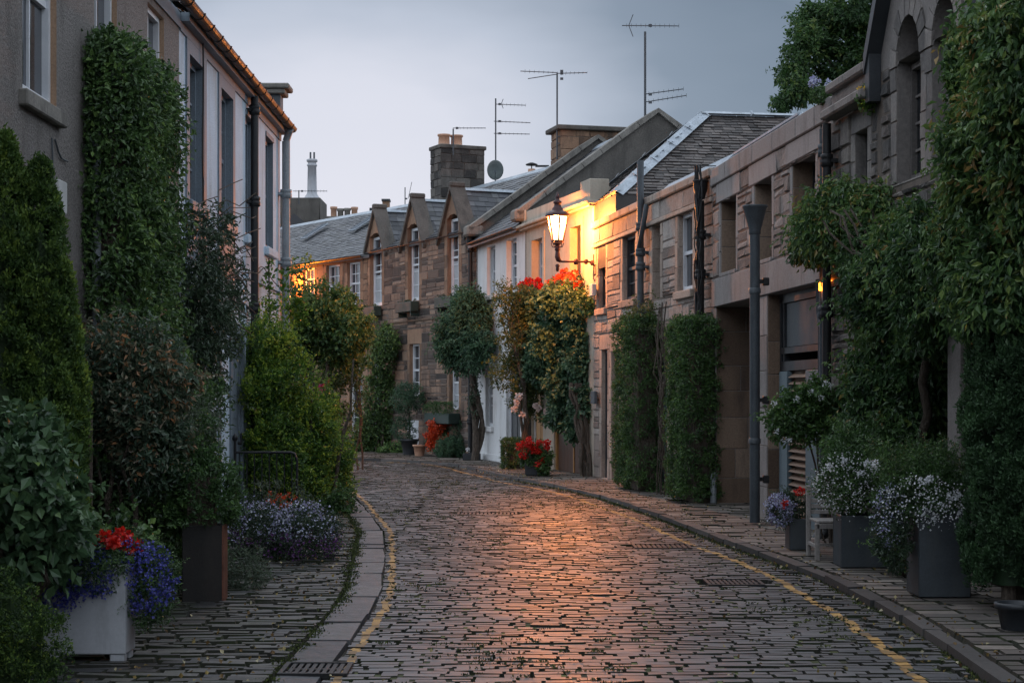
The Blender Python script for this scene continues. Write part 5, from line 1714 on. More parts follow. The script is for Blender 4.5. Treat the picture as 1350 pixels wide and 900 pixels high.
t = thing('satellite_dish', 'round grey satellite dish right of the sooty chimney stack', 'satellite dish', W(653, 237, 51.8))
m = MB()
n = 20
prof = [(0.0, 0.0), (0.08, 0.004), (0.16, 0.018), (0.24, 0.04), (0.28, 0.06), (0.3, 0.062), (0.28, 0.075), (0.16, 0.033), (0.0, 0.015)]
V_, F_ = [], []
for (r_, d_) in prof:
    for k in range(n):
        a = 2 * pi * k / n
        V_.append((r_ * 0.82 * cos(a), -d_, r_ * sin(a) + 0.28))
for i in range(len(prof) - 1):
    for k in range(n):
        F_.append((i * n + k, i * n + (k + 1) % n, (i + 1) * n + (k + 1) % n, (i + 1) * n + k))
m.add(V_, F_, 0.5)
part('dish', m, 'dish', t, smooth=True)
m = MB(); m.tube([(0, 0.02, 0.28), (0, 0.12, 0.1), (0, 0.12, -0.4)], 0.02, 6); m.tube([(0, -0.02, 0.02), (0, -0.3, 0.2)], 0.01, 5); m.box(-.03, .03, -.36, -.28, .17, .24); part('arm', m, 'pipe_grey', t)

# ---- street lamp on its bracket
ly = FD.w(0.06, -0.12)
t = thing('street_lamp', 'lit gas style lantern on an iron bracket at the corner of the cream house', 'street lamp', (FD.p0[0], FD.p0[1], 3.9), FD.rz)
A = 0.68
ZL = 0.0
m = MB()
zb = Z(345, 34.7) - 3.9
m.tube([(0.05, 0.0, zb - 0.35), (0.05, 0.0, zb + 0.15)], 0.03, 8)
m.lathe([(0.05, -0.05), (0.065, 0), (0.05, 0.05)], (0.05, -0.03, zb - 0.02), 10)
m.tube([(0.05, -0.02, zb), (0.05, -A, zb)], 0.022, 8)
m.lathe([(0.03, -0.06), (0.05, -0.03), (0.05, 0.03), (0.03, 0.06)], (0.05, -A * 0.55, zb), 10)
m.lathe([(0.03, -0.05), (0.045, 0), (0.03, 0.05)], (0.05, -A * 0.25, zb), 10)
m.tube([(0.05, -A, zb), (0.05, -A - 0.05, zb + 0.03), (0.05, -A - 0.07, zb + 0.09), (0.05, -A - 0.07, zb + 0.2)], [0.03, 0.05, 0.055, 0.04], 10)
m.lathe([(0.02, -0.2), (0.035, -0.16), (0.03, -0.12), (0.05, -0.08), (0.02, -0.05)], (0.05, -A - 0.07, zb), 10)
part('bracket', m, 'lamp_red', t)
cx, cy = 0.05, -A - 0.07
z0 = zb + 0.2
m = MB()
m.lathe([(0.035, 0), (0.06, 0.03), (0.045, 0.08), (0.045, 0.12), (0.1, 0.16)], (cx, cy, z0), 10)
for k in range(4):
    a = pi / 4 + k * pi / 2
    dx, dy = cos(a), sin(a)
    m.tube([(cx + dx * 0.04, cy + dy * 0.04, z0 + 0.08), (cx + dx * 0.12, cy + dy * 0.12, z0 + 0.09), (cx + dx * 0.15, cy + dy * 0.15, z0 + 0.16), (cx + dx * 0.11, cy + dy * 0.11, z0 + 0.2)], 0.01, 6)
zg0, zg1 = z0 + 0.20, z0 + 0.70
r0, r1 = 0.115, 0.215
for k in range(6):
    a = k * pi / 3
    m.tube([(cx + r0 * cos(a), cy + r0 * sin(a), zg0), (cx + r1 * cos(a), cy + r1 * sin(a), zg1)], 0.017, 6)
m.lathe([(r0 + .02, -0.02), (r0 + .02, 0.02), (r0 - .03, 0.02)], (cx, cy, zg0), 6)
part('lantern_frame', m, 'lamp_red', t)
m = MB()
m.lathe([(r1 + 0.01, -0.015), (r1 + 0.035, 0.0), (r1 + 0.02, 0.045), (0.14, 0.095), (0.11, 0.115), (0.11, 0.15), (0.075, 0.185), (0.065, 0.24), (0.085, 0.255), (0.085, 0.285), (0.045, 0.315), (0.032, 0.355), (0.05, 0.38), (0.03, 0.415), (0.015, 0.47), (0.0, 0.48)], (cx, cy, zg1), 12)
part('lantern_roof', m, 'lamp_red', t)
m = MB()
vs = []
m.lathe([(r0 - 0.005, 0.0), (r1 - 0.005, zg1 - zg0 - 0.003)], (cx, cy, zg0), 6)
gl = part('lantern_glass', m, 'lamp_glow', t)
m = MB()
m.lathe([(0.015, 0.06), (0.05, 0.12), (0.06, 0.2), (0.045, 0.3), (0.015, 0.34)], (cx, cy, zg0), 10)
part('mantle', m, 'lamp_core', t)
lw = FD.w(0.05, cy)
LAMP = (float(lw[0]), float(lw[1]), 3.9 + zg0 - 0.0)
lampz = 3.9 + (zg0 + zg1) / 2

# ---- second lit lantern on the far cottage (mostly hidden behind the tree)
xx = FA0.u(384, -0.35)
t = thing('wall_lantern', 'orange lit wall lantern on the far cottage behind the tree', 'wall lamp', (*FA0.w(xx, 0), 4.75), FA0.rz)
m = MB(); m.tube([(0, 0, 0), (0, -0.32, 0.05)], 0.015, 6); m.lathe([(0.09, 0.3), (0.12, 0.31), (0.03, 0.42), (0, 0.45)], (0, -0.35, 0), 6); m.lathe([(0.02, 0), (0.06, 0.03)], (0, -0.35, 0), 6); part('bracket', m, 'iron', t)
m = MB(); m.lathe([(0.05, 0.035), (0.085, 0.3)], (0, -0.35, 0), 6); part('lantern_glass', m, 'lantern_glow', t)
q = FA0.w(xx, -0.35)
LAMP2 = (float(q[0]), float(q[1]), 4.78)

# ---- bulkhead light on the broad stone house
xx = FE.u(1086, -0.1)
q = FE.w(xx, 0)
t = thing('bulkhead_light', 'small white wall box with an orange glow on top under the lintel', 'wall light', (*q, Z(397, float(q[1]))), FE.rz)
m = MB(); m.box(-0.06, 0.09, -0.11, -0.001, 0, 0.2, bev=0.01); part('housing', m, 'plastic', t)
m = MB(); m.box(-0.06, 0.06, -0.145, -0.112, 0.12, 0.215, bev=0.008); m.box(-0.055, 0.07, -0.11, -0.02, 0.205, 0.24, bev=0.01); part('lamp_lens', m, 'bulk_glow', t)
LAMP3 = (float(FE.w(xx, -0.14)[0]), float(FE.w(xx, -0.14)[1]), Z(370, float(q[1])))

# ---- tall funnel headed pipe on the pavement
Yp = 22.1
t = thing('funnel_pipe', 'tall dark grey pole with a flared funnel head in front of the broad stone house', 'pole', (X(995, Yp), Yp, 0.05))
m = MB()
ht = Z(271, Yp) - 0.05
r_ = 0.065
m.tube([(0, 0, 0), (0, 0, ht - 0.33)], r_, 20)
m.lathe([(r_ + .012, 0), (r_ + .012, 0.06), (r_ + .001, .07)], (0, 0, 1.0), 20)
m.lathe([(r_ + .012, 0), (r_ + .012, 0.06), (r_ + .001, .07)], (0, 0, 2.9), 20)
part('pole', m, 'pipe_grey', t)
m = MB(); m.lathe([(r_ * 0.9, -0.06), (r_ * 1.15, -0.04), (r_ * 1.15, 0.0), (0.15, 0.28), (0.165, 0.3), (0.165, 0.32), (0.14, 0.32), (0.06, 0.05)], (0, 0, ht - 0.32), 20); part('funnel', m, 'pipe_grey', t)
for z in (0.55, 1.55, 3.05):
    m = MB(); m.box(0.0, 0.16, -0.02, 0.02, z - 0.025, z + 0.025); m.box(0.1, 0.18, -0.05, 0.05, z - 0.05, z + 0.05, bev=0.01)
    part('clamp', m, 'iron', t)

# ---- railings on the left
t = thing('railing', 'black iron railing with a curved end beside the bright green bush', 'railing', (-3.7, 23.3, 0))
m = MB()
m.tube([(0, 0, 0.9), (0.75, 0, 0.9), (0.8, 0, 0.88), (0.83, 0, 0.8), (0.83, 0, 0.02)], 0.017, 8)
m.tube([(0, 0, 0.12), (0.83, 0, 0.12)], 0.013, 6)
part('rail', m, 'iron', t)
for i in range(8):
    m = MB(); m.tube([(0.06 + i * 0.1, 0, 0.12), (0.06 + i * 0.1, 0, 0.9)], 0.009, 6); part('bar', m, 'iron', t)
m = MB(); m.tube([(0.0, 0, 0), (0.0, 0, 1.05)], 0.02, 8); m.lathe([(0.02, 0), (0.04, 0.03), (0.03, 0.07), (0, 0.1)], (0, 0, 1.05), 8); part('post', m, 'iron', t)

# ---- wooden garden chair
t = thing('garden_chair', 'silvery wooden slatted chair between the flower tub and the dark planter', 'chair', (2.93, 16.85, 0.06))
m = MB()
for i in range(5): m.box(0.02, 0.56, 0.04 + i * 0.09, 0.04 + i * 0.09 + 0.07, 0.36, 0.385, bev=0.005, rnd=random.random())
m.box(0.02, 0.56, 0.0, 0.035, 0.31, 0.355); part('seat', m, 'bench_wood', t)
for (x, y, hgt) in ((0, 0, 0.36), (0.54, 0, 0.36), (0, 0.5, 0.7), (0.54, 0.5, 0.7)):
    m = MB(); m.box(x, x + 0.045, y, y + 0.045, 0, hgt, bev=0.006); part('leg', m, 'bench_wood', t)
m = MB()
for i in range(5): m.box(0.047, 0.538, 0.51, 0.53, 0.42 + i * 0.056, 0.42 + i * 0.056 + 0.04, bev=0.004, rnd=random.random())
m.box(0.047, 0.538, 0.5, 0.54, 0.7 + 0.001, 0.74, bev=0.006); part('backrest', m, 'bench_wood', t)
m = MB(); m.box(0.01, 0.035, 0.05, 0.49, 0.12, 0.15); m.box(0.55, 0.575, 0.05, 0.49, 0.12, 0.15); m.box(0.04, 0.55, 0.245, 0.27, 0.121, 0.149); part('stretcher', m, 'bench_wood', t)

# ================================================================ PLANTS
def plant(name, label, cat, loc, group=None):
    return thing(name, label, cat, loc, 0, group)


def wpart(name, mb, mats, t, label=None, smooth=False):
    """part whose vertices were written in world space"""
    o = mb.build(name, mats, t, off=tuple(t.location), smooth=smooth)
    if label: o['label'] = label
    return o


def blob(mb, c, r, k, per, rs, size, sh=0.28, **kw):
    C, D = ell_clumps(c, r, k)
    C[:, 2] = np.maximum(C[:, 2], 0.03)
    clump_leaves(mb, C, D, rs, per, size, **kw)
    if min(r) > 0.11 and sh > 0:
        o = D[:, 2] > -0.3
        dr = kw.get('droop', 0.3)
        shoots(mb, C[o], D[o], int(k * sh), rs * 2.1, size, kw.get('mat', 0), kw.get('bias', 0) + 0.05, up=0.7 - dr, wide=kw.get('wide', 0.45), droop=dr)


def boxf(mb, b, k, per, rs, size, rough=0.05, sh=0.12, **kw):
    C, D = box_clumps(b, k, rough)
    clump_leaves(mb, C, D, rs, per, size, **kw)
    shoots(mb, C, D, int(k * sh), rs * 1.5, size * 0.9, 0, kw.get('bias', 0) + 0.1, up=0.5)


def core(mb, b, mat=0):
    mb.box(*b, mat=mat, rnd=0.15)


# --- left: conifers
def conifer(name, label, x, y, rx, ry, h, mat, k, lobes, z0=0.0, size=0.05, cat='conifer', group=None, tips=0.7):
    t = plant(name, label, cat, (x, y, 0), group)
    m = MB()
    for (ox, oy, hr, hh) in lobes:
        n = int(k * hh)
        zz = z0 + rng.random(n) ** 0.85 * (h * hh - z0)
        tt = (zz - z0) / (h * hh - z0)
        a = rng.uniform(0, 2 * pi, n)
        pr = np.clip(1.04 - tt ** 5.5, 0.05, 1) * (0.9 + 0.13 * np.sin(zz * 6 + ox * 30 + 2 * a) + 0.11 * np.sin(zz * 15 + 4 * a + ox * 9))
        d = np.stack([np.cos(a), np.sin(a), np.full(n, 0.3)], 1)
        C = np.stack([x + ox + d[:, 0] * rx * hr * pr, y + oy + d[:, 1] * ry * hr * pr, zz], 1)
        per = 64
        i = np.repeat(np.arange(n), per)
        dd = unit(rng.normal(0, 1, (len(i), 3)) + d[i] * 0.9)
        rad = rng.uniform(0.035, 0.075, n)[i]
        q = rng.random(len(i)) ** 0.4
        P = C[i] + dd * (q * rad)[:, None] * np.array([1, 1, 1.5])
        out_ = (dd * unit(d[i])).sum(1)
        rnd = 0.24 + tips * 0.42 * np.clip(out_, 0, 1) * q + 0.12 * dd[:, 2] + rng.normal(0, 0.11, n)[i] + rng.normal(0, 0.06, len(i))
        leaves(m, P, unit(dd + np.array([0, 0, 0.6])), size, np.clip(rnd, 0, 1), 0, -0.5, 0.5, 0.5, 0.1)
    wpart('foliage', m, mat, t)
    m = MB(); m.tube([(x, y, 0), (x, y, h * 0.8)], [0.06, 0.02], 8); wpart('trunk', m, 'bark', t)
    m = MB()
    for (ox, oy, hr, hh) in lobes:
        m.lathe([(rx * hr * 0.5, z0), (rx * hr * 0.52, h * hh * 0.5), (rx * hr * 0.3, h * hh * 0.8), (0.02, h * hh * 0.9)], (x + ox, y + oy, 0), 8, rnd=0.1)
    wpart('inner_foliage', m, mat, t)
    return t

cx = X(30, 12.3)
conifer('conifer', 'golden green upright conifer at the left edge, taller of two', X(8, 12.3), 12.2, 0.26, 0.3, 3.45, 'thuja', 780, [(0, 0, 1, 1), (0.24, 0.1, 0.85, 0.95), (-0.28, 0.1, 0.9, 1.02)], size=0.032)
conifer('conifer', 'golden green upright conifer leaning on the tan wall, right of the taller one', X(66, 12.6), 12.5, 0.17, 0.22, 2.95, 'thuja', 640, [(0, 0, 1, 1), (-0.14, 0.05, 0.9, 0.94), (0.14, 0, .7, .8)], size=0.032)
t = plant('low_shrub', 'low yellow green tufted shrub at the bottom left corner', 'shrub', (X(8, 9.5), 9.55, 0))
m = MB()
for i in range(34):
    a = rng.uniform(0, 2 * pi); zz = rng.uniform(0.05, 0.68); rr_ = 0.24 * (1.1 - 0.35 * zz)
    blob(m, (X(10, 9.5) + cos(a) * rr_ * 0.8, 9.6 + sin(a) * rr_, zz), (0.1, 0.1, 0.1), 9, 60, 0.05, 0.022, wide=0.5, droop=-0.4, tips=0.9, bias=-0.24 + rng.normal(0, .06), sh=0)
core(m, (X(-20, 9.5), X(14, 9.5), 9.5, 9.7, 0.02, 0.55))
wpart('foliage', m, 'thuja', t)
# broad leaved shrub, closest
t = plant('shrub', 'broad leaved grey green shrub in front of the conifers at the left edge', 'shrub', (X(20, 10.3), 10.3, 0))
m = MB()
blob(m, (X(10, 10.4), 10.4, 1.05), (0.42, 0.35, 0.5), 110, 30, 0.13, 0.085, droop=0.5, wide=0.62, tips=0.5, curl=0.12)
blob(m, (X(66, 10.6), 10.6, 0.92), (0.2, 0.22, 0.3), 42, 26, 0.11, 0.085, droop=0.5, wide=0.62, tips=0.5)
wpart('foliage', m, 'bigleaf', t)
m = MB()
for i in range(7): m.tube(stem_path((X(20, 10.4) + rng.normal(0, .06), 10.4, 0), (X(20, 10.4) + rng.normal(0, .25), 10.4 + rng.normal(0, .15), 1.1)), [0.018] * 4 + [0.012] * 3, 6)
wpart('stem', m, 'bark', t)

# --- left: tall climber slab
t = plant('wall_climber', 'tall square clipped green climber covering the wall between the tan and white houses', 'climber', (-3.6, 16.4, 0))
m = MB()
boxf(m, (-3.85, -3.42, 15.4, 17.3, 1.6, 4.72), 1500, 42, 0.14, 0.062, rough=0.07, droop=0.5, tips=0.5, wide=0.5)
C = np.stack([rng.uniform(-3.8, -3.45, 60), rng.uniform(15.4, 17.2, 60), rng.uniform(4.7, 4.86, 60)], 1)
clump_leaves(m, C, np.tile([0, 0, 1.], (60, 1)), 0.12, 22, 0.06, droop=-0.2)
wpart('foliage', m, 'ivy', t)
m = MB(); core(m, (-3.74, -3.5, 15.55, 17.15, 0.1, 4.6))
for i in range(9): m.tube(stem_path((-3.6 + rng.normal(0, .1), 15.6 + rng.uniform(0, 1.8), 0), (-3.5, 15.5 + rng.uniform(0, 2), 2.4)), 0.02, 6)
wpart('stem', m, 'bark', t)
# lower dark growth under it
t = plant('shrub', 'dark green bushy growth below the tall climber down to the ground', 'shrub', (-3.4, 15.2, 0))
m = MB()
boxf(m, (-3.7, -2.9, 14.1, 16.4, 0.1, 1.75), 760, 40, 0.14, 0.055, rough=0.1, droop=0.4, bias=-0.03)
blob(m, (-2.95, 14.15, 0.75), (0.3, 0.25, 0.7), 150, 34, 0.12, 0.05, droop=0.4, bias=-0.06)
wpart('foliage', m, 'ivy', t)
m = MB(); core(m, (-3.6, -3.1, 14.3, 16.3, 0.02, 1.6)); wpart('stem', m, 'bark', t)
# photinia
t = plant('shrub', 'shrub with reddish bronze young leaves in front of the tall climber', 'shrub', (-2.98, 14.0, 0))
m = MB()
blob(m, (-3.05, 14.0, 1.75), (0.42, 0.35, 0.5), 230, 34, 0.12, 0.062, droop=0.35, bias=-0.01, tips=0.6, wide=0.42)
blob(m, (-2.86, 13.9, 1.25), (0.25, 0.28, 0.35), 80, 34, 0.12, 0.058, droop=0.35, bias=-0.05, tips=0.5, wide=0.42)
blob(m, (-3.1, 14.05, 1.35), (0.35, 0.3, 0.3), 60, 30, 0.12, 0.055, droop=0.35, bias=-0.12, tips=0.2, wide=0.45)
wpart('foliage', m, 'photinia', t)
m = MB()
for i in range(8): m.tube(stem_path((-3 + rng.normal(0, .06), 14 + rng.normal(0, .06), 0), (-3 + rng.normal(0, .25), 14 + rng.normal(0, .2), 1.6)), [0.022] * 4 + [0.012] * 3, 6)
m.tube([(-3.24, 13.4, 0), (-3.24, 13.4, 1.5)], 0.02, 8)
wpart('stem', m, 'bark', t)


def planter(t, x0, x1, y0, y1, h, mat, z=0.0, rim=0.03, taper=0.0, feet=False, edge=None, tilt=0):
    """box planter with walls, a rim and soil, world space"""
    m = MB()
    zb = z + (0.045 if feet else 0.0)
    w = rim
    for (a, b, c, d) in ((x0, x1, y0, y0 + w), (x0, x1, y1 - w, y1), (x0, x0 + w, y0 + w, y1 - w), (x1 - w, x1, y0 + w, y1 - w)):
        m.box(a, b, c, d, zb, z + h, bev=0.006, rnd=0.5)
    m.box(x0 + w, x1 - w, y0 + w, y1 - w, zb, zb + 0.03)
    p = wpart('planter_box', m, mat, t)
    s = MB(); s.box(x0 + w, x1 - w, y0 + w, y1 - w, zb + 0.04, z + h - 0.04); o = s.build('soil', 'soil', p, off=tuple(t.location))
    if feet:
        for (a, c) in ((x0 + 0.01, y0 + 0.005), (x1 - 0.1, y0 + 0.005), (x0 + 0.01, y1 - 0.1), (x1 - 0.1, y1 - 0.1)):
            s = MB(); s.box(a, a + 0.09, c, c + 0.09, z - 0.01, z + 0.044, bev=0.008); s.build('foot', mat, p, off=tuple(t.location))
    if edge:
        s = MB(); s.box(x1 - 0.001, x1 + 0.012, y0 + 0.002, y0 + 0.06, z, z + h - 0.002); s.box(x1 + 0.0, x1 + 0.008, y0 + 0.062, y1, z, z + h)
        s.build('rusty_edge', edge, p, off=tuple(t.location))
    return p


# --- white stone planter with lobelia and geraniums
t = plant('flower_planter', 'pale stone planter with trailing blue flowers and red geraniums, nearest on the left', 'planter', (-2.6, 11.1, 0))
planter(t, -2.92, -2.405, 10.85, 11.14, 0.6, 'planter_white', feet=True, rim=0.035)
m = MB()
blob(m, (-2.72, 10.9, 0.6), (0.3, 0.2, 0.16), 130, 40, 0.08, 0.03, wide=0.3, bias=-0.1)
blob(m, (-2.34, 11.1, 0.46), (0.18, 0.2, 0.24), 90, 40, 0.08, 0.03, wide=0.3, bias=-0.1)
blob(m, (-2.55, 11.15, 0.7), (0.25, 0.22, 0.14), 40, 24, 0.08, 0.05, wide=0.7)
wpart('foliage', m, 'ivy', t)
m = MB()
for c, r, k in (((-2.74, 10.86, 0.57), (0.27, 0.16, 0.17), 120), ((-2.33, 11.05, 0.5), (0.18, 0.2, 0.22), 110), ((-2.84, 10.82, 0.45), (0.18, 0.08, 0.14), 60), ((-2.55, 11.0, 0.66), (0.26, 0.16, 0.12), 50), ((-2.66, 10.82, 0.5), (0.2, 0.05, 0.1), 30)):
    C, D = ell_clumps(c, r, k, 0.05)
    petals(m, C, 0.05, 18, 0.018)
wpart('blossom', m, 'blue', t)
for (px, py, Y, r) in ((137, 711, 10.9, 0.05), (160, 711, 10.95, 0.065), (172, 722, 11.0, 0.06), (150, 716, 10.8, 0.035)):
    m = MB(); c = W(px, py, Y); petals(m, [c], r, 170, 0.028); wpart('flower_head', m, 'red', t)
m = MB()
for (px, py, Y) in ((137, 711, 10.9), (160, 711, 10.95), (172, 722, 11.0), (150, 716, 10.8)): m.tube(stem_path((-2.6, 11.1, 0.55), W(px, py + 5, Y), 5, .01), 0.005, 5)
wpart('stem', m, 'ivy', t)

# --- dark planter with clipped shrub
t = plant('shrub_planter', 'dark planter with a rusty edge and a clipped green shrub, left side', 'planter', (-2.45, 14.1, 0))
planter(t, -2.63, -2.31, 13.9, 14.12, 0.62, 'planter_black', edge='planter_edge', rim=0.03)
m = MB()
boxf(m, (-2.68, -2.3, 13.88, 14.25, 0.64, 1.1), 190, 30, 0.07, 0.036, rough=0.03, wide=0.5)
blob(m, (-2.55, 14.15, 1.15), (0.18, 0.2, 0.3), 60, 30, 0.08, 0.036)
wpart('foliage', m, 'hedge', t)
m = MB()
blob(m, (-2.6, 14.25, 1.38), (0.2, 0.2, 0.22), 60, 22, 0.08, 0.035, wide=0.35, spread=1.0)
wpart('silver_foliage', m, 'silver', t, label='paler silvery sprigs on top of the clipped shrub')
m = MB(); m.tube([(-2.5, 14.12, 0.55), (-2.52, 14.15, 1.3)], 0.02, 6); core(m, (-2.6, -2.38, 13.97, 14.08, 0.56, 1.0)); wpart('stem', m, 'bark', t)

# --- grey low shrub beside it
t = plant('low_shrub', 'small grey green sprawling shrub right of the rusty edged planter', 'shrub', (-2.28, 14.9, 0))
m = MB(); blob(m, (-2.3, 14.95, 0.16), (0.2, 0.26, 0.18), 80, 24, 0.07, 0.035, wide=0.35, spread=1.0); wpart('foliage', m, 'silver', t)
# --- lilac flower bed
t = plant('flower_bed', 'low mound of pale lilac and dark purple flowers beside the railing', 'flower bed', (-2.35, 18.0, 0))
m = MB()
for c, r, k in (((-2.6, 18.2, 0.22), (0.36, 0.55, 0.27), 190), ((-2.12, 17.9, 0.22), (0.34, 0.5, 0.28), 190), ((-2.85, 18.6, 0.3), (0.3, 0.4, 0.3), 80)):
    blob(m, c, r, k, 30, 0.09, 0.035, wide=0.35, bias=-0.1)
wpart('foliage', m, 'ivy_dark', t)
m = MB()
for c, r, k in (((-2.6, 18.1, 0.3), (0.38, 0.55, 0.27), 190), ((-2.12, 17.8, 0.3), (0.34, 0.52, 0.26), 190)):
    C, D = ell_clumps(c, r, k, 0.0); C = C[C[:, 2] > 0.2]; petals(m, C, 0.07, 7, 0.022)
wpart('blossom', m, 'lilac', t)
m = MB()
for c, r, k in (((-2.5, 18.0, 0.2), (0.4, 0.57, 0.26), 110), ((-2.1, 17.8, 0.2), (0.36, 0.54, 0.26), 150)):
    C, D = ell_clumps(c, r, k, 0.0); C = C[C[:, 2] < 0.26]; C = C[C[:, 2] > 0.02]; petals(m, C, 0.06, 8, 0.024)
wpart('purple_blossom', m, 'purple', t)
t = plant('flowering_plant', 'loose plant with small orange red flowers behind the lilac flower bed', 'flower', (-2.5, 19.2, 0))
m = MB(); blob(m, (-2.5, 19.1, 0.42), (0.35, 0.3, 0.3), 70, 22, 0.08, 0.04, wide=0.35, spread=1.0); wpart('foliage', m, 'silver', t)
m = MB(); C = rng.normal(0, 1, (16, 3)) * [0.07, 0.1, 0.06] + np.array(W(371, 659, 19.0)); petals(m, C, 0.025, 14, 0.025); wpart('blossom', m, 'redorange', t)

# --- dark vine on the white house
t = plant('wall_vine', 'dark loose vine hanging on the white house right of the tall climber', 'climber', (-3.6, 20.8, 0))
m = MB()
for (px, py, Y, rx, rz, k) in ((262, 330, 19.4, 0.2, 0.5, 60), (262, 400, 19.6, 0.26, 0.6, 90), (275, 430, 20.3, 0.3, 0.7, 110), (262, 480, 19.6, 0.22, 0.5, 60), (292, 410, 21.6, 0.18, 0.5, 40), (285, 310, 21.0, 0.12, 0.3, 20), (275, 520, 20.5, 0.18, 0.3, 26), (306, 380, 22.6, 0.12, 0.4, 20), (300, 300, 22.4, 0.08, 0.15, 5)):
    c = W(px, py, Y)
    blob(m, (min(c[0], -3.55), c[1], c[2]), (rx, 0.45, rz), k, 18, 0.15, 0.075, droop=0.8, wide=0.38, spread=0.9)
wpart('foliage', m, 'ivy_dark', t)
m = MB()
for i in range(26):
    a = (-3.65, 20 + rng.uniform(0, 1.5), rng.uniform(2.0, 4.0)); b = (-3.45 + rng.uniform(0, 0.25), a[1] + rng.uniform(0.5, 2.2), a[2] + rng.uniform(-0.4, 0.6))
    m.tube(stem_path(a, b, 6, 0.04), 0.007, 4)
for i in range(4): m.tube(stem_path((-3.65, 20.2 + i * .12, 0), (-3.6, 20.3 + i * 0.3, 3.2), 9, 0.04), 0.025, 6)
wpart('stem', m, 'bark', t)

# --- bright bush
t = plant('shrub', 'large bright yellow green bush beyond the railing', 'shrub', (-3.1, 25.5, 0))
m = MB()
for (px, py, Y, rx, ry, rz, k) in ((362, 500, 25.0, 0.55, 0.6, 0.75, 260), (390, 580, 25.4, 0.62, 0.7, 0.75, 330), (350, 600, 24.6, 0.5, 0.5, 0.9, 240), (425, 610, 26.3, 0.42, 0.6, 0.6, 230), (380, 640, 25.0, 0.6, 0.6, 0.5, 240), (408, 545, 26.0, 0.4, 0.5, 0.5, 150), (438, 640, 26.5, 0.28, 0.5, 0.4, 110), (345, 455, 25.2, 0.3, 0.4, 0.35, 70)):
    blob(m, W(px, py, Y), (rx * .9, ry * .9, rz * .9), k, 24, 0.13, 0.065, droop=-0.1, wide=0.4, tips=1.0, bias=rng.normal(-0.04, .06), sh=0.4)
for i in range(26):
    t_ = rng.random(); px, py = 335 + rng.uniform(0, 100) * (0.3 + 0.8 * t_), 440 + 215 * t_
    blob(m, W(px, py, 24.3 + (px - 335) / 100 * 2 + rng.normal(0, .15)), (0.22, 0.22, 0.2), 22, 22, 0.1, 0.06, droop=-0.3, wide=0.4, tips=1.1, bias=rng.normal(0.06, .09), sh=0.6)
c = W(365, 420, 26)
for i in range(16):
    b = W(330 + rng.uniform(0, 75), 430, 25.6); 
    for s in range(6): 
        C = np.array([[b[0] + rng.normal(0, .02), b[1], b[2] + s * 0.07]]); clump_leaves(m, C, np.array([[0, 0, 1.]]), 0.05, 10, 0.06, bias=0.25, droop=-0.4)
for i in range(9):
    z0_ = c[2] + i * 0.1
    C = np.array([[c[0] - 0.12 + 0.03 * sin(i), 26, z0_], [c[0] + 0.04 + 0.02 * i * 0.5, 26.1, z0_ - 0.1]])
    clump_leaves(m, C, np.tile([0, 0, 1.], (2, 1)), 0.09, 12, 0.085, bias=0.1, droop=-0.2)
wpart('foliage', m, 'lime', t)
m = MB()
for i in range(10): m.tube(stem_path((-3.2 + rng.normal(0, .2), 25.5 + rng.normal(0, .2), 0), (-3.1 + rng.normal(0, .35), 25.5 + rng.normal(0, .35), 2.2)), [0.03] * 4 + [0.015] * 3, 6)
m.tube([(c[0] - 0.1, 26, 1.5), (c[0] - 0.12, 26, c[2] + 0.9)], 0.012, 6)
wpart('stem', m, 'bark', t)
t = plant('low_shrub', 'low pale leaved plant at the foot of the bright bush by the road', 'shrub', (-2.4, 24.6, 0))
m = MB(); blob(m, (-2.45, 24.7, 0.16), (0.22, 0.3, 0.2), 60, 20, 0.08, 0.055, wide=0.5); wpart('foliage', m, 'hedge', t)

# --- tree at the bend on the left
Yt = 37.0
t = plant('small_tree', 'small tree with yellowing leaves at the bend, lit orange from behind', 'tree', (*W(440, 610, Yt)[:2], 0))
m = MB()
for (px, py, rx, rz, k) in ((408, 412, 0.35, 0.28, 50), (440, 415, 0.5, 0.35, 90), (430, 440, 0.7, 0.5, 170), (466, 440, 0.35, 0.4, 70), (400, 460, 0.35, 0.4, 60), (396, 350, 0.15, 0.1, 6), (389, 385, 0.15, 0.35, 12), (420, 385, 0.2, 0.15, 14), (455, 475, 0.45, 0.25, 50), (450, 395, 0.3, 0.15, 24)):
    blob(m, W(px, py, Yt + rng.normal(0, .3)), (rx, 0.6, rz), k, 20, 0.15, 0.1, wide=0.6, droop=0.3, tips=0.5)
wpart('crown', m, 'tree', t)
m = MB()
b = W(430, 610, Yt)
m.tube(stem_path((b[0], b[1], 0), W(432, 460, Yt), 8, 0.03), [0.07, 0.065, 0.06, 0.055, 0.05, 0.045, 0.04, 0.035], 8)
for (px, py) in ((400, 400), (450, 400), (470, 440), (390, 365), (420, 390)): m.tube(stem_path(W(432, 470, Yt), W(px, py, Yt), 5, 0.04), [0.035, 0.03, 0.02, 0.015, 0.01], 6)
wpart('trunk', m, 'bark', t)
t = plant('climbing_plant', 'thin climbing plant with one magenta flower under the small tree', 'climber', (*W(445, 610, 38.5)[:2], 0))
m = MB()
for (px, py, rx, rz, k) in ((438, 520, 0.3, 0.5, 60), (450, 560, 0.25, 0.6, 50), (428, 490, 0.3, 0.3, 40), (470, 530, 0.12, 0.6, 22), (462, 480, 0.2, 0.3, 25), (435, 590, 0.3, 0.3, 40)):
    blob(m, W(px, py, 38.5), (rx, 0.3, rz), k, 12, 0.14, 0.085, wide=0.5, spread=1.0, droop=0.5)
wpart('foliage', m, 'autumn', t)
m = MB(); petals(m, [W(425, 511, 38)], 0.08, 60, 0.06); wpart('blossom', m, 'magenta', t)
m = MB()
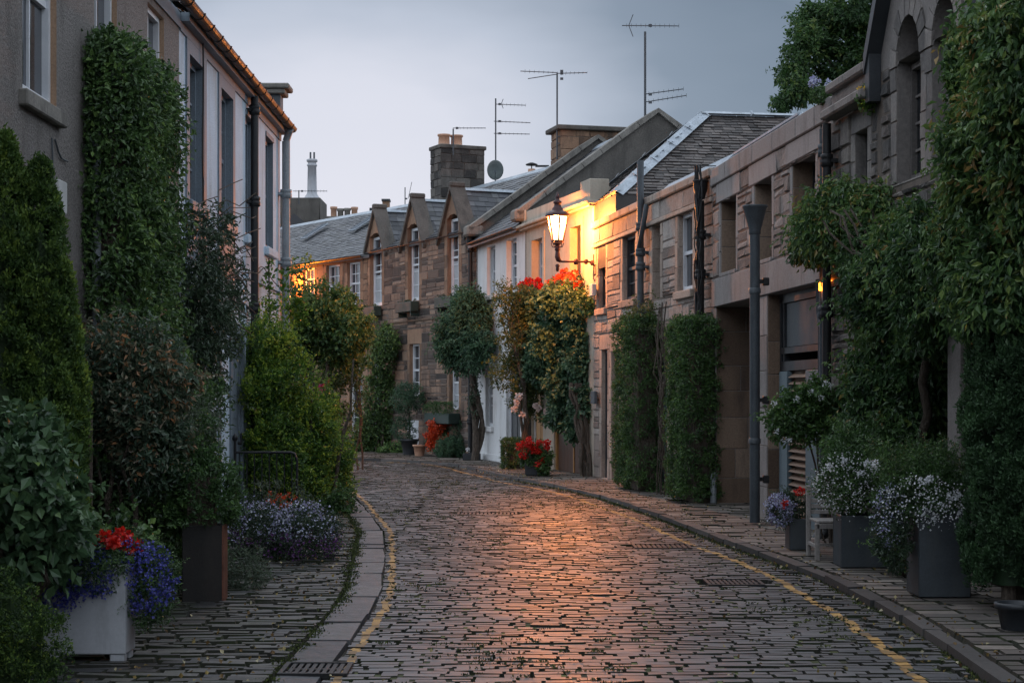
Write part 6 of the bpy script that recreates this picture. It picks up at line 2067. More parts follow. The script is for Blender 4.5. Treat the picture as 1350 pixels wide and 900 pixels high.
for px in (448, 472, 478): m.tube(stem_path((X(px, 39), 39, 0), W(px - 6 + rng.normal(0, 4), 450, 39), 9, 0.05), 0.025, 6)
wpart('stem', m, 'bark', t)

# --- climber on the brown stone house
q = FA.w(FA.u(513), -0.4)
t = plant('wall_climber', 'green climber with pale tips growing up the brown stone house beside its pale door', 'climber', (*q, 0))
m = MB()
Yc = 48.5
for (px, py, rx, rz, k) in ((520, 470, 0.36, 0.5, 110), (516, 520, 0.42, 0.6, 150), (512, 560, 0.5, 0.5, 170), (507, 585, 0.6, 0.35, 170), (528, 455, 0.25, 0.4, 50), (533, 595, 0.35, 0.12, 60), (520, 440, 0.15, 0.3, 24), (497, 590, 0.3, 0.2, 60)):
    c = FA.w(FA.u(px), -0.35)
    blob(m, (c[0], c[1], Z(py, c[1])), (rx, 0.3, rz), k, 18, 0.15, 0.09, wide=0.5, tips=0.7, bias=0.03, droop=0.2)
wpart('foliage', m, 'ivy', t)
m = MB()
for i in range(4): m.tube(stem_path((q[0] + .1 * i, q[1] - .1 * i, 0), (q[0] + 0.1, q[1], 3.2), 8, 0.05), 0.02, 6)
wpart('stem', m, 'bark', t)


def pot(t, c, r, h, mat, sq=False):
    m = MB()
    if sq:
        return planter(t, c[0] - r, c[0] + r, c[1] - r, c[1] + r, h, mat, z=c[2], rim=0.025)
    m.lathe([(r * 0.7, 0), (r * 0.95, h * 0.85), (r * 1.08, h * 0.86), (r * 1.08, h), (r * 0.9, h), (r * 0.88, h * 0.8)], c, 16)
    p = wpart('pot', m, mat, t)
    s = MB(); s.lathe([(r * 0.8, h * 0.7), (r * 0.88, h * 0.82), (0.01, h * 0.83)], c, 16); s.build('soil', 'soil', p, off=tuple(t.location))
    return p


pz = 0.06
# olive standard
c = FA.w(FA.u(560), -0.45)
t = plant('potted_tree', 'small grey leaved standard tree in a dark pot against the brown stone house', 'potted tree', (*c, pz))
pot(t, (c[0], c[1], pz), 0.24, 0.42, 'dark_paint')
m = MB(); blob(m, (c[0] - 0.05, c[1], 1.6), (0.38, 0.35, 0.38), 150, 22, 0.12, 0.07, wide=0.3); blob(m, (c[0] - 0.15, c[1], 0.75), (0.3, 0.3, 0.3), 80, 20, 0.1, 0.06, wide=0.35, bias=-.1)
wpart('foliage', m, 'wisteria', t)
m = MB(); m.tube(stem_path((c[0], c[1], 0.35), (c[0] - 0.03, c[1], 1.5), 6, 0.012), 0.028, 8); wpart('stem', m, 'bark', t)
# red flowering shrub
c = FA.w(FA.u(583), -0.6)
t = plant('potted_shrub', 'shrub covered in orange red blossom in a terracotta pot by the brown stone house', 'potted shrub', (*c, pz))
pot(t, (c[0] - 0.05, c[1], pz), 0.17, 0.3, 'terracotta')
m = MB()
for (px, py, rx, rz, k) in ((580, 565, 0.25, 0.25, 60), (573, 582, 0.2, 0.25, 50), (592, 575, 0.22, 0.3, 60)):
    blob(m, W(px, py, c[1]), (rx, 0.2, rz), k, 18, 0.08, 0.05)
wpart('foliage', m, 'hedge', t)
m = MB()
for (px, py, rx, rz, k) in ((577, 562, 0.22, 0.2, 40), (568, 580, 0.14, 0.22, 40), (596, 557, 0.14, 0.06, 16), (588, 578, 0.12, 0.12, 8), (575, 572, 0.1, 0.2, 20)):
    C, D = ell_clumps(W(px, py, c[1] - 0.25), (rx * 1.15, 0.1, rz * 1.2), int(k * 1.0), 0.3); petals(m, C, 0.065, 16, 0.05)
wpart('blossom', m, 'redorange', t)
m = MB()
for i in range(5): m.tube(stem_path((c[0] - .05, c[1], 0.3), W(570 + i * 7, 570, c[1]), 5, 0.02), 0.012, 5)
wpart('stem', m, 'bark', t)
# two green bushes at its right
c = FA.w(FA.u(600), -0.7)
t = plant('low_shrub', 'rounded grey green bush on the pavement right of the orange red shrub', 'shrub', (*c, pz))
m = MB(); blob(m, W(597, 592, c[1] - .1), (0.42, 0.3, 0.26), 170, 22, 0.1, 0.06, wide=0.4); blob(m, W(612, 578, c[1] + .1), (0.3, 0.3, 0.45), 130, 22, 0.1, 0.06, wide=0.35, bias=-.1); wpart('foliage', m, 'wisteria', t)
m = MB(); core(m, (W(597, 592, c[1])[0] - .2, W(612, 592, c[1])[0] + .1, c[1] - .1, c[1] + .2, 0.05, 0.4)); wpart('stem', m, 'bark', t)
c = W(603, 590, 43.2)
t = plant('flower_pot', 'small low dark pot at the foot of the brown house downpipe', 'pot', (X(622, 43.6), 43.6, pz))
pot(t, (X(622, 43.6), 43.6, pz), 0.22, 0.16, 'dark_paint', sq=True)
m = MB(); petals(m, [(X(617, 43.6), 43.4, 0.32)], 0.05, 30, 0.04); wpart('blossom', m, 'white', t)

# --- wisteria over the white house
t = plant('wisteria', 'drooping blue green wisteria with a twisted trunk in front of the white house', 'climber', (*FB.w(FB.u(645), -0.3), 0))
m = MB()
for (px, py, rx, rz, k) in ((600, 450, 0.42, 0.5, 130), (625, 430, 0.5, 0.55, 190), (648, 420, 0.45, 0.6, 160), (590, 430, 0.25, 0.25, 40), (635, 470, 0.5, 0.3, 110), (655, 460, 0.35, 0.5, 90), (612, 475, 0.3, 0.25, 50), (642, 395, 0.3, 0.25, 50)):
    s = FB.u(px); c = FB.w(s, -0.5) if px > 628 else np.array([X(px, 43.6), 43.6])
    blob(m, (c[0], c[1], Z(py, c[1])), (rx, 0.35, rz), k, 18, 0.17, 0.11, wide=0.38, droop=0.9)
wpart('foliage', m, 'wisteria', t)
m = MB(); C = np.array([W(637, 479, 42.6), W(643, 477, 42.6), W(651, 452, 42.6), W(625, 437, 42.6), W(628, 430, 42.6)]); petals(m, C, 0.05, 30, 0.05); wpart('blossom', m, 'yellowp', t)
m = MB()
b = FB.w(FB.u(643), -0.35)
for i in range(5):
    pts = []
    for s in range(14):
        z = s * 0.21
        pts.append((b[0] + 0.07 * sin(s * 0.7 + i * 1.3) + 0.03 * i - 0.06 + 0.1 * sin(s * .35), b[1] + 0.06 * cos(s * 0.7 + i * 1.3), z))
    m.tube(pts, [0.06 - 0.002 * s for s in range(14)], 7)
for (px, py) in ((600, 440), (625, 420), (655, 410), (650, 395), (610, 460)): m.tube(stem_path((b[0], b[1], 2.7), W(px, py, b[1]), 6, 0.05), 0.02, 6)
C = np.stack([b[0] + rng.normal(0, .12, 60), b[1] - .1 + rng.normal(0, .05, 60), rng.uniform(1.2, 3.0, 60)], 1)
wpart('trunk', m, 'bark', t)
m = MB(); clump_leaves(m, C, np.tile([0, -1., 0], (60, 1)), 0.08, 6, 0.08, droop=0.5); wpart('trunk_foliage', m, 'ivy_dark', t)

# --- rose climber between white and cream house
t = plant('climbing_rose', 'thin yellowing climbing rose with pale pink blooms between the white and cream houses', 'rose', (*FB.w(FB.u(683), -0.35), 0))
m = MB()
for (px, py, rx, rz, k) in ((668, 415, 0.35, 0.5, 70), (680, 450, 0.4, 0.6, 100), (672, 490, 0.4, 0.4, 80), (698, 480, 0.35, 0.4, 70), (702, 520, 0.35, 0.3, 70), (690, 530, 0.25, 0.2, 50), (683, 400, 0.25, 0.4, 36), (712, 545, 0.2, 0.15, 24), (665, 385, 0.15, 0.25, 14)):
    blob(m, W(px, py, 38.6), (rx, 0.3, rz), k, 13, 0.14, 0.075, wide=0.5, spread=1.0, droop=0.3, bias=0.0)
wpart('foliage', m, 'autumn', t)
for i, (px, py, r) in enumerate(((684, 523, 0.065), (681, 531, 0.055), (678, 539, 0.06), (689, 547, 0.05), (709, 538, 0.05), (706, 534, 0.045), (719, 542, 0.04))):
    m = MB(); petals(m, [W(px, py, 37.9)], r, 60, 0.05); wpart('rose_bloom', m, 'pink', t)
m = MB()
for px in (690, 694, 697): m.tube(stem_path((X(px, 38.2), 38.2, 0), W(px - 4, 520, 38.2), 7, 0.02), 0.035, 7)
for i in range(16): m.tube(stem_path(W(692, 520, 38.2), W(660 + rng.uniform(0, 50), 380 + rng.uniform(0, 90), 38.6), 6, 0.05), 0.008, 4)
wpart('stem', m, 'bark', t)

# --- big climber with geraniums under the lamp
t = plant('wall_climber', 'broad dark leaved climber on the cream house below the lit lamp', 'climber', (*FC.w(FC.u(760), -0.3), 0))
m = MB()
Yg = 35.3
for (px, py, rx, rz, k) in ((712, 405, 0.35, 0.32, 110), (745, 400, 0.5, 0.35, 180), (765, 410, 0.3, 0.5, 130), (710, 440, 0.35, 0.4, 130), (740, 450, 0.55, 0.5, 240), (768, 470, 0.25, 0.6, 140), (722, 485, 0.4, 0.4, 160), (750, 510, 0.4, 0.4, 170), (770, 530, 0.2, 0.4, 70), (740, 545, 0.25, 0.25, 60), (707, 500, 0.2, 0.25, 50), (757, 565, 0.15, 0.2, 26), (694, 425, .3, .35, 90), (697, 470, .25, .4, 70), (715, 460, .3, .4, 100)):
    Yq = float(FC.w(FC.u(px), -0.45)[1])
    c = W(px, py, Yq)
    blob(m, c, (rx, 0.28, rz), k, 20, 0.14, 0.1, wide=0.68, droop=0.6, tips=0.4)
wpart('foliage', m, 'wisteria', t)
m = MB()
for i in range(9):
    x = X(766 + i * 1.6, 35.0)
    m.tube(stem_path((x, 35.0 - rng.uniform(0, .15), 0.02), W(760 + rng.uniform(-12, 20), 505, 35.2), 9, 0.035), 0.035, 7)
wpart('trunk', m, 'bark', t)
t = plant('geranium_bed', 'red geraniums among green leaves on top of the dark climber by the lamp', 'geraniums', W(740, 400, 36))
m = MB()
for (px, py, rx, rz, k) in ((705, 392, 0.25, 0.2, 60), (735, 390, 0.3, 0.22, 90), (760, 388, 0.35, 0.25, 100), (778, 400, 0.2, 0.3, 50)):
    Yq = float(FC.w(FC.u(min(px, 778)), -0.5)[1]); blob(m, W(px, py, Yq), (rx, 0.25, rz), k, 18, 0.09, 0.07, wide=0.7, tips=0.6, bias=0.1)
wpart('foliage', m, 'ivy', t)
for (px, py, r) in ((701, 381, 0.14), (693, 387, 0.12), (690, 395, 0.1), (709, 377, 0.12), (697, 376, 0.09), (705, 389, 0.1), (714, 383, .08), (731, 376, 0.12), (738, 372, 0.11), (745, 368, 0.13), (752, 371, 0.13), (759, 376, 0.14), (749, 379, 0.11), (765, 382, 0.1), (726, 380, 0.09), (688, 381, 0.08), (737, 381, 0.1), (757, 366, .09)):
    Yq = float(FC.w(FC.u(px), -0.85)[1]); m = MB(); petals(m, [W(px, py - 4, Yq)], r, 130, 0.06); wpart('flower_head', m, 'redorange' if px > 722 else 'red', t)

# --- low box hedge and geranium pot
c = FC.w(FC.u(694), -0.35)
t = plant('box_hedge', 'small clipped square hedge beside the red geranium tub', 'hedge', (X(677, 38.3), 38.3, pz))
m = MB(); b = (X(664, 38.2), X(690, 38.2), 38.1, 38.6, 0.1, Z(580, 38.2)); boxf(m, b, 240, 22, 0.06, 0.04, rough=0.012); wpart('foliage', m, 'hedge', t)
m = MB(); core(m, (b[0] + .06, b[1] - .06, b[2] + .06, b[3] - .06, 0.04, b[5] - .08)); wpart('stem', m, 'bark', t)
t = plant('geranium_tub', 'dark square tub of scarlet geraniums on the pavement beside the garage door', 'flower tub', (X(705, 35.3), 35.3, pz))
planter(t, X(692, 35.2), X(722, 35.2), 35.1, 35.5, 0.5, 'dark_paint', z=pz)
m = MB(); blob(m, W(705, 600, 35.2), (0.3, 0.22, 0.2), 110, 20, 0.08, 0.06, wide=0.75); blob(m, W(716, 612, 35.0), (0.12, 0.12, 0.2), 30, 18, 0.07, 0.06, wide=0.75); wpart('foliage', m, 'hedge', t)
for (px, py, r) in ((690, 586, 0.07), (697, 581, 0.075), (703, 587, 0.07), (698, 590, 0.06), (711, 583, 0.06), (720, 585, 0.075), (704, 594, 0.07), (710, 596, 0.065), (691, 600, 0.075), (715, 607, 0.065), (709, 612, 0.07), (685, 589, 0.05), (721, 590, 0.05)):
    m = MB(); petals(m, [W(px, py, 34.95)], r, 70, 0.045); wpart('flower_head', m, 'red', t)
m = MB(); m.tube([(X(706, 35.3), 35.3, .5), (X(706, 35.3), 35.3, .8)], 0.01, 5); wpart('stem', m, 'hedge', t)

# --- clipped columns on the buff house
def column(label, pxl, pxr, ytop, ybase, thick, k, topmat=None, off=-0.12):
    ua, ub = FD.u(pxl, -thick), FD.u(pxr, -0.1)
    c = FD.w((ua + ub) / 2, 0)
    t = thing('hedge_column', label, 'hedge', (c[0], c[1], pz), FD.rz, 'clipped green columns against the buff stone house')
    L = abs(ub - ua) / 2
    zt = H + (YH - ytop) / F * float(c[1]) - pz
    m = MB()
    boxf(m, (-L, L, -thick, -0.02, 0.1, zt), k, 26, 0.085, 0.045, rough=0.035, droop=0.35, tips=0.4)
    part('foliage', m, 'hedge', t)
    if topmat:
        m = MB()
        C = np.stack([rng.uniform(-L, L, 90), rng.uniform(-thick, 0, 90), zt + rng.normal(-0.05, 0.16, 90)], 1)
        clump_leaves(m, C, np.tile([0, 0, 1.], (90, 1)), 0.12, 16, 0.055, droop=-0.1, spread=1.0)
        part('top_growth', m, topmat, t, label='loose yellowing growth on top')
    m = MB(); m.box(-L + 0.08, L - 0.08, -thick + 0.1, -0.05, 0.0, zt - 0.1); part('stem', m, 'bark', t)
    return t

column('square clipped green column with yellowing loose top, left of the pale door on the buff house', 813, 862, 425, 655, 0.45, 900, 'autumn')
column('square clipped green column at the dark downpipe, right of the pale door on the buff house', 883, 938, 425, 668, 0.45, 1100)
t = plant('climbing_plant', 'bare twiggy climber with yellowing leaves between the two clipped columns', 'climber', (*FD.w(FD.u(868), -0.2), 0))
m = MB()
for (px, py, rx, rz, k) in ((862, 420, 0.2, 0.25, 36), (850, 418, 0.2, 0.2, 30), (872, 430, 0.15, 0.4, 26), (870, 480, 0.1, 0.6, 16), (878, 550, 0.08, 0.5, 10), (846, 395, 0.06, 0.2, 8)):
    Yq = float(FD.w(FD.u(px), -0.3)[1]); blob(m, W(px, py, Yq), (rx, 0.2, rz), k, 12, 0.12, 0.06, spread=1.0, droop=0.3)
wpart('foliage', m, 'autumn', t)
m = MB()
q = FD.w(FD.u(875, -.15), -0.15)
for i in range(9): m.tube(stem_path((q[0] + rng.normal(0, .04), q[1], 0), (*FD.w(FD.u(864 + i * 1.8, -.18), -0.18), 2.9 + rng.uniform(-.3, .3)), 10, 0.03), 0.011, 5)
wpart('stem', m, 'bark', t)
q = FD.w(FD.u(852), -0.75)
t = plant('low_shrub', 'low spreading shrub on the pavement at the foot of the left clipped column', 'shrub', (q[0], q[1], pz))
m = MB(); blob(m, W(850, 637, q[1]), (0.34, 0.32, 0.26), 160, 24, 0.09, 0.055, wide=0.45, bias=0.05); blob(m, W(868, 648, q[1] - 0.8), (0.2, 0.3, 0.14), 50, 20, 0.08, 0.05); wpart('foliage', m, 'silver' if False else 'hedge', t)
q = FD.w(FD.u(915), -0.62)
t = plant('low_shrub', 'ground hugging leafy fringe at the foot of the right clipped column', 'shrub', (q[0], q[1], pz))
m = MB(); blob(m, W(912, 662, q[1]), (0.26, 0.4, 0.1), 70, 20, 0.07, 0.05); wpart('foliage', m, 'silver', t)
t = plant('pipe_stub', 'short grey pipe stub at the corner by the right clipped column', 'pipe', (X(938, 26.3), 26.0, pz))
m = MB(); m.tube([(X(938, 26.3), 26.05, pz), (X(938, 26.3), 26.05, 0.42), (X(940, 26.3), 26.1, 0.48)], 0.05, 10); wpart('pipe', m, 'pipe_pale', t)

# --- tub with lobelia, near the chair
t = plant('flower_tub', 'small dark tub with blue trailing flowers and two red blooms left of the chair', 'flower tub', (X(1040, 18.2), 18.2, pz))
planter(t, X(1040, 18.1), X(1064, 18.1), 18.05, 18.35, 0.32, 'planter_dark', z=pz)
m = MB(); blob(m, W(1038, 672, 18.2), (0.2, 0.16, 0.17), 90, 22, 0.06, 0.035, wide=0.35); wpart('foliage', m, 'ivy_dark', t)
m = MB(); C, D = ell_clumps(W(1028, 672, 18.1), (0.15, 0.13, 0.17), 90, 0.1); petals(m, C, 0.04, 11, 0.02); wpart('blossom', m, 'lilac', t)
for (px, py) in ((1054, 648), (1034, 664)):
    m = MB(); petals(m, [W(px, py, 18.0)], 0.04, 70, 0.026); wpart('flower_head', m, 'red', t)

# --- white flowering standard
t = plant('flowering_shrub', 'thin stemmed shrub with white blooms in front of the louvred door', 'shrub', (3.38, 18.6, pz))
m = MB()
for (px, py, rx, rz, k) in ((1045, 545, 0.2, 0.2, 70), (1072, 530, 0.24, 0.2, 80), (1060, 565, 0.25, 0.15, 60), (1095, 545, 0.2, 0.25, 60), (1030, 560, 0.12, 0.12, 24)):
    blob(m, W(px, py, 18.6), (rx, 0.22, rz), k, 14, 0.09, 0.06, wide=0.5, spread=1.0)
wpart('foliage', m, 'hedge', t)
m = MB(); C = [W(px, py, 18.35) for px, py in ((1025, 569), (1033, 580), (1040, 581), (1021, 533), (1068, 517), (1088, 505), (1094, 510), (1083, 524), (1050, 527))]; petals(m, C, 0.03, 22, 0.02); wpart('blossom', m, 'white', t)
m = MB()
for i in range(5): m.tube(stem_path((3.38 + i * .012, 18.6, 0.0), W(1062 + i * 10, 555, 18.6), 7, 0.02), 0.011, 5)
wpart('stem', m, 'bark', t)

# --- two dark planters with white flowers
t = plant('flower_planter', 'dark grey planter overflowing with white flowers right behind the chair', 'planter', (3.3, 16.4, pz))
planter(t, X(1109, 16.2), X(1180, 16.2), 16.2, 16.62, 0.48, 'planter_dark', z=pz)
m = MB()
blob(m, W(1122, 638, 16.4), (0.32, 0.26, 0.25), 190, 24, 0.09, 0.036, wide=0.45); blob(m, W(1150, 600, 16.6), (0.42, 0.3, 0.3), 150, 24, 0.1, 0.05, wide=0.3)
wpart('foliage', m, 'hedge', t)
m = MB(); C, D = ell_clumps(W(1114, 638, 16.15), (0.31, 0.22, 0.28), 150, 0.1); petals(m, C, 0.07, 4, 0.019); wpart('blossom', m, 'white', t)
m = MB()
for (px, py) in ((1094, 615), (1135, 625), (1152, 618), (1143, 612), (1113, 610)): petals(m, [W(px, py, 16.0)], 0.035, 40, 0.024)
wpart('flower_head', m, 'white', t)
t = plant('flower_planter', 'tall dark grey planter with white and mauve trailing flowers, nearest on the right', 'planter', (3.5, 14.0, pz))
planter(t, X(1212, 13.8), X(1280, 13.8), 13.8, 14.25, 0.7, 'planter_dark', z=pz)
m = MB()
blob(m, W(1218, 655, 14.0), (0.38, 0.26, 0.19), 200, 24, 0.08, 0.034, wide=0.4, bias=-.05); blob(m, W(1250, 635, 14.1), (0.3, 0.22, 0.2), 110, 24, 0.08, 0.04, wide=0.3)
for i in range(130):
    x, z = rng.uniform(X(1150, 14.1), X(1285, 14.1)), rng.uniform(0.9, 1.15)
    C = np.stack([np.full(6, x) + rng.normal(0, .02, 6), np.full(6, 14.1) + rng.normal(0, .12), z + np.arange(6) * 0.035], 1)
    clump_leaves(m, C, np.tile([0, 0, 1.], (6, 1)), 0.025, 9, 0.032, droop=-0.5, wide=0.22, spread=0.7)
wpart('foliage', m, 'hedge', t)
m = MB(); C, D = ell_clumps(W(1222, 662, 13.75), (0.37, 0.18, 0.2), 120, 0.05); petals(m, C, 0.07, 4, 0.018)
C, D = ell_clumps(W(1242, 672, 13.7), (0.2, 0.08, 0.12), 50, 0.05); petals(m, C, 0.05, 4, 0.019); wpart('blossom', m, 'white', t)
m = MB(); C, D = ell_clumps(W(1172, 680, 13.9), (0.12, 0.14, 0.26), 80, 0.05); petals(m, C, 0.045, 5, 0.018); wpart('mauve_blossom', m, 'lilac', t)
m = MB(); blob(m, W(1180, 695, 14.0), (0.14, 0.16, 0.32), 90, 24, 0.07, 0.035); wpart('trailing_foliage', m, 'ivy_dark', t)
m = MB()
for (px, py) in ((1217, 635), (1225, 632), (1254, 655), (1262, 652), (1152, 612)): petals(m, [W(px, py, 13.7)], 0.033, 40, 0.02)
wpart('flower_head', m, 'white', t)
t = plant('shrub', 'leafy low stemmed plant between the two dark planters', 'shrub', (X(1188, 15.6), 15.6, pz))
m = MB(); blob(m, W(1178, 715, 15.6), (0.14, 0.2, 0.12), 50, 18, 0.07, 0.05); blob(m, W(1195, 735, 15.6), (0.14, 0.3, 0.07), 30, 18, 0.06, 0.05); wpart('foliage', m, 'hedge', t)
m = MB(); m.tube(stem_path((X(1193, 15.6), 15.6, 0.05), W(1192, 690, 15.6), 5, 0.01), 0.03, 7); wpart('stem', m, 'bark', t)

# --- big vine on the dark house
t = plant('wall_vine', 'big spreading green vine hanging over the dark stone house at the right edge', 'climber', (3.9, 17.0, 0))
m = MB()
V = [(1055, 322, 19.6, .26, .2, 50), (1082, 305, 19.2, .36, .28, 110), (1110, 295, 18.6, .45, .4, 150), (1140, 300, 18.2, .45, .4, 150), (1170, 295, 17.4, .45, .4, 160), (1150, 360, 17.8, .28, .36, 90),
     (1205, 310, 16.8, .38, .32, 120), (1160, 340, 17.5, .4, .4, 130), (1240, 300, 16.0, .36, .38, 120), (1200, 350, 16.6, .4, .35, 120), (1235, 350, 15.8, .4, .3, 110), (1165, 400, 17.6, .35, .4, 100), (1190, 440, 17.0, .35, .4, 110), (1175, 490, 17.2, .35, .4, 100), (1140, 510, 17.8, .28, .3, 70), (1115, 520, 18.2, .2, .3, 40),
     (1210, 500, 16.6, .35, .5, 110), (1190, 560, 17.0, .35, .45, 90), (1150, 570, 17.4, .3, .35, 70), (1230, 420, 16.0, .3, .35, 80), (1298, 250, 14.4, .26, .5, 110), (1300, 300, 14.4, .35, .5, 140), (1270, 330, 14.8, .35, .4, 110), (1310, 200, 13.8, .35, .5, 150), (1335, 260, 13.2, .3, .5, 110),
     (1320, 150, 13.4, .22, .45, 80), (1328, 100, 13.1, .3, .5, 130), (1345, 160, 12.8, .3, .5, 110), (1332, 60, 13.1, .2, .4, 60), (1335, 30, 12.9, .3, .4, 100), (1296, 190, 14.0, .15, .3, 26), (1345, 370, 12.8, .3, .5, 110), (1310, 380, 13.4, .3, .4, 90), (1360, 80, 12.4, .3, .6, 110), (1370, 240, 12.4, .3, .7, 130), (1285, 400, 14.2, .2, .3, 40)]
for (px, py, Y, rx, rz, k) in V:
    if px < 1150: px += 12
    blob(m, W(px + rng.normal(0, 6), py + rng.normal(0, 6), Y + rng.normal(0, .22)), (rx * .85, 0.34, rz * rng.uniform(.75, 1.05)), int(k * .9), 26, 0.15, 0.08, wide=0.42, droop=1.0, tips=0.6, bias=(0.08 if py < 320 else -0.08) + (0.03 if px > 1255 else 0), spread=0.7)  # upper clumps paler, lower ones darker: a lit top put into the leaf colour
# trailing sprays
for i in range(46):
    px, py, Y = random.choice([(1140, 390, 18.0), (1265, 200, 14.6), (1262, 50, 14.2), (1275, 240, 14.6), (1230, 380, 16.0), (1200, 400, 16.8), (1275, 130, 14.2), (1255, 20, 14.2), (1160, 420, 17.8)])
    b = np.array(W(px + random.uniform(-14, 14), py + random.uniform(-10, 20), Y))
    n = random.randint(4, 9)
    C = np.stack([b[0] + rng.normal(0, .03, n), np.full(n, b[1]), b[2] - np.arange(n) * 0.07], 1)
    clump_leaves(m, C, np.tile([0, 0, -1.], (n, 1)), 0.06, 7, 0.08, droop=0.9, wide=0.5, bias=0.15)
wpart('foliage', m, 'vine', t)
m = MB()
for (a, b, r) in (((1185, 0, 17.0), (1170, 330, 17.6), .05), ((1190, 0, 17.0), (1230, 300, 16.2), .045), ((1180, 0, 17.2), (1110, 300, 18.6), .03), ((1310, 0, 13.6), (1300, 150, 13.8), .04), ((1330, 0, 13.2), (1340, 60, 12.9), .04)):
    p = W(*a); m.tube(stem_path((p[0] + .1, p[1], 0), W(*b), 10, 0.05), r, 7)
for i in range(14): m.tube(stem_path(W(1180 + rng.uniform(-20, 40), 380, 16.9), W(1080 + rng.uniform(0, 180), 270 + rng.uniform(0, 60), 17.6), 7, 0.06), 0.012, 5)
wpart('stem', m, 'bark', t)
m = MB(); petals(m, [W(1079, 312, 19.2), W(1096, 320, 18.4)], 0.04, 24, 0.035); wpart('blossom', m, 'lilac', t)

# --- dark conifer column at the right edge
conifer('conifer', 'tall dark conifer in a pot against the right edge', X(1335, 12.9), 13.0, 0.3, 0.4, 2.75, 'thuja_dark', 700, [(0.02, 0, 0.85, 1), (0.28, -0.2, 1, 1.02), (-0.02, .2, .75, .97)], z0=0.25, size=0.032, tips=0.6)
t = plant('plant_pot', 'low dark pot at the foot of the dark conifer, bottom right', 'pot', (X(1342, 11.9), 11.9, pz))
m = MB(); c = (X(1343, 11.8), 11.85, pz); m.lathe([(0.1, 0), (0.13, 0.15), (0.15, 0.155), (0.15, 0.19), (0.12, 0.19), (0.11, 0.1)], c, 16); wpart('pot', m, 'dark_paint', t)
s = MB(); s.lathe([(0.1, 0.13), (0.118, 0.16), (0.01, 0.16)], c, 14); wpart('soil', s, 'soil', t)

# --- plants on the parapets
t = plant('wall_plant', 'tuft of yellow flowers growing on the ledge beside the dark gable', 'plant', W(1147, 140, 18.4))
m = MB(); blob(m, W(1148, 130, 18.3), (0.11, 0.12, 0.13), 40, 16, 0.06, 0.045, spread=1.0); wpart('foliage', m, 'lime', t)
m = MB(); petals(m, [W(1133, 117, 18.2), W(1139, 119, 18.2), W(1146, 110, 18.2), W(1150, 117, 18.2), W(1155, 112, 18.2)], 0.02, 24, 0.02); wpart('blossom', m, 'yellowp', t)
t = plant('wall_plant', 'tuft with lilac flowers growing on the parapet in front of the tree', 'plant', W(1083, 125, 20.2))
m = MB(); blob(m, W(1085, 122, 20.1), (0.12, 0.12, 0.1), 34, 14, 0.06, 0.05, spread=1.0); wpart('foliage', m, 'hedge', t)
m = MB(); petals(m, [W(1073, 105, 20), W(1078, 109, 20), W(1093, 110, 20), W(1070, 111, 20)], 0.035, 34, 0.03); wpart('blossom', m, 'lilac', t)

# --- tree behind the houses
Yb = 40.0
tb = W(1120, 300, Yb)
t = plant('tree', 'big leafy tree rising behind the houses at upper right', 'tree', (tb[0], Yb + 3, 0))
m = MB()
for (px, py, rx, rz, k) in ((1060, 60, .45, .6, 150), (1085, 35, .6, .6, 200), (1110, 70, .8, .9, 300), (1150, 30, .8, .9, 280), (1140, 90, .8, .7, 240), (1045, 95, .35, .35, 80), (1058, 122, .5, .25, 110), (1030, 138, .22, .12, 34), (1085, 110, .5, .35, 110), (1170, 80, .8, 1.2, 240), (1065, 20, .3, .25, 60), (1120, 5, .6, .5, 130), (1190, 10, .9, 1.2, 240), (1170, -50, 1.2, 1., 260), (1230, -20, 1.2, 1.4, 300), (1250, 60, 1.2, 1.5, 280)):
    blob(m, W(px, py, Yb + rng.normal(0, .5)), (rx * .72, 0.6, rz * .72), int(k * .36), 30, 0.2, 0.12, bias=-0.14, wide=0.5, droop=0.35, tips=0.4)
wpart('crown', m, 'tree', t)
m = MB()
tx = tb[0] + 0.6
m.tube(stem_path((tx, Yb + .5, 0), (tx, Yb + .5, 8.5), 9, 0.08), [0.32, 0.3, 0.28, 0.27, 0.25, 0.23, 0.2, 0.18, 0.15], 12)
for (px, py) in ((1060, 60), (1085, 35), (1150, 30), (1045, 110), (1190, 10), (1120, 20)): m.tube(stem_path((tx, Yb + .5, 7.4), W(px, py, Yb + .2), 6, 0.12), [0.12, .1, .08, .06, .04, .02], 7)
wpart('trunk', m, 'bark', t)

# ================================================================ LIGHT AND CAMERA
w = bpy.data.worlds.new('World')
scene.world = w
w.use_nodes = True
nt = w.node_tree
for n in list(nt.nodes): nt.nodes.remove(n)
L = nt.links.new
out = nt.nodes.new('ShaderNodeOutputWorld')
SUN_EL, SUN_AZ = R(50), R(-20)
sky = nt.nodes.new('ShaderNodeTexSky')
sky.sky_type = 'NISHITA'
sky.sun_disc = False
sky.sun_elevation = SUN_EL
sky.sun_rotation = SUN_AZ
b1 = nt.nodes.new('ShaderNodeBackground'); b1.inputs[1].default_value = 0.006
L(sky.outputs[0], b1.inputs[0])
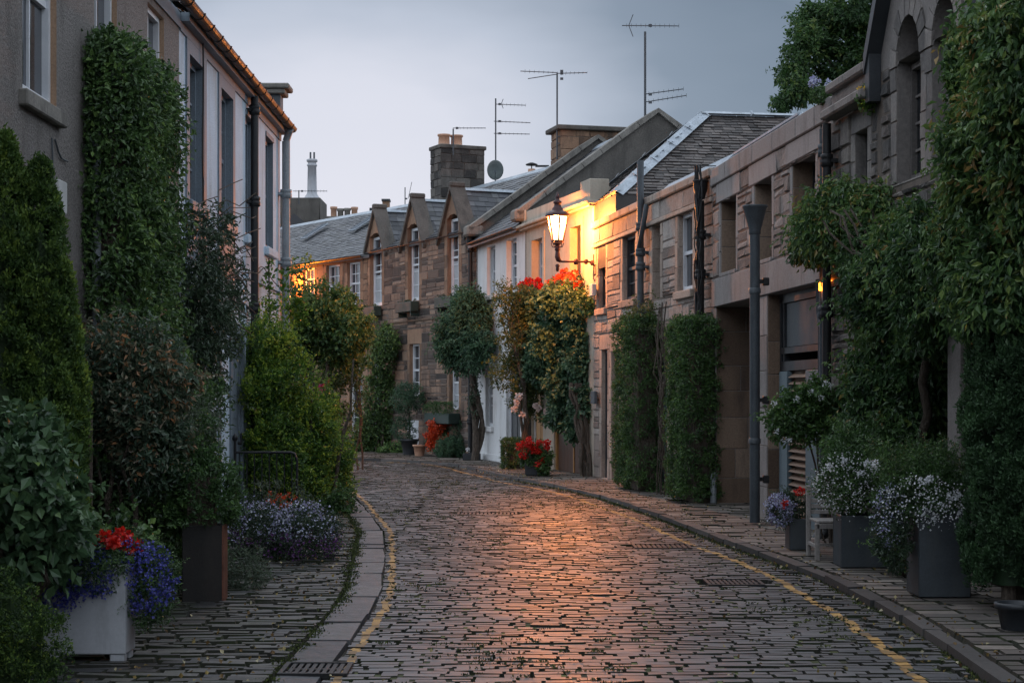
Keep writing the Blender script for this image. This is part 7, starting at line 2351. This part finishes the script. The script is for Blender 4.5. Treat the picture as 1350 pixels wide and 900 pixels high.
# overcast dusk sky: pale opening in the cloud low over the street, blue grey elsewhere
tc = nt.nodes.new('ShaderNodeTexCoord')
dot = nt.nodes.new('ShaderNodeVectorMath'); dot.operation = 'DOT_PRODUCT'
az, el = R(-5.5), R(5.0)
dot.inputs[1].default_value = (sin(az) * cos(el), cos(az) * cos(el), sin(el))
L(tc.outputs['Generated'], dot.inputs[0])
ac = nt.nodes.new('ShaderNodeMath'); ac.operation = 'ARCCOSINE'
L(dot.outputs['Value'], ac.inputs[0])
nz = nt.nodes.new('ShaderNodeTexNoise'); nz.inputs['Scale'].default_value = 5; nz.inputs['Detail'].default_value = 4; nz.inputs['Roughness'].default_value = 0.5
mp = nt.nodes.new('ShaderNodeMapping'); mp.inputs['Scale'].default_value = (1, 1, 3)
L(tc.outputs['Generated'], mp.inputs['Vector']); L(mp.outputs[0], nz.inputs['Vector'])
ad = nt.nodes.new('ShaderNodeMath'); ad.operation = 'MULTIPLY_ADD'; ad.inputs[1].default_value = 0.1; L(nz.outputs['Fac'], ad.inputs[0]); L(ac.outputs[0], ad.inputs[2])
mr = nt.nodes.new('ShaderNodeMapRange'); mr.inputs['From Min'].default_value = R(0.5) + 0.05; mr.inputs['From Max'].default_value = R(36) + 0.05
L(ad.outputs[0], mr.inputs['Value'])
cr = ramp(nt, [(0.0, (0.69, 0.69, 0.765)), (0.13, (0.63, 0.645, 0.725)), (0.22, (0.44, 0.485, 0.575)), (0.33, (0.21, 0.26, 0.33)), (0.45, (0.15, 0.195, 0.255)), (0.62, (0.3, 0.36, 0.45)), (1.0, (0.85, 0.95, 1.08))])
L(mr.outputs[0], cr.inputs[0])
b2 = nt.nodes.new('ShaderNodeBackground'); b2.inputs[1].default_value = 1.0
L(cr.outputs[0], b2.inputs[0])
addsh = nt.nodes.new('ShaderNodeAddShader')
L(b1.outputs[0], addsh.inputs[0]); L(b2.outputs[0], addsh.inputs[1]); L(addsh.outputs[0], out.inputs[0])

sl = bpy.data.lights.new('Sun', 'SUN')
sl.energy = 0.35
sl.angle = R(40)
sl.color = (0.9, 0.94, 1.0)
so = bpy.data.objects.new('Sun', sl)
COL.objects.link(so)
so.rotation_euler = (R(90) - SUN_EL, 0, R(180) - SUN_AZ)


pl_ = bpy.data.lights.new('lamp_light', 'POINT')
pl_.energy = 1750
pl_.color = (1.0, 0.31, 0.065)
pl_.shadow_soft_size = 0.09
po = bpy.data.objects.new('lamp_light', pl_)
COL.objects.link(po)
po.location = (LAMP[0], LAMP[1], lampz + 0.09)

p2_ = bpy.data.lights.new('lantern_light', 'POINT')
p2_.energy = 300
p2_.color = (1.0, 0.24, 0.02)
p2_.shadow_soft_size = 0.06
po2 = bpy.data.objects.new('lantern_light', p2_)
COL.objects.link(po2)
po2.location = (LAMP2[0], LAMP2[1], 5.25)

cam = bpy.data.cameras.new('Camera')
cam.sensor_width = 36
cam.lens = F / 1350 * 36
cam.shift_y = (YH - 450) / 1350
cam.clip_end = 2000
co = bpy.data.objects.new('Camera', cam)
COL.objects.link(co)
co.location = (0, 0, H)
co.rotation_euler = (R(90), 0, 0)
scene.camera = co

scene.render.engine = 'CYCLES'
scene.cycles.use_denoising = True
scene.cycles.max_bounces = 6
scene.cycles.diffuse_bounces = 3
scene.cycles.glossy_bounces = 3
scene.cycles.transmission_bounces = 3
scene.cycles.sample_clamp_indirect = 3.0
scene.cycles.caustics_reflective = False
scene.cycles.caustics_refractive = False
scene.cycles.use_adaptive_sampling = True
scene.cycles.adaptive_threshold = 0.02
vs = scene.view_settings
vs.view_transform = 'Standard'
vs.look = 'None'
vs.exposure = 0.1
vs.gamma = 1.0
vs.use_curve_mapping = False
